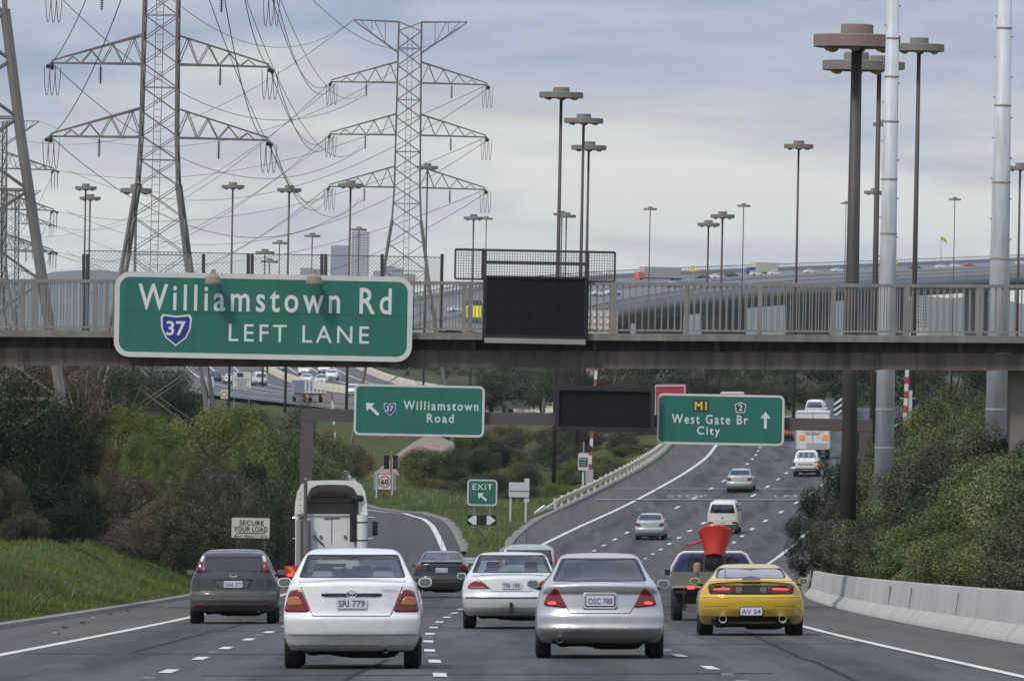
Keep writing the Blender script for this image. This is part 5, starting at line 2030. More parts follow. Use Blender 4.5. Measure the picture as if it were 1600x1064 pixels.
MASTS = [
    (1339, 65, 136, 'thick brown light mast with the largest pinkish saucer beside the white pole', 0, 1, .27),
    (1338, 103, 106, 'light mast whose saucer hides just below the largest pinkish saucer', 0, 2, .2),
    (1374, 103, 80, 'slim brown light mast between the largest mast and the white pole', 0, 2, .19),
    (1436, 75, 79, 'light mast just past the white pole with a grey saucer', 0, 2, .17),
    (1383, 195, 38, 'light mast with small saucer half hidden beside the white pole', 0, 2, .15),
    (1367, 301, 34, 'lowest small saucer light mast seen against the white pole', 1, 2, .15),
    (1248, 229, 46, 'single light mast with pinkish saucer standing clear near the blue truck', 0, 1, .15),
    (1322, 318, 17, 'tiny distant light mast close to the thick brown mast', 1, 2, .15),
    (1492, 312, 19, 'tiny distant light mast beside the yellow wind sock', 1, 2, .15),
    (1594, 263, 42, 'light mast cut by the picture edge beyond the second white pole', 0, 2, .17),
    (877, 149, 69, 'tallest of three light masts clustered above the guard rail', 0, 2, .17),
    (912, 189, 61, 'middle of three light masts clustered above the guard rail', 0, 2, .17),
    (920, 231, 55, 'lowest of three light masts clustered above the guard rail', 0, 2, .16),
    (885, 338, 30, 'small light mast peeping behind the three clustered masts', 1, 2, .16),
    (878, 335, 27, 'small light mast hidden mostly by the tallest clustered mast', 1, 2, .16),
    (1016, 327, 21, 'distant light mast standing alone before the orange truck', 1, 0, .16),
    (1107, 351, 35, 'lower of two close light masts behind the viaduct parapet', 0, 2, .17),
    (1129, 338, 38, 'higher of two close light masts behind the viaduct parapet', 0, 2, .17),
    (1162, 322, 21, 'distant slim light mast past the close pair on the viaduct', 1, 0, .16),
    (740, 341, 31, 'light mast rising just behind the safety cage', 1, 2, .17),
    (760, 342, 20, 'smaller light mast behind the safety cage', 1, 2, .16),
    (668, 262, 33, 'light mast partly behind the second pylon body', 1, 2, .17),
    (548, 290, 40, 'light mast in front of the pale city towers', 1, 2, .17),
    (561, 359, 24, 'short light mast just right of the pale city towers', 1, 2, .15),
    (488, 369, 25, 'small light mast above the letters own Rd', 1, 2, .15),
    (452, 297, 38, 'tall light mast between the two pylons nearer the second', 1, 2, .17),
    (437, 380, 24, 'short light mast left of the tall middle mast', 1, 2, .15),
    (414, 395, 30, 'upper of two low light masts behind the chain fence', 1, 2, .16),
    (421, 409, 27, 'lower of two low light masts behind the chain fence', 1, 2, .16),
    (364, 292, 36, 'tall light mast just right of the first pylon', 1, 2, .17),
    (213, 298, 50, 'light mast standing behind the first pylon body', 1, 2, .17),
    (134, 294, 34, 'higher of two paired light masts left of the first pylon', 1, 2, .17),
    (141, 310, 33, 'lower of two paired light masts left of the first pylon', 1, 2, .17),
]
for px, py, dia, lab, c, dsc, r in MASTS:
    mast(px, py, dia, lab, col=c, disc=dsc, r=r, D=2.95 if 'clustered above' in lab else 2.65)

# ---- white sectional poles on the right
M_WPOLE = streak_mat('white_pole_paint', (.52, .56, .60), (.33, .31, .28), (3, 3, .5), 1.3, .5, .75)


def white_pole(px0, py0, px1, w0, w1, d, label, rings, heads=None):
    b, t = P(px0, py0, d), P(px1, -60, d)
    root = empty('white_pole', (b.x, d, ground(b.x, d) - .3), 0, label, 'pole')
    H = t.z - root.location.z
    k = K(d)
    zz = b.z - root.location.z
    def rad(z):
        return (w0 + (w1 - w0) * (z - zz) / (H - zz)) / 2 / k
    MB().lathe([(rad(0), 0), (rad(H), H)], n=24).build('shaft', M_WPOLE, root, smooth=True)
    for py in rings:
        z = P(px0, py, d).z - root.location.z
        MB().lathe([(rad(z) + .002, z - .03), (rad(z) + .012, z - .02), (rad(z) + .012, z + .02), (rad(z) + .002, z + .03)], n=24).build('joint_ring', mat('joint_rust', (.30, .27, .23), rough=.7), root)
    for j in range(26):
        z = 6 + j * .55
        if z < H:
            a = -.3 if j % 2 else math.pi + .3
            MB().box((math.cos(a) * (rad(z) + .03), -.02, z), (.06, .04, .04)).build('climbing_peg', M_GALV, root)
    if heads:
        for hx in heads:
            p = P(hx, -3, d)
            o = MB().lathe([(.26, -.02), (.24, -.06), (.01, -.075)], n=20).build('lamp_head', mat('lamp_bowl', (.45, .47, .48), rough=.3), root, (p.x - b.x, 0, p.z - root.location.z))
            MB().lathe([(.27, -.02), (.27, .06), (.2, .16), (.01, .2)], n=20).build('lamp_cover', M_GALV, o)
            MB().bar((0, 0, .1), (-(p.x - b.x), 0, .75), .07).build('lamp_arm', M_GALV, o)
    return root


white_pole(1381, 750, 1403, 31, 19, 238, 'slimmer white sectional pole with two lamp heads at its top', (640, 700, 365, 280, 190, 60, 120), (1347, 1457))
white_pole(1556, 725, 1580, 37, 21, 226, 'thicker white sectional pole near the bridge pier', (640, 404, 285, 165, 44))

# ---- lattice pylons
M_PYLON = mat('pylon_steel', (.20, .19, .175), rough=.65, metal=.2, noise=((.10, .093, .085), .8), nscale=.4)
M_INSUL = mat('insulator_glass', (.035, .03, .028), rough=.3)
M_WIRE = mat('conductor', (.07, .07, .072), rough=.5)
WT = [(0, 9.4), (6.4, 7.4), (10, 6.1), (16.5, 3.9), (21.5, 2.45), (24.3, 2.15), (38.2, 1.9)]
ARMS = [24.3, 28.7, 33.1]


def pylon(name, label, px, d, zlow, label_scale=1.0, detail=True, yaw=0.0, s=1.0, t=.11):
    """zlow: world height of the lowest cross-arm"""
    x = P(px, 512, d).x
    root = empty(name, (x, d, zlow - 24.3 * s), yaw, label, 'pylon', 'transmission pylons')
    root.scale = (s, s, s)

    def corner(z, i, j):
        w = interp(WT, z) / 2
        return Vector((i * w, j * w, z))
    for i in (-1, 1):
        for j in (-1, 1):
            lg = MB()
            zs = [0, 6.4, 10, 16.5, 21.5, 24.3, 38.2]
            for a, b in zip(zs, zs[1:]):
                lg.bar(corner(a, i, j), corner(b, i, j), t * 2.2 if b < 24 else t * 1.7)
            lg.build('leg', M_PYLON, root)
    # zig-zag bracing per face
    levels = [0.4]
    z = .4
    while z < 37.5:
        z += max(1.45, interp(WT, z) * .62)
        levels.append(min(z, 38.2))
    for face in range(4):
        bm_ = MB()
        for n, (a, b) in enumerate(zip(levels, levels[1:])):
            def fc(z, sgn):
                w = interp(WT, z) / 2
                return [Vector((sgn * w, -w, z)), Vector((w, sgn * w, z)), Vector((-sgn * w, w, z)), Vector((-w, -sgn * w, z))][face]
            bm_.bar(fc(a, -1), fc(b, 1), t, t * .5)
            bm_.bar(fc(a, 1), fc(b, -1), t, t * .5)
            if b < 17 or n % 3 == 0:
                bm_.bar(fc(b, -1), fc(b, 1), t * .8, t * .5)
        bm_.build('bracing', M_PYLON, root)
    # ladder on the front face
    ld = MB()
    for sx in (-.22, .22):
        ld.bar((sx, -interp(WT, 12) / 2, 12), (sx, -.95, 37), .04)
    z = 12.0
    while z < 37 and detail:
        yy = -interp(WT, z) / 2
        ld.bar((-.22, yy, z), (.22, yy, z), .03)
        z += .45
    ld.build('ladder', M_PYLON, root)
    tips = {}
    for ai, za in enumerate(ARMS):
        for sx in (-1, 1):
            w = interp(WT, za) / 2
            tip = Vector((sx * 6.55, 0, za - .05))
            arm = MB()
            for sy in (-1, 1):
                arm.bar((sx * w, sy * w, za), tip, t * 1.3)
                arm.bar((sx * w, sy * w, za + 1.75), tip + Vector((0, 0, .15)), t * 1.1)
                # webs
                for f0, f1 in ((.0, .22), (.22, .45), (.45, .68), (.68, .86)):
                    b0 = Vector((sx * w, sy * w, za)).lerp(tip, f0)
                    t1 = Vector((sx * w, sy * w, za + 1.75)).lerp(tip, (f0 + f1) / 2)
                    b1 = Vector((sx * w, sy * w, za)).lerp(tip, f1)
                    arm.bar(b0, t1, t * .6)
                    arm.bar(t1, b1, t * .6)
            for f0 in (.25, .5, .75):
                a = Vector((sx * w, -w, za)).lerp(tip, f0)
                b = Vector((sx * w, w, za)).lerp(tip, f0)
                arm.bar(a, b, t * .6)
            arm.build('cross_arm', M_PYLON, root)
            # hanging string at mid arm with its loop
            m = Vector((sx * 3.6, 0, za - .1))
            st = MB()
            st.tube([m, m + Vector((0, 0, -1.15))], .03, 6)
            for q in range(8):
                st.lathe([(.03, .03), (.12, 0), (.12, -.02), (.03, -.04)], m + Vector((0, 0, -.18 - q * .12)), 8)
            o = st.build('insulator_string', M_INSUL, root)
            # tension strings and jumper loops at the tip
            ts = MB()
            for sy in (-1, 1):
                ts.tube([tip, tip + Vector((sx * .1, sy * 1.5, -.25))], .10, 8, True, [.10, .13])
            ts.build('insulator_string', M_INSUL, root)
            jl = MB()
            for off in (-.28, .05, .38):
                pts = []
                for q in range(13):
                    u = q / 12
                    pts.append(tip + Vector((off * math.cos((u - .5) * 2.2), (u - .5) * 2.8, -.2 - 1.75 * (1 - (2 * u - 1)**2)**.8)))
                pts = [Vector((tip.x + off + (p.y) * .10, p.y * .3, p.z)) for p in pts]
                jl.tube(pts, .022, 5, False)
            jl.build('jumper_loop', M_WIRE, root)
            tips[(ai, sx)] = tip
    # earth-wire arms at the top
    ew = MB()
    for sx in (-1, 1):
        for sy in (-1, 1):
            ew.bar((sx * .95, sy * .95, 38.2), (sx * 4.75, 0, 38.3), t)
            ew.bar((sx * .95, sy * .95, 35.6), (sx * 4.75, 0, 38.25), t)
        for f0 in (.3, .6):
            ew.bar(Vector((sx * .95, -.95, 35.6)).lerp(Vector((sx * 4.75, 0, 38.25)), f0), Vector((sx * .95, -.95, 38.2)).lerp(Vector((sx * 4.75, 0, 38.3)), f0), t * .6)
            ew.bar(Vector((sx * .95, -.95, 35.6)).lerp(Vector((sx * 4.75, 0, 38.25)), f0), Vector((sx * .95, -.95, 38.2)).lerp(Vector((sx * 4.75, 0, 38.3)), f0 + .25), t * .6)
        tips[(3, sx)] = Vector((sx * 4.75, 0, 38.3))
    ew.build('earth_wire_arm', M_PYLON, root)
    M4 = Matrix.Translation(root.location) @ Matrix.Rotation(yaw, 4, 'Z') @ Matrix.Scale(s, 4)
    return {k: M4 @ v for k, v in tips.items()}, root


def low_z(px, py, d):
    return P(px, py, d).z


TA, _ = pylon('pylon', 'large lattice pylon rising behind the left half of the big green sign', 243, 500, low_z(243, 215, 500), yaw=-.03, t=.085)
TB, _ = pylon('pylon', 'whole lattice pylon with visible flat top behind the chain fence', 632, 700, low_z(632, 293, 700), yaw=.02, t=.085)
TN, _ = pylon('pylon', 'near pylon cut by the picture edge, only one riveted leg showing', -50, 330, P(-50, 863, 330).z + 24.3, yaw=.06, t=.13)
TC, _ = pylon('pylon', 'faint far lattice pylon behind the cut pylon leg', 14, 1300, low_z(14, 437, 1300), yaw=.35, t=.09, detail=False)
TD, _ = pylon('pylon', 'middle distance lattice pylon tangled behind the cut pylon leg', -12, 900, low_z(-12, 390, 900), yaw=.3, t=.09, detail=False)


def wire(a, b, sag, label, r=.024, n=22):
    a, b = Vector(a), Vector(b)
    pts = []
    for i in range(n + 1):
        u = i / n
        p = a.lerp(b, u)
        p.z -= sag * 4 * u * (1 - u)
        pts.append(p)
    pts = [p - a for p in pts]
    o = MB().tube(pts, r, 5, False).build('power_line', M_WIRE, None, a)
    return tag(o, label, 'power line', 'power lines between the pylons')


lev = ['lowest', 'middle', 'top']
for i in range(3):
    wire(TA[(i, 1)], TB[(i, -1)], 2.4, 'power line from the right tip of the big pylon %s arm to the next pylon' % lev[i])
    wire(TA[(i, 1)] + Vector((.3, 0, -.1)), TB[(i, -1)] + Vector((.3, 0, -.1)), 2.9, 'power line twinned below the %s arm line between the two pylons' % lev[i])
    wire(TA[(i, -1)], TB[(i, -1)] + Vector((2.8, 0, -1.1)), 4.5, 'slack power line from left tip of the big pylon %s arm' % lev[i])
    wire(TA[(i, -1)], TN[(i, 1)], 1.2, 'power line from the %s arm of the big pylon to the cut pylon' % lev[i])
    wire(TA[(i, 1)], TN[(i, 1)] + Vector((3, 0, 0)), 2.0, 'power line crossing overhead from the %s arm toward the cut pylon' % lev[i])
    wire(TB[(i, -1)], TC[(i, 1)], 5.0, 'power line from left tip of the second pylon %s arm' % lev[i])
    wire(TB[(i, 1)], TD[(i, 1)], 3.5, 'power line from right tip of the %s arm of the second pylon' % lev[i])
    wire(TB[(i, 1)] + Vector((.3, 0, -.15)), TD[(i, 1)] + Vector((1.5, 0, 0)), 6.0, 'lower power line sagging from the %s arm of the second pylon' % lev[i])
    wire(TD[(i, 1)], TC[(i, -1)], 6.0, 'far power line between the two distant pylons at %s arm' % lev[i])
for i in range(3):
    wire(TN[(i, 1)] + Vector((2.2, 0, -.6)), TB[(i, -1)] + Vector((2.6, 0, -.9)), 5.0, 'long power line passing the big pylon toward the %s arm of the second pylon' % lev[i], .018)
    wire(TB[(i, -1)] + Vector((.4, 0, -.2)), TC[(i, -1)], 6.5, 'second power line leaving left tip of the second pylon %s arm' % lev[i], .02)
    wire(TC[(i, 1)], P(900, 480 + i * 6, 2300), 9.0, 'faint far power line behind the masts toward the viaduct at %s level' % lev[i], .03)
for sx, nm in ((-1, 'left'), (1, 'right')):
    wire(TB[(3, sx)], TD[(3, sx)], 6.0, 'thin earth wire from %s end of the flat pylon top' % nm, .022)
    wire(TB[(3, sx)], TA[(3, sx)], 5.0, 'thin earth wire from %s end of the flat top to the big pylon' % nm, .022)

# ------------------------------------------------------------------ vegetation
def leaf_material(name, dark, mid, light, trans=0.25, var=.16):
    m = bpy.data.materials.new(name)
    m.use_nodes = True
    nt = m.node_tree
    nt.nodes.clear()
    at = nt.nodes.new('ShaderNodeAttribute')
    at.attribute_name = 'tone'
    rp = nt.nodes.new('ShaderNodeValToRGB')
    el = rp.color_ramp.elements
    el[0].position, el[0].color = 0.0, tuple(dark) + (1,)
    el[1].position, el[1].color = 1.0, tuple(light) + (1,)
    e = el.new(0.5)
    e.color = tuple(mid) + (1,)
    nt.links.new(at.outputs['Fac'], rp.inputs[0])
    oi = nt.nodes.new('ShaderNodeObjectInfo')
    hv = nt.nodes.new('ShaderNodeHueSaturation')
    for sock, lo, hi in (('Value', 1 - var, 1 + var), ('Hue', .488, .512), ('Saturation', .85, 1.1)):
        mr = nt.nodes.new('ShaderNodeMapRange')
        mr.inputs[3].default_value, mr.inputs[4].default_value = lo, hi
        if sock == 'Value':
            nt.links.new(oi.outputs['Random'], mr.inputs[0])
        else:
            fr = nt.nodes.new('ShaderNodeMath')
            fr.operation = 'FRACT'
            mu = nt.nodes.new('ShaderNodeMath')
            mu.operation = 'MULTIPLY'
            mu.inputs[1].default_value = 7.31 if sock == 'Hue' else 13.7
            nt.links.new(oi.outputs['Random'], mu.inputs[0])
            nt.links.new(mu.outputs[0], fr.inputs[0])
            nt.links.new(fr.outputs[0], mr.inputs[0])
        nt.links.new(mr.outputs[0], hv.inputs[sock])
    nt.links.new(rp.outputs[0], hv.inputs['Color'])
    df = nt.nodes.new('ShaderNodeBsdfDiffuse')
    tr = nt.nodes.new('ShaderNodeBsdfTranslucent')
    gl = nt.nodes.new('ShaderNodeBsdfGlossy')
    gl.inputs['Roughness'].default_value = .5
    mx = nt.nodes.new('ShaderNodeMixShader')
    mx.inputs[0].default_value = trans
    for n in (df, tr):
        nt.links.new(hv.outputs[0], n.inputs[0])
    nt.links.new(df.outputs[0], mx.inputs[1])
    nt.links.new(tr.outputs[0], mx.inputs[2])
    mg = nt.nodes.new('ShaderNodeMixShader')
    mg.inputs[0].default_value = .03
    nt.links.new(mx.outputs[0], mg.inputs[1])
    nt.links.new(gl.outputs[0], mg.inputs[2])
    o = nt.nodes.new('ShaderNodeOutputMaterial')
    nt.links.new(mg.outputs[0], o.inputs[0])
    return m


LM = {
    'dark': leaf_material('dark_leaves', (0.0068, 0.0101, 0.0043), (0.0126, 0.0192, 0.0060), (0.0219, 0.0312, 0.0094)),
    'green': leaf_material('green_leaves', (.034, .046, .011), (.105, .124, .028), (.21, .225, .056)),
    'bright': leaf_material('bright_leaves', (0.0570, 0.0941, 0.0137), (0.1067, 0.1612, 0.0251), (0.1850, 0.2419, 0.0399)),
    'olive': leaf_material('olive_leaves', (.050, .046, .016), (.11, .095, .032), (.185, .155, .055)),
    'brown': leaf_material('dry_twigs', (0.0440, 0.0296, 0.0209), (0.0941, 0.0626, 0.0429), (0.1632, 0.1081, 0.0719), .1),
    'grey': leaf_material('grey_leaves', (0.0377, 0.0403, 0.0278), (0.0703, 0.0712, 0.0470), (0.1192, 0.1162, 0.0770)),
    'bank': leaf_material('bank_leaves', (.036, .050, .018), (.095, .118, .042), (.21, .225, .09)),
    'red': leaf_material('reddish_leaves', (0.0314, 0.0286, 0.0190), (0.0653, 0.0585, 0.0349), (0.1306, 0.1224, 0.0633)),
    'gum': leaf_material('gum_leaves', (0.0265, 0.0334, 0.0168), (0.0531, 0.0605, 0.0283), (0.0972, 0.1022, 0.0486)),
}
M_BARK = mat('bark', (.10, .08, .062), rough=.95, noise=((.05, .04, .032), .8), nscale=3)
M_BARK_PALE = mat('pale_bark', (.34, .29, .235), rough=.9, noise=((.2, .165, .13), .8), nscale=2)


def leaves_mesh(name, rng, centers, radii, n_total, size, aspect=.5, up=.35, droop=0.0, fill=.35):
    """leaf-sized quads spread through round clumps"""
    nc = len(centers)
    w = radii**2
    ci = rng.choice(nc, n_total, p=w / w.sum())
    d = rng.normal(size=(n_total, 3))
    d /= np.linalg.norm(d, axis=1, keepdims=True)
    r = np.where(rng.random(n_total) < fill, rng.random(n_total)**.5, .86 + .22 * rng.random(n_total))
    pos = centers[ci] + d * (radii[ci] * r)[:, None]
    nrm = d * .8 + rng.normal(size=(n_total, 3)) * .6
    nrm[:, 2] += up
    nrm /= np.linalg.norm(nrm, axis=1, keepdims=True)
    t = rng.normal(size=(n_total, 3))
    t[:, 2] -= droop
    t -= nrm * (t * nrm).sum(1, keepdims=True)
    t /= np.maximum(np.linalg.norm(t, axis=1, keepdims=True), 1e-6)
    b = np.cross(nrm, t)
    s = size * (0.6 + .8 * rng.random(n_total))
    a = (t * (s * .5)[:, None])
    c = (b * (s * .5 * aspect)[:, None])
    V = np.stack([pos - a, pos - c * .9 + a * .1, pos + a, pos + c * .9 + a * .1], 1).reshape(-1, 3)
    Q = np.arange(n_total * 4).reshape(-1, 4)
    me = mesh_np(name, V, Q)
    tone = np.clip(.5 + .22 * rng.normal(size=n_total) + .27 * rng.normal(size=nc)[ci], 0, 1).astype(np.float32)
    at = me.attributes.new('tone', 'FLOAT', 'FACE')
    at.data.foreach_set('value', tone)
    return me


def clumps(rng, n, rx, ry, z0, z1, rc, shape):
    """clump centres through a crown: 'dome' for shrubs, 'egg' for trees, 'open' for gums"""
    C, Rr = [], []
    while len(C) < n:
        p = rng.uniform(-1, 1, 3)
        l = np.linalg.norm(p)
        if l > 1 or (l < .45 and shape != 'open'):
            continue
        if shape == 'shell':
            if l < .72 or p[2] < -.35:
                continue
            q = np.array([p[0] * rx, p[1] * ry, z0 + (z1 - z0) * (.38 + .62 * p[2])])
        elif shape == 'dome':
            z = z0 + (z1 - z0) * (p[2] * .5 + .5)
            q = np.array([p[0] * rx, p[1] * ry, z])
            f = np.sqrt(max(0.12, 1 - max(0, (z - z0) / (z1 - z0) - .35)**2 * 1.7))
            q[:2] *= f
        else:
            q = np.array([p[0] * rx, p[1] * ry, (z0 + z1) / 2 + p[2] * (z1 - z0) / 2])
        C.append(q)
        Rr.append(rc * rng.uniform(.65, 1.25))
    return np.array(C), np.array(Rr)


PROTO = {}


def proto(key, shape, rx, h, z0, nclump, rc, n, leaf, aspect=.5, trunk=None, limbs=5, bark=M_BARK, seed=1, droop=0.0, up=.35, fill=.35):
    rng = np.random.default_rng(seed)
    C, Rr = clumps(rng, nclump, rx - rc * .6, rx - rc * .6, z0 + rc * .5, h - rc * .7, rc, shape)
    me = leaves_mesh('crown', rng, C, Rr, n, leaf, aspect, up, droop, fill)
    tr = MB()
    tw = trunk or rx * .06
    fork = Vector((0.1 * rx, 0, z0 + (h - z0) * .25))
    tr.tube([(0, 0, -.5), (.04 * rx, .02, fork.z * .5), fork], tw, 8, True, [tw * 1.25, tw, tw * .75])
    for k in range(limbs):
        c = C[int(rng.integers(len(C)))]
        mid = fork.lerp(Vector(c), .5) + Vector((0, 0, -.08 * h))
        tr.tube([fork, mid, Vector(c)], tw * .4, 6, False, [tw * .6, tw * .4, tw * .15])
    tm = mesh_from('trunk', tr.v, tr.f, True)
    PROTO[key] = (me, tm, rx, h, bark)


for v in range(3):
    proto(('bank', v), 'dome', 1.5, 2.6, .05, 34, .42, 26000, .060, .55, seed=10 + v, fill=.45)
for v in range(3):
    proto(('shrub', v), 'dome', 2.2, 3.4, .1, 42, .58, 24000, .085, .55, seed=20 + v, fill=.25)
for v in range(3):
    proto(('canopy', v), 'shell', 2.6, 3.6, .1, 110, .42, 34000, .075, .55, seed=25 + v, fill=.2, up=.6, limbs=12)
for v in range(2):
    proto(('tree', v), 'egg', 3.2, 7.0, .8, 54, .90, 26000, .12, .5, trunk=.2, limbs=9, seed=30 + v)
for v in range(3):
    proto(('gum', v), 'open', 3.4, 10.0, 2.6, 34, .95, 13000, .19, .34, trunk=.2, limbs=14, bark=M_BARK_PALE, seed=40 + v, droop=.9, up=.1, fill=.5)
for v in range(2):
    proto(('cone', v), 'dome', 1.2, 4.2, .1, 30, .45, 12000, .10, .3, seed=50 + v, droop=-.4)
for v in range(2):
    proto(('feather', v), 'dome', 1.9, 3.6, .1, 60, .33, 20000, .13, .16, seed=60 + v, droop=-.5, limbs=10)
for v in range(2):
    proto(('twig', v), 'dome', 2.0, 3.2, .1, 46, .45, 15000, .17, .10, seed=70 + v, droop=-.5, limbs=16)

_pl = {}


def plant(kind, col, px, top, w, d, label, group=None, v=None, base=None, name=None, cat=None, rot=None):
    """crown spanning w photograph pixels round column px, its top at row top, standing on the ground at distance d"""
    n = len([k for k in PROTO if k[0] == kind])
    v = random.randrange(n) if v is None else v % n
    me, tm, rx, h, bark = PROTO[(kind, v)]
    p = P(px, top, d)
    g = ground(p.x, d) if base is None else P(px, base, d).z
    H = max(.8, p.z - g)
    sxy = w / K(d) / 2 / rx
    nm = name or {'bank': 'shrub', 'shrub': 'bush', 'canopy': 'bush', 'tree': 'tree', 'gum': 'gum_tree', 'cone': 'conifer', 'feather': 'feathery_shrub', 'twig': 'twiggy_bush'}[kind]
    root = empty(nm, (p.x, d, g - .1), random.uniform(0, 6.28) if rot is None else rot, label, cat or nm.replace('_', ' ').split()[-1], group)
    key = (kind, v, col)
    if key not in _pl:
        m2 = me.copy()
        m2.materials.clear()
        m2.materials.append(LM[col])
        _pl[key] = m2
    root.scale = (sxy, sxy, H / h)
    link_mesh('crown', _pl[key], None, root)
    if not tm.materials:
        tm.materials.append(bark)
    link_mesh('trunk', tm, None, root)
    return root


random.seed(4)
# left of the road
LEFT = [
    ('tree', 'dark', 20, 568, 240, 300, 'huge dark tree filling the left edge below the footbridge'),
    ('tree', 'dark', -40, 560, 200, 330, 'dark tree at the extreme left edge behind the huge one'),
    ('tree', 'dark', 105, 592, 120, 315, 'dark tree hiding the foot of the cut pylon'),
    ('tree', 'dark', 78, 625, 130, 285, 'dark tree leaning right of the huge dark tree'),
    ('gum', 'brown', 130, 560, 120, 430, 'brownish gum tree with pale forked branches below the footbridge'),
    ('gum', 'gum', 185, 545, 130, 470, 'dark gum tree just left of the pylon foot'),
    ('gum', 'brown', 95, 540, 130, 480, 'dry gum tree behind the dark trees at left'),
    ('gum', 'gum', 260, 552, 150, 620, 'gum tree behind the base of the big pylon'),
    ('gum', 'gum', 150, 560, 120, 640, 'distant gum tree between pylon foot and dark trees'),
    ('tree', 'dark', 125, 560, 130, 545, 'dark tree left of the pylon foot filling below the footbridge'),
    ('tree', 'gum', 190, 556, 140, 560, 'dense tree behind the left pylon foot'),
    ('tree', 'dark', 262, 560, 130, 580, 'dense dark tree inside the pylon base'),
    ('tree', 'olive', 60, 552, 140, 520, 'olive tree behind the dark trees under the footbridge'),
    ('tree', 'gum', 285, 590, 90, 600, 'small dense tree at the right pylon foot'),
    ('canopy', 'green', 215, 628, 160, 430, 'broad green bush in front of the big pylon base'),
    ('canopy', 'green', 345, 628, 200, 440, 'widest rounded green bush below the big sign'),
    ('canopy', 'green', 430, 655, 150, 430, 'rounded green bush beside the gantry post'),
    ('canopy', 'bright', 222, 668, 76, 360, 'bright green tufted bush'),
    ('canopy', 'olive', 168, 685, 84, 370, 'small olive yellow bush left of the bright tufted bush'),
    ('canopy', 'green', 285, 688, 90, 350, 'green bush right of the bright tufted bush'),
    ('canopy', 'olive', 330, 700, 110, 345, 'yellowish topped bush above the grey brown bushes'),
    ('canopy', 'grey', 345, 720, 140, 325, 'large grey bush under the yellowish topped bush'),
    ('canopy', 'gum', 290, 745, 110, 310, 'dull green bush between twiggy thicket and large grey bush'),
    ('twig', 'brown', 195, 725, 150, 315, 'leafless brown twiggy bush in the middle of the left thicket'),
    ('shrub', 'olive', 250, 770, 140, 300, 'low olive bush behind the grass bank'),
    ('twig', 'brown', 150, 770, 110, 290, 'low brown twiggy bush at the foot of the dark trees'),
    ('canopy', 'green', 395, 690, 120, 370, 'green domed bush left of the gantry post'),
    ('canopy', 'dark', 390, 715, 100, 345, 'dark domed bush above the secure load sign'),
    ('canopy', 'green', 250, 640, 110, 470, 'green domed bush between the two broad bushes'),
    ('shrub', 'dark', 60, 745, 150, 262, 'dark bush under the huge dark tree'),
    ('shrub', 'dark', 130, 745, 120, 280, 'dark bush between the dark tree and the twigs'),
    ('shrub', 'grey', 10, 720, 90, 255, 'greyish bush at the left edge above the grass'),
    ('shrub', 'dark', -20, 775, 130, 248, 'dark low bush at the left picture edge'),
    ('shrub', 'dark', 95, 780, 110, 258, 'dark low bush above the crest of the grass bank'),
    ('shrub', 'red', 40, 795, 90, 245, 'reddish low bush on top of the grass bank'),
    ('shrub', 'red', 320, 780, 140, 300, 'reddish brown bush behind the secure load sign'),
    ('canopy', 'gum', 400, 740, 120, 330, 'dull green bush behind the secure load sign'),
    ('shrub', 'gum', 270, 795, 120, 292, 'dull green bush at the lower end of the grass bank'),
    ('shrub', 'red', 440, 745, 90, 340, 'brownish bush beside the foot of the gantry post'),
    ('twig', 'brown', 210, 800, 120, 285, 'scrubby brown twigs right behind the grass crest'),
    ('shrub', 'dark', 345, 800, 90, 305, 'small dark bush left of the secure load sign posts'),
    ('shrub', 'dark', 450, 790, 80, 345, 'small dark bush left of the white prime mover'),
    ('shrub', 'grey', 470, 622, 110, 620, 'grey green bush in front of the far flatbed truck'),
    ('shrub', 'green', 390, 626, 110, 640, 'far rounded bush below the camera sign'),
    ('shrub', 'green', 520, 668, 90, 600, 'green bush behind the gantry post and boom'),
    ('shrub', 'green', 505, 700, 80, 560, 'green bush behind the white cab at the intersection'),
    ('shrub', 'olive', 560, 690, 70, 640, 'light green bush behind the second pylon leg'),
    ('canopy', 'green', 330, 660, 120, 520, 'green bush half hidden behind the widest bush'),
    ('shrub', 'dark', 470, 690, 70, 470, 'dark bush seen inside the gantry corner'),
]
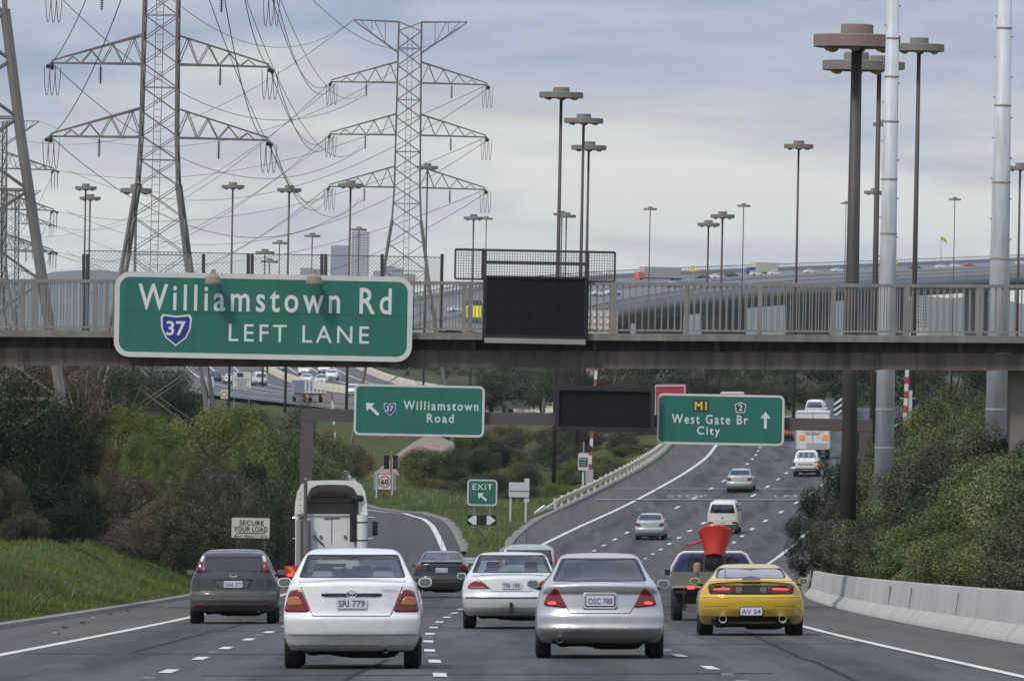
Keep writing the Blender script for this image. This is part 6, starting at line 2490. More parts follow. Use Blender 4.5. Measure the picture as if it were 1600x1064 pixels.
CENTRE = [
    ('shrub', 'olive', 690, 745, 120, 570, 'brown green bush nearest the sixty sign'),
    ('shrub', 'gum', 760, 735, 120, 560, 'broad bush behind the exit sign'),
    ('shrub', 'olive', 720, 762, 90, 545, 'low olive bush at the edge of the island grass'),
    ('shrub', 'grey', 815, 752, 80, 545, 'greyish bush behind the blank sign boards'),
    ('cone', 'gum', 715, 686, 50, 620, 'dark upright shrub on the hillside below the green sign'),
    ('cone', 'dark', 775, 678, 60, 640, 'dark upright shrub left of the hillside mast'),
    ('cone', 'gum', 827, 702, 46, 590, 'conical shrub just left of the light mast foot'),
    ('cone', 'gum', 882, 694, 44, 600, 'conical shrub just right of the light mast foot'),
    ('shrub', 'green', 745, 664, 90, 720, 'green bush on the hillside under the exit direction sign'),
    ('shrub', 'olive', 800, 660, 110, 740, 'olive bush on the hilltop under the gantry beam'),
    ('canopy', 'green', 905, 712, 80, 570, 'light green bush behind the stop signal'),
    ('canopy', 'green', 950, 708, 90, 600, 'light green bush behind the middle of the guard rail'),
    ('shrub', 'red', 930, 732, 80, 575, 'reddish bush touching the guard rail'),
    ('canopy', 'green', 1000, 690, 90, 640, 'light green bush behind the upper guard rail'),
    ('shrub', 'olive', 985, 680, 110, 700, 'yellowish bush under the black message board'),
    ('shrub', 'olive', 900, 672, 110, 700, 'dry bush under the message board near the mast'),
    ('canopy', 'green', 870, 752, 60, 545, 'light green bush at the lower end of the guard rail'),
    ('gum', 'gum', 790, 568, 110, 900, 'gum tree right of the Williamstown Road sign'),
    ('gum', 'gum', 850, 560, 90, 860, 'gum tree left of the gantry message board'),
    ('gum', 'gum', 745, 600, 90, 980, 'far gum tree behind the Williamstown Road sign'),
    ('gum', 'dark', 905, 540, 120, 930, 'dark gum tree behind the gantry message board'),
    ('gum', 'gum', 965, 530, 120, 960, 'tall gum tree behind the striped boom pole'),
    ('gum', 'dark', 1030, 535, 120, 990, 'dark gum tree behind the red truck'),
    ('gum', 'gum', 1095, 545, 120, 1000, 'gum tree behind the M1 sign'),
    ('gum', 'dark', 1150, 550, 110, 1020, 'dark gum tree above the middle of the M1 sign'),
    ('gum', 'gum', 1205, 560, 110, 1000, 'gum tree above the arrow of the M1 sign'),
    ('gum', 'brown', 1250, 595, 80, 1050, 'thin brownish tree in the bright gap over the white truck'),
    ('tree', 'dark', 900, 578, 150, 900, 'dense dark tree low behind the gantry message board'),
    ('tree', 'gum', 1000, 582, 150, 930, 'dense tree between message board and M1 sign'),
    ('tree', 'dark', 1080, 585, 140, 960, 'dense dark tree left above the M1 sign'),
    ('tree', 'gum', 1160, 586, 150, 980, 'dense tree right above the M1 sign'),
    ('tree', 'dark', 1235, 600, 110, 950, 'dense tree between the M1 sign and the white truck'),
    ('tree', 'gum', 1320, 598, 130, 900, 'dense tree behind the hazard board'),
    ('tree', 'gum', 720, 592, 110, 890, 'dense tree behind the top of the Williamstown Road sign'),
    ('tree', 'dark', 770, 584, 110, 900, 'dark tree just right of the Williamstown Road sign'),
    ('tree', 'gum', 850, 580, 120, 880, 'dense tree touching the left end of the message board'),
    ('tree', 'gum', 800, 590, 150, 950, 'dense tree low right of the Williamstown Road sign'),
]
RIGHT = [
    ('gum', 'dark', 1320, 540, 150, 820, 'dark gum tree behind the chevron board'),
    ('gum', 'dark', 1420, 530, 160, 700, 'dark gum tree behind the striped boom by the white pole'),
    ('gum', 'gum', 1490, 545, 150, 640, 'gum tree between the two white poles'),
    ('gum', 'dark', 1560, 535, 150, 620, 'dark gum tree behind the thicker white pole'),
    ('gum', 'dark', 1620, 540, 150, 560, 'dark gum tree at the right picture edge'),
    ('tree', 'dark', 1460, 610, 150, 560, 'dense dark tree behind the stop signal at right'),
    ('tree', 'dark', 1550, 600, 130, 430, 'large dark tree left of the bridge pier'),
    ('tree', 'green', 1480, 620, 110, 520, 'green tree above the feathery shrubs between the white poles'),
    ('tree', 'dark', 1390, 640, 110, 560, 'dark tree behind the slimmer white pole'),
    ('feather', 'gum', 1345, 640, 90, 420, 'feathery shrub climbing beside the thick brown mast'),
    ('feather', 'dark', 1300, 702, 110, 330, 'dark feathery shrub hiding the wheels of the white ute'),
    ('feather', 'dark', 1345, 700, 130, 310, 'dark feathery shrub before the thick brown mast'),
    ('feather', 'dark', 1275, 762, 110, 300, 'feathery branch reaching out over the carriageway'),
    ('feather', 'red', 1310, 770, 110, 280, 'brownish feathery shrub behind the reaching branch'),
    ('tree', 'dark', 1500, 640, 150, 380, 'dark green tree between the white poles near the stop signal'),
    ('shrub', 'dark', 1440, 715, 150, 330, 'bush below the stop signal at right'),
    ('shrub', 'dark', 1525, 690, 140, 300, 'dark bush left of the thicker white pole foot'),
    ('feather', 'dark', 1390, 720, 110, 300, 'feathery shrub at the foot of the slimmer white pole'),
]
for k, c, px, top, w, d, lab in LEFT + CENTRE + RIGHT:
    plant(k, c, px, top, w, d, lab)
# the dense bank of shrubs above the concrete barrier
rb = random.Random(11)
cols = ['bank', 'bank', 'gum', 'bank', 'green', 'bank', 'gum', 'bank', 'red']
LABS = {'bank': 'mid green shrub in the dense bank above the concrete barrier', 'red': 'reddish brown shrub in the dense bank above the concrete barrier',
        'green': 'bright green shrub in the dense bank above the concrete barrier', 'gum': 'dull green shrub in the dense bank above the concrete barrier'}
for row in range(8):
    d = 132.0
    while d < 300:
        x = XR(d) + 1.75 + row * 1.35 + rb.uniform(-.3, .3)
        z = ground(x, d)
        px = 800 + x / d * FPX
        if px < 1660 and row * 1.35 < 11:
            c = cols[rb.randrange(len(cols))]
            hh = rb.uniform(1.5, 2.1) if row == 0 else rb.uniform(2.1, 3.1)
            if d > 255:
                hh *= 1.15
            py = 512 - (z + hh) * FPX / d + TILT * (px - 800)
            wm = rb.uniform(2.3, 3.0) if row == 0 else rb.uniform(2.6, 3.8)
            plant('bank', c, px - (512 - py) * TILT * 0, py, wm * K(d), d, LABS[c], c + ' shrubs on the bank', rot=rb.uniform(0, 6))
        d += rb.uniform(3.6, 5.6) * (1 + row * .10)
# scrub filling the hillside between ramp and rise
for i in range(30):
    px = rb.uniform(650, 1040)
    d = rb.uniform(590, 760) if px < 900 else rb.uniform(640, 800)
    x = P(px, 700, d).x
    if x > Lx(min(d, 880)) - 6.5:
        continue
    z = ground(x, d)
    hh = rb.uniform(1.6, 3.0)
    py = 512 - (z + hh) * FPX / d + TILT * (px - 800)
    c = ['olive', 'green', 'gum', 'grey', 'red'][i % 5]
    plant('shrub', c, px, py, rb.uniform(3.2, 5.2) * K(d), d, {'olive': 'olive', 'green': 'light green', 'gum': 'dull green', 'grey': 'greyish', 'red': 'brownish'}[c] + ' scrub bush on the hillside between ramp and freeway', c + ' hillside scrub')

# background belt along the horizon behind the far road
for i in range(26):
    px = -40 + i * 66 + rb.uniform(-20, 20)
    if 280 < px < 620:
        continue
    plant('gum', ['gum', 'dark', 'grey'][i % 3], px, 560 + rb.uniform(-14, 8), rb.uniform(80, 120), 1250 + rb.uniform(0, 250), 'small far tree in the hazy belt beyond the freeway', 'far belt of trees')

# ---- grass
def grass(name, label, boxes, n, hgt, seed, cols):
    rng = np.random.default_rng(seed)
    X, D = [], []
    for (xa, xb, da, db, share) in boxes:
        m = int(n * share)
        X.append(rng.uniform(xa, xb, m))
        D.append(rng.uniform(da, db, m))
    X, D = np.concatenate(X), np.concatenate(D)
    xl = np.interp(D, ED, EXL)
    rr = np.interp(D, [t[0] for t in RAMP_T], [t[1] for t in RAMP_T]) + 1.5
    ml = np.interp(D, [t[0] for t in LT], [t[1] for t in LT]) - np.interp(D, [432, 455, 480, 510, 900], [0.5, 1.3, 2.3, 3.4, 3.4]) - .55
    ok = (X < xl - .38) | ((D > SPLIT + 10) & (X > rr) & (X < ml))
    X, D = X[ok], D[ok]
    Z = ground_np(X, D)
    m = len(X)
    h = hgt * np.exp(rng.normal(size=m) * .55) * (1 + .5 * np.sin(X * 1.7) * np.sin(D * .5))
    a = rng.uniform(0, 6.28, m)
    wd = hgt * .2
    lean = rng.normal(size=(m, 2)) * h[:, None] * .5
    dx, dy = np.cos(a) * wd, np.sin(a) * wd
    V = np.stack([np.stack([X - dx, D - dy, Z - .03], 1), np.stack([X + dx, D + dy, Z - .03], 1), np.stack([X + lean[:, 0], D + lean[:, 1], Z + h], 1)], 1).reshape(-1, 3)
    Q = np.arange(m * 3).reshape(-1, 3)
    me = mesh_np(name, V, Q)
    patch_ = .46 + .14 * np.sin(X * 2.3 + D * .4) * np.sin(D * .9 - X) + .28 * np.sin(X * .55 + 2 * np.sin(D * .11)) * np.sin(D * .16 + .7)
    tone = np.clip(patch_ + .22 * rng.normal(size=m), 0, 1).astype(np.float32)
    at = me.attributes.new('tone', 'FLOAT', 'FACE')
    at.data.foreach_set('value', tone)
    o = link_mesh(name, me, leaf_material(name + '_blades', *cols, trans=.3, var=0))
    return tag(o, label, 'grass', kind='stuff')


grass('grass', 'rough green grass covering the roadside bank', [(-24, -9.2, 110, 200, .45), (-24, -9.2, 200, 300, .40), (-20, -9.4, 300, 470, .15)], 460000, .055, 5, ((.036, .058, .013), (.105, .155, .034), (.20, .235, .068)))
grass('grass', 'bright mown grass on the island between ramp and freeway', [(-12, 12, 440, 600, .8), (-16, -4, 520, 660, .2)], 150000, .12, 6, ((.065, .115, .016), (.12, .20, .028), (.18, .24, .05)))

# ------------------------------------------------------------------ heavier vehicles
M_TRUCKWHITE = mat('truck_white', (.72, .71, .68), rough=.4, coat=.4, noise=((.58, .56, .52), .7), nscale=1.6)
M_BEIGE = mat('beige_inside', (.34, .30, .25), rough=.85, noise=((.26, .23, .19), .7), nscale=1.5)
M_TIMBER = mat('weathered_timber', (.21, .175, .15), rough=.9, noise=((.13, .105, .09), .8), nscale=4)
M_ORANGE = mat('orange_board', (.75, .22, .02), rough=.5)
M_BLUEPAINT = mat('blue_cab_paint', (.03, .06, .22), rough=.35, coat=.6)

# white prime mover
tk = empty('prime_mover', (0, 0, 0), 0, 'white prime mover with open roof deflector and exhaust stacks ahead of the white sedan', 'truck')
outer = [(-1.08, 2.50), (-1.06, 2.85), (-1.0, 3.18), (-.88, 3.40), (-.70, 3.51), (.0, 3.53), (.72, 3.51), (.90, 3.40), (1.01, 3.18), (1.06, 2.85), (1.08, 2.50)]
inner = [(-.74, 2.50), (-.73, 2.85), (-.68, 3.12), (-.58, 3.30), (-.40, 3.385), (.0, 3.40), (.46, 3.385), (.66, 3.30), (.77, 3.12), (.81, 2.85), (.82, 2.50)]
n = len(outer)
mb = MB()
vs = [(x, 0, z) for x, z in outer] + [(x, 0, z) for x, z in inner] + [(x, 1.3, z - .25 * (z > 3.0)) for x, z in outer] + [(x, 1.25, z - .3 * (z > 3.0)) for x, z in inner]
fs = []
for i in range(n - 1):
    fs += [(i, i + 1, n + i + 1, n + i), (i + 1, i, 2 * n + i, 2 * n + i + 1)]
mb.add(vs, fs)
mb.build('roof_deflector', M_TRUCKWHITE, tk)
mb = MB()
fs = [(n + i, n + i + 1, 3 * n + i + 1, 3 * n + i) for i in range(n - 1)] + [tuple(range(3 * n, 4 * n))]
mb.add(vs, fs)
mb.build('deflector_lining', M_BEIGE, tk)
MB().tube([(-.66, 1.1, 2.86), (.72, 1.1, 2.88)], .012, 5).tube([(-.66, 1.15, 3.0), (-.3, 1.15, 3.04), (.5, 1.15, 3.03)], .012, 5).build('lining_cable', M_DARKTRIM, tk)
for sx in (-1, 1):
    for k in range(4):
        MB().lathe([(.02, -.006), (.02, .01)], (sx * .91, 0, 2.62 + k * .17), 8, 'y').build('rivet', M_DARKSTEEL, tk)
MB().prism(chaikin([(-1.06, 1.0), (1.06, 1.0), (1.06, 2.55), (-1.06, 2.55)], 1) if False else rrect(2.12, 1.6, .06), 0.02, 1.9).build('sleeper_cab', M_TRUCKWHITE, tk, (0, 0, 1.72))
MB().box((0, .01, 2.50), (1.9, .05, .06)).build('cab_seam', mat('cab_trim', (.5, .49, .46), rough=.5), tk)
MB().box((.02, .008, 2.02), (.012, .02, .75)).build('panel_gap', M_SEAM, tk)
MB().tube([(-.2, .0, 2.40), (.25, .0, 2.42)], .014, 6).build('grab_rail', M_DARKSTEEL, tk)
for x in (-.30, .42):
    MB().lathe([(.05, -.02), (.05, .03)], (x, .0, 1.86), 12, 'y').build('vent_cap', mat('vent_grey', (.15, .15, .15), rough=.6), tk)
MB().tube([(-.52, -.02, 1.9), (-.2, -.02, 1.6)], .02, 6).build('air_hose', M_BLACK, tk)
MB().tube([(-.75, -.2, .9), (-.75, -.2, 3.50), (-.75, -.26, 3.56)], .055, 12).build('exhaust_stack', mat('stack_steel', (.16, .14, .13), rough=.5, metal=.6), tk)
MB().tube([(-.72, -.2, .9), (-.72, -.2, 2.35)], .12, 14).build('heat_shield', mat('shield_steel', (.20, .185, .18), rough=.55, metal=.5), tk)
MB().tube([(-.93, -.12, .9), (-.93, -.12, 2.33), (-.90, -.05, 2.47), (-.84, .05, 2.5)], .095, 12).build('air_cleaner', mat('cleaner_steel', (.33, .32, .31), rough=.45, metal=.4), tk)
MB().tube([(.66, -.16, 1.70), (.66, -.16, 2.80), (.68, -.12, 2.95), (.78, -.05, 3.0), (.92, .02, 2.98)], .10, 12).build('air_intake', M_BLACK, tk)
MB().tube([(.92, -.12, 1.2), (.92, -.12, 2.50)], .165, 16).build('air_canister', M_TRUCKWHITE, tk)
for z in (2.28, 1.75):
    MB().tube([(.92, -.12, z - .02), (.92, -.12, z + .02)], .172, 16).build('clamp_band', M_DARKSTEEL, tk)
for sx, mx in ((-1, -1.16), (1, 1.30)):
    MB().box((mx, 2.2, 2.10), (.16, .08, .42)).build('mirror', M_BLACK, tk)
    MB().tube([(sx * 1.0, 2.2, 2.45), (mx, 2.22, 2.42)], .02, 6).tube([(sx * 1.0, 2.2, 1.78), (mx, 2.22, 1.82)], .02, 6).build('mirror_arm', M_CHROME, tk)
MB().box((0, 3.4, 1.35), (1.5, 2.0, 1.1)).box((0, 4.45, 1.2), (1.6, .1, 1.2)).build('bonnet', M_TRUCKWHITE, tk)
for sx in (-1, 1):
    MB().box((sx * .42, -1.0, .82), (.09, 7.5, .26)).build('chassis_rail', M_UNDER, tk)
    for y in (-3.1, -1.8):
        MB().lathe([(.15, -.28), (.48, -.28), (.5, -.24), (.5, .24), (.48, .28), (.15, .28)], (sx * .93, y, .5), 24, 'x').build('wheel', M_TYRE, tk)
    MB().lathe([(.15, -.14), (.48, -.14), (.5, -.1), (.5, .1), (.48, .14), (.15, .14)], (sx * .98, 3.6, .5), 24, 'x').build('wheel', M_TYRE, tk)
    if sx > 0:
        continue
    mg = MB()
    mg.box((sx * 1.05, -4.0, .86), (.55, .04, .30))
    bd_ = mg.build('marker_board', mat('red_board', (.5, .03, .02), rough=.5), tk)
    MB().prism([(sx * 1.05 - .20, .98), (sx * 1.05 - .06, .98), (sx * 1.05 + .10, .76), (sx * 1.05 - .04, .76)], -4.03, -4.022).build('board_stripe', M_ORANGE, bd_)
    MB().box((sx * 1.16, -4.03, .74), (.14, .03, .09)).build('brake_lamp', M_LIT, tk)
    MB().box((sx * 1.0, -3.9, .50), (.5, .03, .5)).build('mud_flap', M_BLACK, tk)
MB().box((0, -2.4, 1.02), (.9, 1.0, .1)).build('turntable', M_DARKSTEEL, tk)
place(tk, 517, 246, .015)

# tray ute carrying a red hopper
ut = empty('tray_ute', (0, 0, 0), 0, 'blue tray ute with weathered timber tray and pale headboard beside the yellow coupe', 'ute')
MB().box((0, 1.05, .75), (1.78, 2.1, .10)).build('tray_floor', M_TIMBER, ut)
MB().box((0, .03, .90), (1.78, .045, .24)).build('tailgate', M_TIMBER, ut)
for sx in (-1, 1):
    MB().box((sx * .87, 1.08, .91), (.04, 2.0, .22)).build('tray_side', M_TIMBER, ut)
    MB().box((sx * .69, .42, .42), (.24, .03, .42)).build('mud_flap', mat('dusty_flap', (.30, .25, .19), rough=.9), ut)
    MB().box((sx * .48, -.01, .69), (.15, .03, .06)).build('tail_light', M_LIT, ut)
    MB().box((sx * .93, 3.0, 1.0), (.14, .08, .12)).build('mirror', M_BLACK, ut)
MB().box((-.34, .0, .90), (.02, .02, .22)).box((.34, 0, .90), (.02, .02, .22)).build('tailgate_latch', M_DARKSTEEL, ut)
MB().box((0, -.008, .71), (1.78, .03, .05)).build('rear_rail', mat('pale_timber', (.34, .30, .26), rough=.9), ut)
MB().tube([(-.87, 2.02, .9), (-.86, 2.02, 1.10), (-.70, 2.02, 1.37), (-.60, 2.02, 1.42), (.60, 2.02, 1.42), (.70, 2.02, 1.37), (.86, 2.02, 1.10), (.87, 2.02, .9)], .035, 8).build('headboard_frame', mat('pale_tube', (.62, .62, .60), rough=.4), ut)
for x in (-.42, -.2, .2, .42):
    MB().tube([(x, 2.02, .85), (x, 2.02, 1.42)], .014, 6).build('headboard_bar', M_DARKSTEEL, ut)
cabs = [(-.84, .55), (.84, .55), (.84, 1.02), (.70, 1.33), (.58, 1.38), (-.58, 1.38), (-.70, 1.33), (-.84, 1.02)]
MB().prism(cabs, 2.12, 3.7).build('cab', M_BLUEPAINT, ut)
MB().prism([(-.56, 1.02), (.56, 1.02), (.50, 1.30), (-.50, 1.30)], 2.10, 2.118).build('rear_window', mat('dark_window', (.03, .035, .05), rough=.1), ut)
MB().box((0, 4.2, .80), (1.6, 1.0, .5)).build('bonnet', M_BLUEPAINT, ut)
add_wheels(ut, (.62, 3.75), .76, .33, .2)
MB().box((0, 2.0, .45), (1.2, 3.6, .2)).build('chassis', M_UNDER, ut)
place(ut, 1116, 173, -.01)
ut_m = ut.matrix_basis.copy()
# hopper and pump standing on the tray
hp = empty('hopper', ut_m @ Vector((.02, 1.05, 1.27)), 0, 'red conical hopper with side handle riding on the tray ute', 'hopper')
M_HOP = mat('hopper_red', (.55, .035, .015), rough=.35, coat=.4, noise=((.38, .02, .01), .7), nscale=3)
hc = MB().lathe([(.185, .0), (.355, .54), (.366, .55), (.366, .58), (.345, .58), (.335, .54), (.17, .02)], n=32)
o = hc.build('cone', M_HOP, hp, (0, .05, .05), smooth=False)
smooth_by_angle(o, 35)
o.rotation_euler = (-R(27), R(3), 0)
hd = MB().tube([(-.27, 0, .40), (-.42, -.02, .33), (-.62, -.05, .30)], .022, 8).build('handle', M_HOP, hp)
MB().lathe([(.17, .05), (.165, -.12), (.12, -.26), (.12, -.32)], n=20).build('outlet', M_BLACK, hp)
fr = MB()
for x in (-.2, .2):
    for y in (-.2, .2):
        fr.tube([(x, y, .12), (x * 1.25, y * 1.2, -.50)], .02, 6)
fr.tube([(-.22, -.22, -.2), (.22, -.22, -.4)], .012, 5).tube([(.22, -.22, -.2), (-.22, -.22, -.4)], .012, 5)
fr.build('stand', M_DARKSTEEL, hp)
MB().box((0, .1, -.36), (.5, .4, .26)).build('pump', M_BLACK, hp)
dr = MB().lathe([(.08, 0), (.085, .02), (.085, .36), (.06, .40), (.02, .41)], n=16).build('gas_cylinder', mat('cylinder_ochre', (.25, .18, .09), rough=.6), None, ut_m @ Vector((-.34, 1.2, .80)), smooth=True)
tag(dr, 'ochre upright cylinder on the tray left of the red hopper', 'cylinder')
br2 = MB().tube([(0, 0, 0), (0, 0, .42), (.05, 0, .52)], .03, 8).tube([(.10, 0, 0), (.1, 0, .35)], .05, 8).box((-.05, .05, .25), (.3, .12, .08)).build('mixer_tool', mat('rusty_tool', (.10, .07, .05), rough=.8), None, ut_m @ Vector((.30, 1.3, .80)))
tag(br2, 'rusty upright tool on the tray right of the red hopper', 'tool')

# twin-cab ute on the rise
HILUX = dict(L=5.1, cat='ute', cr=.06, k=.06, crown=.03, paint=paint('white_ute_paint', (.70, .70, .68)), glass=M_GLASS_D,
    prof=[(-.2, 1.08), (.0, 1.09), (1.55, 1.10), (1.60, 1.2), (1.78, 1.66), (1.95, 1.73), (2.9, 1.75), (3.3, 1.62), (3.85, 1.15), (4.5, 1.08), (5.0, .95), (5.15, .8)], smooth=False,
    rear=[(.3, .15), (.42, .02), (.5, .0), (.62, .0), (.65, .05), (1.2, .06), (2, .06)], front=FRONT,
    wid=[(.3, .78), (.45, .85), (.7, .875), (1.0, .865), (1.12, .83), (1.3, .77), (1.6, .68), (1.7, .6), (1.8, .5)],
    zb=.40, axles=(1.1, 4.1), rw=.36, tw=.22, track=.75, zbump=.6,
    rwin=[(-.56, 1.62), (.56, 1.62), (.66, 1.24), (-.66, 1.24)],
    lamps=[('tail_light', [(-.84, 1.0), (-.72, 1.0), (-.72, .72), (-.84, .72)], M_RED, .008), ('!indicator', [(.68, .95), (.83, .95), (.83, .78), (.68, .78)], mat('lit_amber', (1, .3, .05), rough=.3, emit=.8), .012)],
    seams=[([(-.68, .66), (.68, .66)], .02)], exhaust=())
hl, _s = car('hilux', 'white_ute', 'white twin cab ute with lettered tailgate behind the feathery shrubs', HILUX, 1259, 566, h=.045, heading=-.07, cabin=False)
link_mesh('tailgate_lettering', text_mesh('TOYOTA', .95, .16, .01), M_INK, hl, (-.02, .045, .84))
MB().box((0, .02, .56), (1.5, .08, .09)).build('step_bumper', M_DARKSTEEL, hl)
for x in (-.56, -.19, .19, .56):
    MB().bar((x, 1.45, 1.12), (x * .92, 1.55, 1.62), .035).build('window_bar', M_TRUCKWHITE, hl)


def box_truck(name, label, px, d, w, h, z0, L, m, cabm, heading=0.0, zf=roadz, loc=None, lamps=True):
    t = empty(name, (0, 0, 0), 0, label, 'truck')
    MB().prism(rrect(w, h - z0, .06, 3), 0, L).build('cargo_box', m, t, (0, 0, (h + z0) / 2))
    vs, fs = ring(rrect(w + .02, h - z0 + .02, .05, 2), rrect(w - .16, h - z0 - .16, .03, 2), -.025, 0.0)
    MB().add(vs, fs).build('door_frame', mat('truck_trim', (.5, .49, .46), rough=.5), t, (0, 0, (h + z0) / 2))
    MB().box((0, -.01, (h + z0) / 2), (.03, .02, h - z0 - .2)).build('door_gap', M_SEAM, t)
    MB().box((0, L + 1.0, 1.45), (w * .92, 1.7, 1.9)).build('cab', cabm, t)
    MB().box((0, L / 2, z0 - .15), (w * .5, L + 1.5, .25)).build('chassis', M_UNDER, t)
    for y in (1.2, L + 1.0):
        for sx in (-1, 1):
            MB().lathe([(.15, -.14), (.44, -.14), (.46, -.1), (.46, .1), (.44, .14), (.15, .14)], (sx * (w / 2 - .2), y, .46), 18, 'x').build('wheel', M_TYRE, t)
    if lamps:
        for sx in (-1, 1):
            MB().box((sx * (w / 2 - .25), -.04, z0 - .08), (.3, .05, .12)).build('tail_light', M_RED, t)
    MB().box((0, -.02, z0 - .35), (w * .9, .06, .14)).build('rear_bumper', M_DARKSTEEL, t)
    if loc is None:
        place(t, px, d, heading, zf)
    else:
        t.location, t.rotation_euler = loc, (0, 0, heading)
    return t


wt = box_truck('box_truck', 'white box truck with orange lamps behind the white ute', 1270, 606, 2.45, 3.45, .75, 5.5, M_TRUCKWHITE, M_TRUCKWHITE, -.05)
for x in (-.80, .88):
    MB().box((x, -.03, 2.05 - .42), (.36, .05, .34)).build('marker_lamp', mat('orange_lamp', (.8, .22, .03), rough=.4, emit=.35), wt)
link_mesh('lettering', text_mesh('CARPETS & BEDS', 1.6, .11, .01), M_ORANGE, wt, (.02, -.03, 2.02))
link_mesh('lettering', text_mesh('DELIVERIES', 1.0, .11, .01), M_INK, wt, (.02, -.03, 1.85))
MB().box((.3, -.03, .95), (1.5, .04, .5)).build('tail_lift', mat('lift_grey', (.4, .39, .37), rough=.6), wt)
M_REDTRUCK = mat('red_truck_paint', (.42, .035, .03), rough=.5, noise=((.3, .03, .03), .6), nscale=.6)
box_truck('box_truck', 'red box truck showing above the black message board and M1 sign', 1047, 690, 2.5, 4.15, .9, 9, M_REDTRUCK, M_REDTRUCK, -.03)
box_truck('box_truck', 'white truck whose roof shows above the M1 sign', 1144, 705, 2.0, 3.35, .9, 7, M_TRUCKWHITE, M_TRUCKWHITE, -.03)
CAMRY_R = dict(CAMRY, paint=paint('red_car_paint', (.38, .03, .02)))
car('camry_r', 'red_car', 'small red car peeping from behind the M1 sign', dict(CAMRY_R), 1224, 668, h=.06, heading=-.03, cabin=False)
VAN2 = dict(VWVAN, paint=paint('white_van_paint', (.68, .69, .70)))
car('van2', 'white_van', 'white van roof showing above the white box truck', dict(VAN2), 1273, 765, h=.06, heading=-.1, cabin=False)
wv, _s = car('van2', 'white_van', 'white van crossing at the intersection behind the prime mover', dict(VAN2), 513, 630, h=.06, heading=0, cabin=False)
gx_ = P(513, 745, 630)
wv.location = (gx_.x - 2.2, 630, P(513, 732, 630).z - 1.96)
wv.rotation_euler = (0, 0, -math.pi / 2)

# ------------------------------------------------------------------ the viaduct
via = empty('viaduct', via_c[0], 0, 'long grey concrete viaduct climbing across the skyline behind the footbridge', 'viaduct')
M_VIA = mat('viaduct_concrete', (.25, .26, .275), rough=.85, noise=((.19, .2, .21), .7), nscale=.05)
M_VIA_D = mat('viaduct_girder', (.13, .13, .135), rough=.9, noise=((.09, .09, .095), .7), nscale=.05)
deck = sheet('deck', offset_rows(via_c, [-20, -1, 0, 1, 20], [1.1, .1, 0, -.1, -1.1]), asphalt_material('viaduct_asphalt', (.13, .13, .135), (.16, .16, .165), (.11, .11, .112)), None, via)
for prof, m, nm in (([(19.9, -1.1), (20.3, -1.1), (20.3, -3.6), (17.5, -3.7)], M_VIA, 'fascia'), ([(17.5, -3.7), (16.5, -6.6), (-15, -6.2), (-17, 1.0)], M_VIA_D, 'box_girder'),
                    ([(19.9, -1.1), (19.95, -.5), (20.25, -.5), (20.3, -1.1)], M_VIA, 'parapet'), ([(-20.3, 1.1), (-20.25, 2.1), (-19.95, 2.1), (-19.9, 1.1)], M_VIA, 'parapet'),
                    ([(-.4, .0), (-.15, 1.0), (.15, 1.0), (.4, -.05)], M_VIA, 'median_barrier')):
    child_at(sheet(nm, offset_rows(via_c, [p[0] for p in prof], [p[1] for p in prof]), m, None, via, False), via)
child_at(deck, via)
DECK_BVH = BVHTree.FromPolygons([tuple(v.co) for v in deck.data.vertices], [tuple(p.vertices) for p in deck.data.polygons])
FAR_BVH = BVHTree.FromPolygons([tuple(v.co) for v in fro.data.vertices], [tuple(p.vertices) for p in fro.data.polygons])
for off, base_z in ((-20.1, 2.1), (20.1, -.5)):
    rl = sheet('rail', offset_rows(via_c, [off - .08, off + .08, off + .08], [base_z + 1.0, base_z + 1.0, base_z + .8]), M_VIA_D, None, via, False)
    child_at(rl, via)
    pb = MB()
    for a, b in zip(via_c, via_c[1:]):
        t = (b - a)
        s_ = Vector((t.y, -t.x, 0)).normalized()
        for q in range(7):
            p = a.lerp(b, q / 7) + s_ * off
            pb.box((p.x, p.y, p.z + base_z + .5), (.14, .14, 1.0))
    o = pb.build('rail_posts', M_VIA_D, via)
    tag(child_at(o, via), kind='stuff')
for i, w in ((20, 9), (26, 7), (31, 8), (36, 8), (42, 9), (47, 11), (53, 11), (14, 7)):
    p = via_c[i]
    q = via_c[i + 1]
    a = math.atan2(q.y - p.y, q.x - p.x)
    o = MB().prism([(-w / 2, p.z - 5.5), (w / 2, p.z - 5.5), (w / 2 * .9, -14), (-w / 2 * .9, -14)], -6, 6).build('pier', M_VIA_D, via, (p.x - via_c[0].x, p.y - via_c[0].y, -via_c[0].z), a * .35)


def pixel_hit(bvh, px, py):
    dvec = P(px, py, 100.0).normalized()
    h, nrm, i, dist = bvh.ray_cast(Vector((0, 0, 0)), dvec)
    return h


# small distant vehicles: one body per kind, copied
FARSPEC = {}
for nm, spec, col in (('white', CAMRY, (.72, .72, .72)), ('silver', CAMRY, (.42, .44, .46)), ('dark', CAMRY, (.03, .035, .045)), ('red', CAMRY, (.38, .03, .025))):
    FARSPEC['sedan_' + nm] = dict(spec, paint=paint('far_' + nm, col))
FARSPEC['van_white'] = dict(VWVAN, paint=paint('far_van_white', (.72, .72, .70)))
FARSPEC['wagon_white'] = dict(WAGON, paint=paint('far_wagon_white', (.72, .72, .70)))
FARSPEC['wagon_dark'] = dict(WAGON, paint=paint('far_wagon_dark', (.04, .045, .05)))
FAR_PROTO = {}
M_HEADLAMP = mat('headlamp', (.75, .76, .76), rough=.2, coat=.5)


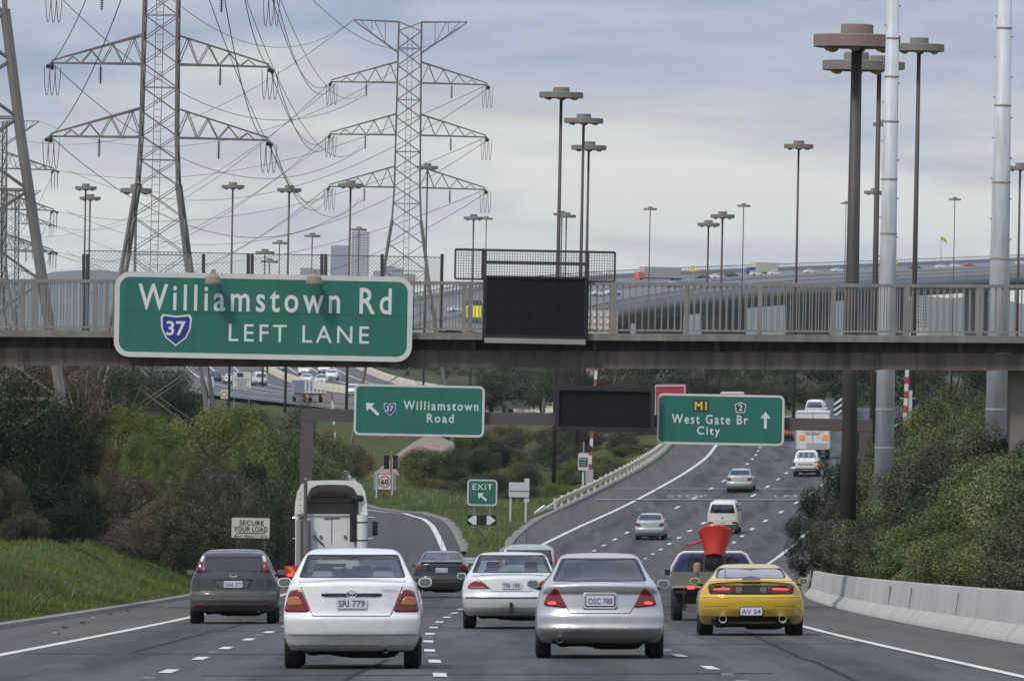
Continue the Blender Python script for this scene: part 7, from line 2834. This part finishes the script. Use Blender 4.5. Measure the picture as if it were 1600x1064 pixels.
def far_car(kind, px, py, bvh, heading, label, group, name=None, lit=False):
    h = pixel_hit(bvh, px, py)
    if h is None:
        return None
    if kind not in FAR_PROTO:
        s = FARSPEC[kind]
        r, sh = car('far_' + kind.split('_')[0], 'distant_car', '', s, 800, 300, h=.085, cabin=False)
        for sx in (-1, 1):
            put('headlight', sh.patch([(sx * .45, .76), (sx * .72, .76), (sx * .74, .62), (sx * .45, .64)], 'front', .01, 1), M_HEADLAMP, r)
        put('grille', sh.patch([(-.4, .62), (.4, .62), (.38, .50), (-.38, .50)], 'front', .01, 1), M_DARKTRIM, r)
        FAR_PROTO[kind] = r
        o = r
    else:
        o = copy_tree(FAR_PROTO[kind])
    o.name = name or ('distant_van' if 'van' in kind else 'distant_car')
    o.location = h
    o.rotation_euler = (0, 0, heading)
    tag(o, label, 'van' if 'van_' in kind else 'car', group)
    if bvh is FAR_BVH and abs(heading) > 1.5:
        f = Vector((0, 4.4, 0))
        f.rotate(o.rotation_euler)
        o.location = h - f * .5
    return o


ON = math.pi * .98
g = 'cars on the far bend'
for k, px, py, hd_, lab in (
        ('sedan_white', 436, 580, ON, 'distant white car coming round the inside of the far bend'),
        ('wagon_white', 476, 586, ON, 'distant white four wheel drive beside the far barrier bend'),
        ('sedan_white', 466, 574, ON, 'distant white car highest on the far bend under the sign'),
        ('sedan_silver', 502, 601, ON, 'distant silver car in the middle of the far bend'),
        ('wagon_white', 519, 594, ON, 'distant white four wheel drive on the outside of the far bend'),
        ('sedan_white', 507, 583, ON, 'distant white car behind the outer four wheel drive'),
        ('sedan_white', 479, 600, ON, 'distant white car just above the flatbed truck'),
        ('wagon_white', 551, 619, ON, 'distant white car beside the edge of the Williamstown Road sign'),
        ('van_white', 408, 603, .15, 'distant white van driving away beside the camera sign'),
        ('sedan_dark', 337, 596, .1, 'distant dark car left of the camera sign'),
        ('sedan_white', 361, 600, .1, 'distant white car half behind the camera sign')):
    far_car(k, px, py, FAR_BVH, hd_, lab, g)
g = 'cars on the viaduct'
VH = -1.0
for k, px, py, hd_, lab in (
        ('sedan_white', 1110, 436, VH, 'tiny white car on the viaduct between the close light masts'),
        ('wagon_dark', 1133, 434, VH, 'tiny dark car on the viaduct by the higher close mast'),
        ('sedan_dark', 1088, 437, VH, 'tiny dark car behind the orange truck on the viaduct'),
        ('wagon_white', 1172, 432, VH, 'tiny white van past the distant slim mast on the viaduct'),
        ('sedan_white', 1200, 431, VH, 'tiny white car just before the blue truck'),
        ('sedan_white', 1256, 428, VH, 'tiny white car just after the blue truck'),
        ('sedan_white', 1300, 426, VH, 'tiny white car left of the thick brown mast on the viaduct'),
        ('sedan_dark', 1420, 421, VH, 'tiny dark car right of the slimmer white pole on the viaduct'),
        ('sedan_white', 1462, 420, VH, 'tiny white car below the wind sock on the viaduct'),
        ('wagon_white', 1485, 419, VH, 'tiny white four wheel drive right of the wind sock'),
        ('sedan_red', 1506, 418, VH, 'tiny red car on the viaduct near the second white pole'),
        ('wagon_white', 1587, 414, VH, 'tiny white vehicle beyond the second white pole'),
        ('sedan_white', 945, 461, VH, 'tiny white car low on the viaduct right of the message board'),
        ('sedan_white', 922, 463, VH, 'tiny white car touching the message board edge'),
        ('sedan_white', 1040, 449, VH, 'tiny white car on the near lane under the orange truck'),
        ('sedan_white', 722, 495, VH, 'tiny white car through the railing left of the message board'),
        ('sedan_white', 700, 488, VH, 'tiny white car through the railing nearer the big sign'),
        ('sedan_white', 745, 478, VH, 'tiny white car through the railing close to the message board')):
    far_car(k, px, py, DECK_BVH, hd_, lab, g)


def far_truck(px, py, heading, label, boxm, cabm, L=9.0, w=2.5, h=3.9):
    p = pixel_hit(DECK_BVH, px, py)
    if p is None:
        return
    return box_truck('distant_truck', label, 0, 0, w, h, .9, L, boxm, cabm, heading, loc=p, lamps=False)


far_truck(1060, 440, VH + math.pi, 'orange fronted truck with grey body on the viaduct', mat('grey_box', (.38, .37, .38), rough=.7), mat('orange_cab', (.70, .16, .03), rough=.5), 12)
bt = far_truck(1212, 431, VH + math.pi, 'truck with blue rear and cream side on the viaduct', mat('cream_side', (.55, .5, .4), rough=.7), M_BLUEPAINT, 8)
if bt:
    MB().box((0, -.06, 2.4), (2.5, .06, 3.0)).build('blue_doors', M_BLUEPAINT, bt)
far_truck(842, 440, VH + .3, 'long white truck seen through the safety cage', M_TRUCKWHITE, M_TRUCKWHITE, 13, 2.5, 4.0)
yt = far_truck(740, 505, .0, 'truck with bright yellow lettered rear seen through the railing', mat('dark_box', (.05, .05, .05), rough=.6), M_TRUCKWHITE, 8, 3.6, 5.2)
if yt:
    MB().box((-1.15, -.05, 2.6), (.9, .05, 2.6)).box((.65, -.05, 2.6), (1.9, .05, 2.6)).build('yellow_panel', mat('glowing_yellow', (.8, .7, .02), rough=.5, emit=.25), yt)  # painted board, not a lamp; emission adds a glow to its yellow
    link_mesh('lettering', text_mesh('H', .55, 1.6, .02), M_INK, yt, (-1.15, -.09, 2.6))
# flatbed truck on the far road
fb_p = pixel_hit(FAR_BVH, 492, 629)
fb = empty('flatbed_truck', fb_p, .25, 'distant flatbed truck with white stake sides on the near side of the far barrier', 'truck')
MB().box((0, 3, 1.0), (2.5, 6, .2)).build('tray', M_DARKSTEEL, fb)
for k in range(6):
    MB().box((-1.2 + k * .48, 0, 1.9), (.2, .06, 1.5)).build('stake', M_TRUCKWHITE, fb)
for z in (1.25, 2.6):
    MB().box((0, .02, z), (2.5, .05, .1)).build('gate_rail', M_TRUCKWHITE, fb)
MB().box((0, 7.2, 1.6), (2.3, 1.8, 2.1)).build('cab', mat('slate_cab', (.22, .26, .31), rough=.5), fb)
for x in (-1.0, 1.0):
    MB().box((x, -.05, .8), (.4, .06, .35)).build('tail_light', M_ORANGE, fb)
    for y in (1.2, 7):
        MB().lathe([(.15, -.15), (.46, -.15), (.46, .15), (.15, .15)], (x, y, .46), 16, 'x').build('wheel', M_TYRE, fb)

# ------------------------------------------------------------------ skyline
def tower(name, label, px, py0, py1, w, d, m, floors, cols, pan):
    b = P(px, py1, d)
    k = K(d)
    H, W = (py1 - py0) / k, w / k
    t = empty(name, (b.x, d, -14), 0, label, 'building')
    z0 = b.z + 14
    MB().box((0, W / 2, (z0 + H) / 2), (W, W, z0 + H)).build('wall', m, t)
    MB().box((0, W / 2, z0 + H + H * .01), (W * .7, W * .7, H * .03)).build('roof', m, t)
    for f in range(floors):
        for c in range(cols):
            MB().box((-W / 2 + W * (c + .5) / cols, -.05, z0 + H * (f + .5) / floors), (W / cols * .62, .2, H / floors * .5)).build('window', pan, t)
    return t


M_TW = mat('hazed_tower', (.42, .44, .47), rough=.6)  # distance haze put into the wall colour as a pale blue tint
M_TWG = mat('tower_glass', (.20, .24, .30), rough=.3)
tower('city_tower', 'lower wide pale city tower behind the chain fence', 531, 384, 432, 30, 5200, M_TW, 14, 6, M_TWG)
tower('city_tower', 'higher slim pale city tower behind the chain fence', 562, 362, 432, 28, 5600, mat('paler_tower', (.52, .52, .52), rough=.6), 18, 5, M_TWG)
tower('apartment_tower', 'pale concrete apartment tower seen under the viaduct', 1436, 452, 512, 26, 3300, mat('cream_tower', (.46, .44, .42), rough=.7), 12, 6, mat('tower_window', (.15, .16, .18), rough=.3))
tower('warehouse', 'pale pinkish low warehouse behind the railing beside the message board', 940, 486, 520, 50, 1500, mat('pink_wall', (.50, .40, .36), rough=.8), 3, 5, mat('pale_panel', (.62, .56, .52), rough=.8))
rs = random.Random(3)
for i, px in enumerate((478, 496, 590, 606, 622, 640)):
    tower('city_block', ['first', 'second', 'third', 'fourth', 'fifth', 'sixth'][i] + ' low hazy city block along the skyline counted from the left', px, rs.uniform(416, 428), 440, rs.uniform(14, 22), 5200 + i * 60, M_TW, 5, 4, M_TWG)
# hazy hills
hl_pts = []
rows = []
for i in range(60):
    px = -300 + i * 38
    hgt = 434 + 5 * math.sin(i * .9) - 9 * math.exp(-((px - 95) / 55)**2) - 7 * math.exp(-((px - 150) / 30)**2) + 34 * tsmooth(200, 420, px) + 3 * math.sin(i * 2.3)
    a = P(px, float(hgt), 14500)
    rows.append([(a.x, 14000, -30), (a.x, 14500, a.z), (a.x, 15200, -30)])
tag(sheet('hills', rows, mat('hill_scrub', (.05, .07, .05), rough=1), 'structure'), 'low hazy hills on the horizon', 'hills')
# wind sock and yellow signs on the viaduct
p = P(1470, 412, 2650)
ws = empty('wind_sock', p, 0, 'yellow wind sock on a thin pole above the viaduct', 'wind sock')
MB().tube([(0, 0, 0), (0, 0, 8.6)], .09, 6).build('pole', M_GALV, ws)
MB().tube([(0, 0, 8.4), (1.0, 0, 7.8), (1.9, 0, 6.6)], .4, 10, False, [.55, .5, .25]).build('sock', M_YELLOW, ws)
for px, py, lab in ((1082, 420, 'yellow square warning sign behind the orange truck'), (1399, 409, 'yellow square warning sign beside the slimmer white pole')):
    p = P(px, py, 2300 if px < 1200 else 2620)
    s_ = empty('warning_sign', p, 0, lab, 'sign')
    MB().box((0, 0, 0), (1.5, .08, 1.6)).build('panel', M_YELLOW, s_)
    MB().box((0, .08, -2.2), (.12, .08, 3.6)).build('post', M_GALV, s_)

# ------------------------------------------------------------------ small roadside signs
s1 = sign('roadside_sign', 'white SECURE YOUR LOAD sign standing on the grass bank', 391.5, 824.5, 288, 62, 34, 1.2, 4, mat('cream_sign', (.56, .54, .47), rough=.5), M_INK, .03, posts=(371, 414), post_m=M_DARKSTEEL)
put_text(s1, 'SECURE', 393, 816.5, 38, 8, 287.98, M_INK, .008, 1.1)
put_text(s1, 'YOUR LOAD', 391.5, 826, 53, 8, 287.98, M_INK, .008, 1.05)
put_text(s1, 'MAX. PENALTY $500', 392, 837.5, 52, 4, 287.98, M_INK, .006, 1.05)
MB().box((0, -.01, 0), (46 / K(288), .006, .02)).build('rule', M_INK, s1, rel(s1, 391.5, 832.5, 288))
s2 = sign('exit_sign', 'small green EXIT sign with diagonal arrow on the grass island', 753.5, 769.5, 458, 47, 41, 2.2, 6, M_SIGN, M_WHITE, .05, posts=(741, 766), post_m=M_GALV)
put_text(s2, 'EXIT', 754, 760.5, 31, 9, 457.97, M_LETTER, .01, 1.2)
arrow(s2, 753.5, 776, 18, 13, 457.97, 140)
s3 = sign('chevron_board', 'black board with white diamond arrows below the EXIT sign', 752.5, 812.5, 457.5, 46, 16, 0, 1, M_INK, M_INK, .05)
k3 = K(457.5)
for sx in (-1, 1):
    MB().prism([(sx * 22 / k3, 0), (sx * 13 / k3, 7 / k3), (sx * 8 / k3, 7 / k3), (sx * 8 / k3, 6 / k3), (sx * 13 / k3 * .62, 0), (sx * 8 / k3, -6 / k3), (sx * 8 / k3, -7 / k3), (sx * 13 / k3, -7 / k3)], -.01, -.002).build('white_arrow', M_LETTER, s3)
s4 = sign('blank_sign', 'pair of pale sign boards seen from behind beside the EXIT sign', 811, 765, 500, 32, 23, 0, 2, mat('pale_board', (.52, .52, .52), rough=.6), M_WHITE, .05, posts=(798, 822), post_w=.12, post_m=mat('pale_post', (.48, .52, .54), rough=.6))
MB().box((0, -.012, 0), (31 / K(500), .01, .03)).build('board_gap', M_INK, s4, rel(s4, 811, 767, 500))
MB().box((0, .08, 0), (8 / K(500), .06, 37 / K(500))).build('side_board', mat('pale_board', (.5, .5, .5)), s4, rel(s4, 823, 766, 500))
s5 = sign('speed_sign', 'square 60 speed limit sign with red ring on two posts by the ramp', 601, 752.5, 560, 21, 25, .6, 1.5, M_WHITE, M_INK, .03, posts=(588.5, 613), post_w=.10, post_m=mat('pale_post', (.48, .52, .54), rough=.6))
k5 = K(560)
MB().box((0, .09, 0), (35 / k5, .03, 26 / k5)).build('backing_board', M_SIGNBACK, s5)
rg = [(math.cos(2 * math.pi * q / 28), math.sin(2 * math.pi * q / 28)) for q in range(28)]
vs, fs = ring([(x * 9.6 / k5, z * 9.6 / k5) for x, z in rg], [(x * 7.6 / k5, z * 7.6 / k5) for x, z in rg], -.008, -.002)
MB().add(vs, fs).build('red_ring', mat('ring_red', (.55, .08, .04), rough=.5), s5)
put_text(s5, '60', 601, 752.5, 12, 8.5, 559.98, M_INK, .03)
sc_ = sign('camera_sign', 'white road safety cameras operate in this area sign before the far bend', 378, 594.5, 900, 30, 29, .6, 2, M_WHITE, M_INK, .05, posts=(366, 390))
for i_, t_ in enumerate(('ROAD SAFETY', 'CAMERAS', 'OPERATE', 'IN THIS AREA')):
    put_text(sc_, t_, 378, 593 + i_ * 4.2, (23, 16, 15, 24)[i_], 2.8, 899.95, M_INK, .0)
MB().box((0, -.01, 0), (9 / K(900), .01, 6 / K(900))).build('camera_symbol', M_BLUE, sc_, rel(sc_, 375, 585.5, 899.95))
s6 = sign('speed_sign', 'tiny speed limit sign below the camera sign', 350.5, 616, 880, 11, 14, 0, 1, M_WHITE, M_INK, .04, posts=(350.5,))
rg2 = [(x * 4.6 / K(880), z * 4.6 / K(880)) for x, z in rg]
vs, fs = ring(rg2, [(x * .72, z * .72) for x, z in rg2], -.02, -.004)
MB().add(vs, fs).build('red_ring', mat('ring_red', (.55, .08, .04)), s6)
s7 = sign('information_sign', 'small blue white information sign left of the camera sign', 325, 597, 890, 18, 18, 0, 1, mat('pale_blue_sign', (.46, .52, .60), rough=.5), M_WHITE, .05, posts=(320, 330))
s8 = sign('street_sign', 'dark green street name sign before the brown embankment', 669, 719, 640, 42, 6, .5, 1, mat('street_green', (.03, .09, .09), rough=.5), M_WHITE, .05, posts=(655, 684), post_m=M_GALV)
s9 = sign('street_sign', 'small maroon tourist sign under the street name sign', 668, 727.5, 639.8, 22, 7, .5, 1, mat('maroon', (.16, .03, .03), rough=.5), M_WHITE, .05)
s10 = sign('regulatory_sign', 'white rectangular sign beside the boom at the intersection', 506, 720, 620, 13, 14, .4, 1, M_WHITE, M_INK, .04, posts=(506,))
s11 = sign('speed_sign', 'small round limit sign beside the white rectangular sign', 518, 724, 619, 9, 11, 0, 1, M_WHITE, M_INK, .04, posts=(518,))
rg2 = [(x * 3.9 / K(619), z * 3.9 / K(619)) for x, z in rg]
vs, fs = ring(rg2, [(x * .7, z * .7) for x, z in rg2], -.02, -.004)
MB().add(vs, fs).build('red_ring', mat('ring_red', (.55, .08, .04)), s11)
s12 = sign('panel_sign', 'two stacked pale signs right of the white box truck', 1296, 631, 820, 14, 18, 0, 1, mat('grey_sign', (.42, .42, .41), rough=.6), M_WHITE, .05, posts=(1296,))
MB().box((0, 0, 0), (9 / K(820), .05, 17 / K(820))).build('upper_board', mat('brown_sign', (.33, .29, .25), rough=.6), s12, rel(s12, 1296, 612, 820))
s13 = sign('chevron_board', 'black and white diagonal striped hazard board right of the white truck', 1309, 637, 800, 13, 19, 0, 1, M_INK, M_WHITE, .05, posts=(1309,))
kk = K(800)
for q in (-1, 0, 1):
    MB().prism([(-6.3 / kk, (q * 9 - 6) / kk), (6.3 / kk, (q * 9 + 3) / kk), (6.3 / kk, (q * 9 + 7) / kk), (-6.3 / kk, (q * 9 - 2) / kk)], -.02, -.004).build('white_stripe', M_LETTER, s13)
s14 = sign('distant_board', 'long pale board among the trees right of the Williamstown Road sign', 806, 632, 900, 34, 14, 0, 1, mat('pale_board', (.5, .5, .5)), M_WHITE, .05, posts=(795, 817))

# stop signals with twin lamps, and striped booms
def stop_signal(px, py, d, label, lamps=True):
    root = sign('stop_signal', label, px, py, d, 16.5, 27, 0, 2, mat('signal_pale', (.56, .57, .57), rough=.6), M_WHITE, .08, posts=(px,), post_w=.14, post_m=mat('pale_post', (.48, .52, .54)), cat='signal')
    k = K(d)
    MB().box((0, -.02, 0), (13 / k, .02, 14 / k)).build('message_panel', M_INK, root, rel(root, px, py + .5, d))
    put_text(root, 'STOP', px, py - 3.5, 11, 3.6, d - .04, M_LETTER, .01)
    put_text(root, 'ON RED', px, py + 1.2, 9, 2.4, d - .04, M_LETTER, .0)
    put_text(root, 'SIGNAL', px, py + 5, 9, 2.4, d - .04, M_LETTER, .0)
    if lamps:
        for dx, dz in ((-9, 20), (8, 20)):
            o = MB().lathe([(.24, 0), (.24, .1), (.1, .16)], n=20, axis='y').build('lamp_disc', mat('lamp_black', (.02, .012, .012), rough=.5), root, (dx / k, -.05, dz / k))
        MB().box((0, .06, 20 / k), (.10, .08, 22 / k)).build('lamp_stem', M_GALV, root)
    return root


stop_signal(911.5, 721, 545, 'stop on red signal with twin round lamps behind the guard rail')
stop_signal(1421, 702, 330, 'stop on red signal among the shrubs between the white poles', False)


def boom(px0, py0, px1, py1, d, label, w=5.0, n=9, stand=None):
    a, b = P(px0, py0, d), P(px1, py1, d)
    root = empty('boom_gate', (a.x, d, ground(a.x, d)), 0, label, 'boom gate', 'raised boom gates')
    g0 = Vector(root.location)
    mr, mw = mat('boom_red', (.42, .06, .03), rough=.5), mat('boom_white', (.62, .60, .56), rough=.5)
    for i in range(n):
        p, q = a.lerp(b, i / n), a.lerp(b, (i + 1) / n)
        MB().bar(p - g0, q - g0, w / K(d), .06).build('boom_section', mr if i % 2 == 0 else mw, root)
    gz = ground(a.x, d)
    MB().box((0, .15, (a.z - gz) / 2), (.5, .4, max(1.2, a.z - gz + .4))).build('boom_cabinet', mat('cabinet_grey', (.36, .36, .35), rough=.6), root)
    if stand:
        MB().box((stand / K(d), .1, (b.z - gz) * .42), (.16, .12, (b.z - gz) * .85)).build('support_post', mat('pale_post', (.48, .52, .54)), root)
        for f in (.62, .80):
            MB().box((stand / K(d) / 2, .1, (b.z - gz) * f), (abs(stand) / K(d) + .4, .08, .06)).build('support_arm', M_GALV, root)
    return root


boom(921, 738, 932, 566, 550, 'raised red and white boom behind the gantry message board', 5, 13)
boom(1412, 690, 1418, 566, 335, 'raised red and white boom between the white poles', 6, 11, stand=9)
boom(527, 725, 518, 614, 600, 'thin raised red and white boom inside the gantry corner', 3, 9)


# traffic lights at the ramp end
def lights(px, py, d, label, n=2):
    k = K(d)
    p = P(px, py, d)
    root = empty('traffic_light', (p.x, d, ground(p.x, d)), 0, label, 'traffic light', 'traffic lights at the ramp end')
    z = p.z - root.location.z
    MB().tube([(0, 0, 0), (0, 0, z + .9)], .06, 8).build('pole', mat('ochre_pole', (.36, .25, .07), rough=.6), root)
    for sx in ((-1, 1) if n == 2 else (-1,)):
        h = MB().prism(rrect(.42, 1.05, .06, 2), -.18, .08).build('signal_head', M_BLACK, root, (sx * .34, 0, z))
        for q in (-1, 0, 1):
            MB().lathe([(.12, 0), (.13, -.16), (.12, -.16)], (0, -.18, q * .31), 12, 'y').build('visor', M_BLACK, h)


lights(611, 722, 640, 'double traffic light before the brown embankment')
lights(584, 724, 650, 'single traffic light beside the second pylon foot', 1)
lights(533, 714, 630, 'single traffic light behind the white van', 1)
# brown paved embankment behind the lights
em_pts = [[P(568, 752, 668), P(640, 750, 668), P(712, 748, 668)], [P(594, 731, 676), P(650, 717, 676), P(712, 712, 676)], [P(628, 703, 688), P(670, 684, 688), P(708, 690, 688)], [P(654, 686, 698), P(676, 677, 698), P(702, 688, 698)], [P(658, 715, 712), P(680, 715, 712), P(702, 715, 712)]]
emb = sheet('embankment', [[tuple(q) for q in r] for r in em_pts], mat('brown_paving', (.25, .19, .15), rough=.9, noise=((.17, .13, .10), .8), nscale=.8, bump=.6, bscale=3), None)
tag(emb, 'brown paved embankment rising behind the traffic lights', 'embankment')
# litter on the verge
rl = random.Random(8)
for i in range(10):
    d = 112 + i * 11
    x = XL(d) + rl.uniform(.3, 1.6)
    o = MB().prism(chaikin([(-.06, 0), (.07, .0), (.05, .03), (-.03, .04)], 1), -.04, .04).build('litter', mat('litter_pale', (.22, .2, .18), rough=.9) if i % 3 == 0 else mat('litter_brown', (.07, .05, .04), rough=.9), None, (x, d, roadz(x, d) + .006), rl.uniform(0, 6))
    tag(o, ('pale scrap of litter' if i % 3 == 0 else 'dark leaf scrap of litter') + ' on the left shoulder beside the kerb', 'litter', 'litter on the left shoulder')

# ------------------------------------------------------------------ haze in the air
hz = MB().box((0, 8000, 60), (17000, 16400, 200)).build('haze', None)
hm = bpy.data.materials.new('haze')
hm.use_nodes = True
hm.node_tree.nodes.clear()
pv = hm.node_tree.nodes.new('ShaderNodeVolumePrincipled')
pv.inputs['Color'].default_value = (.80, .88, 1.0, 1)
pv.inputs['Density'].default_value = 0.00003
ho = hm.node_tree.nodes.new('ShaderNodeOutputMaterial')
hm.node_tree.links.new(pv.outputs[0], ho.inputs['Volume'])
hz.data.materials.append(hm)
tag(hz, 'thin pale blue haze in the air', 'haze', kind='stuff')
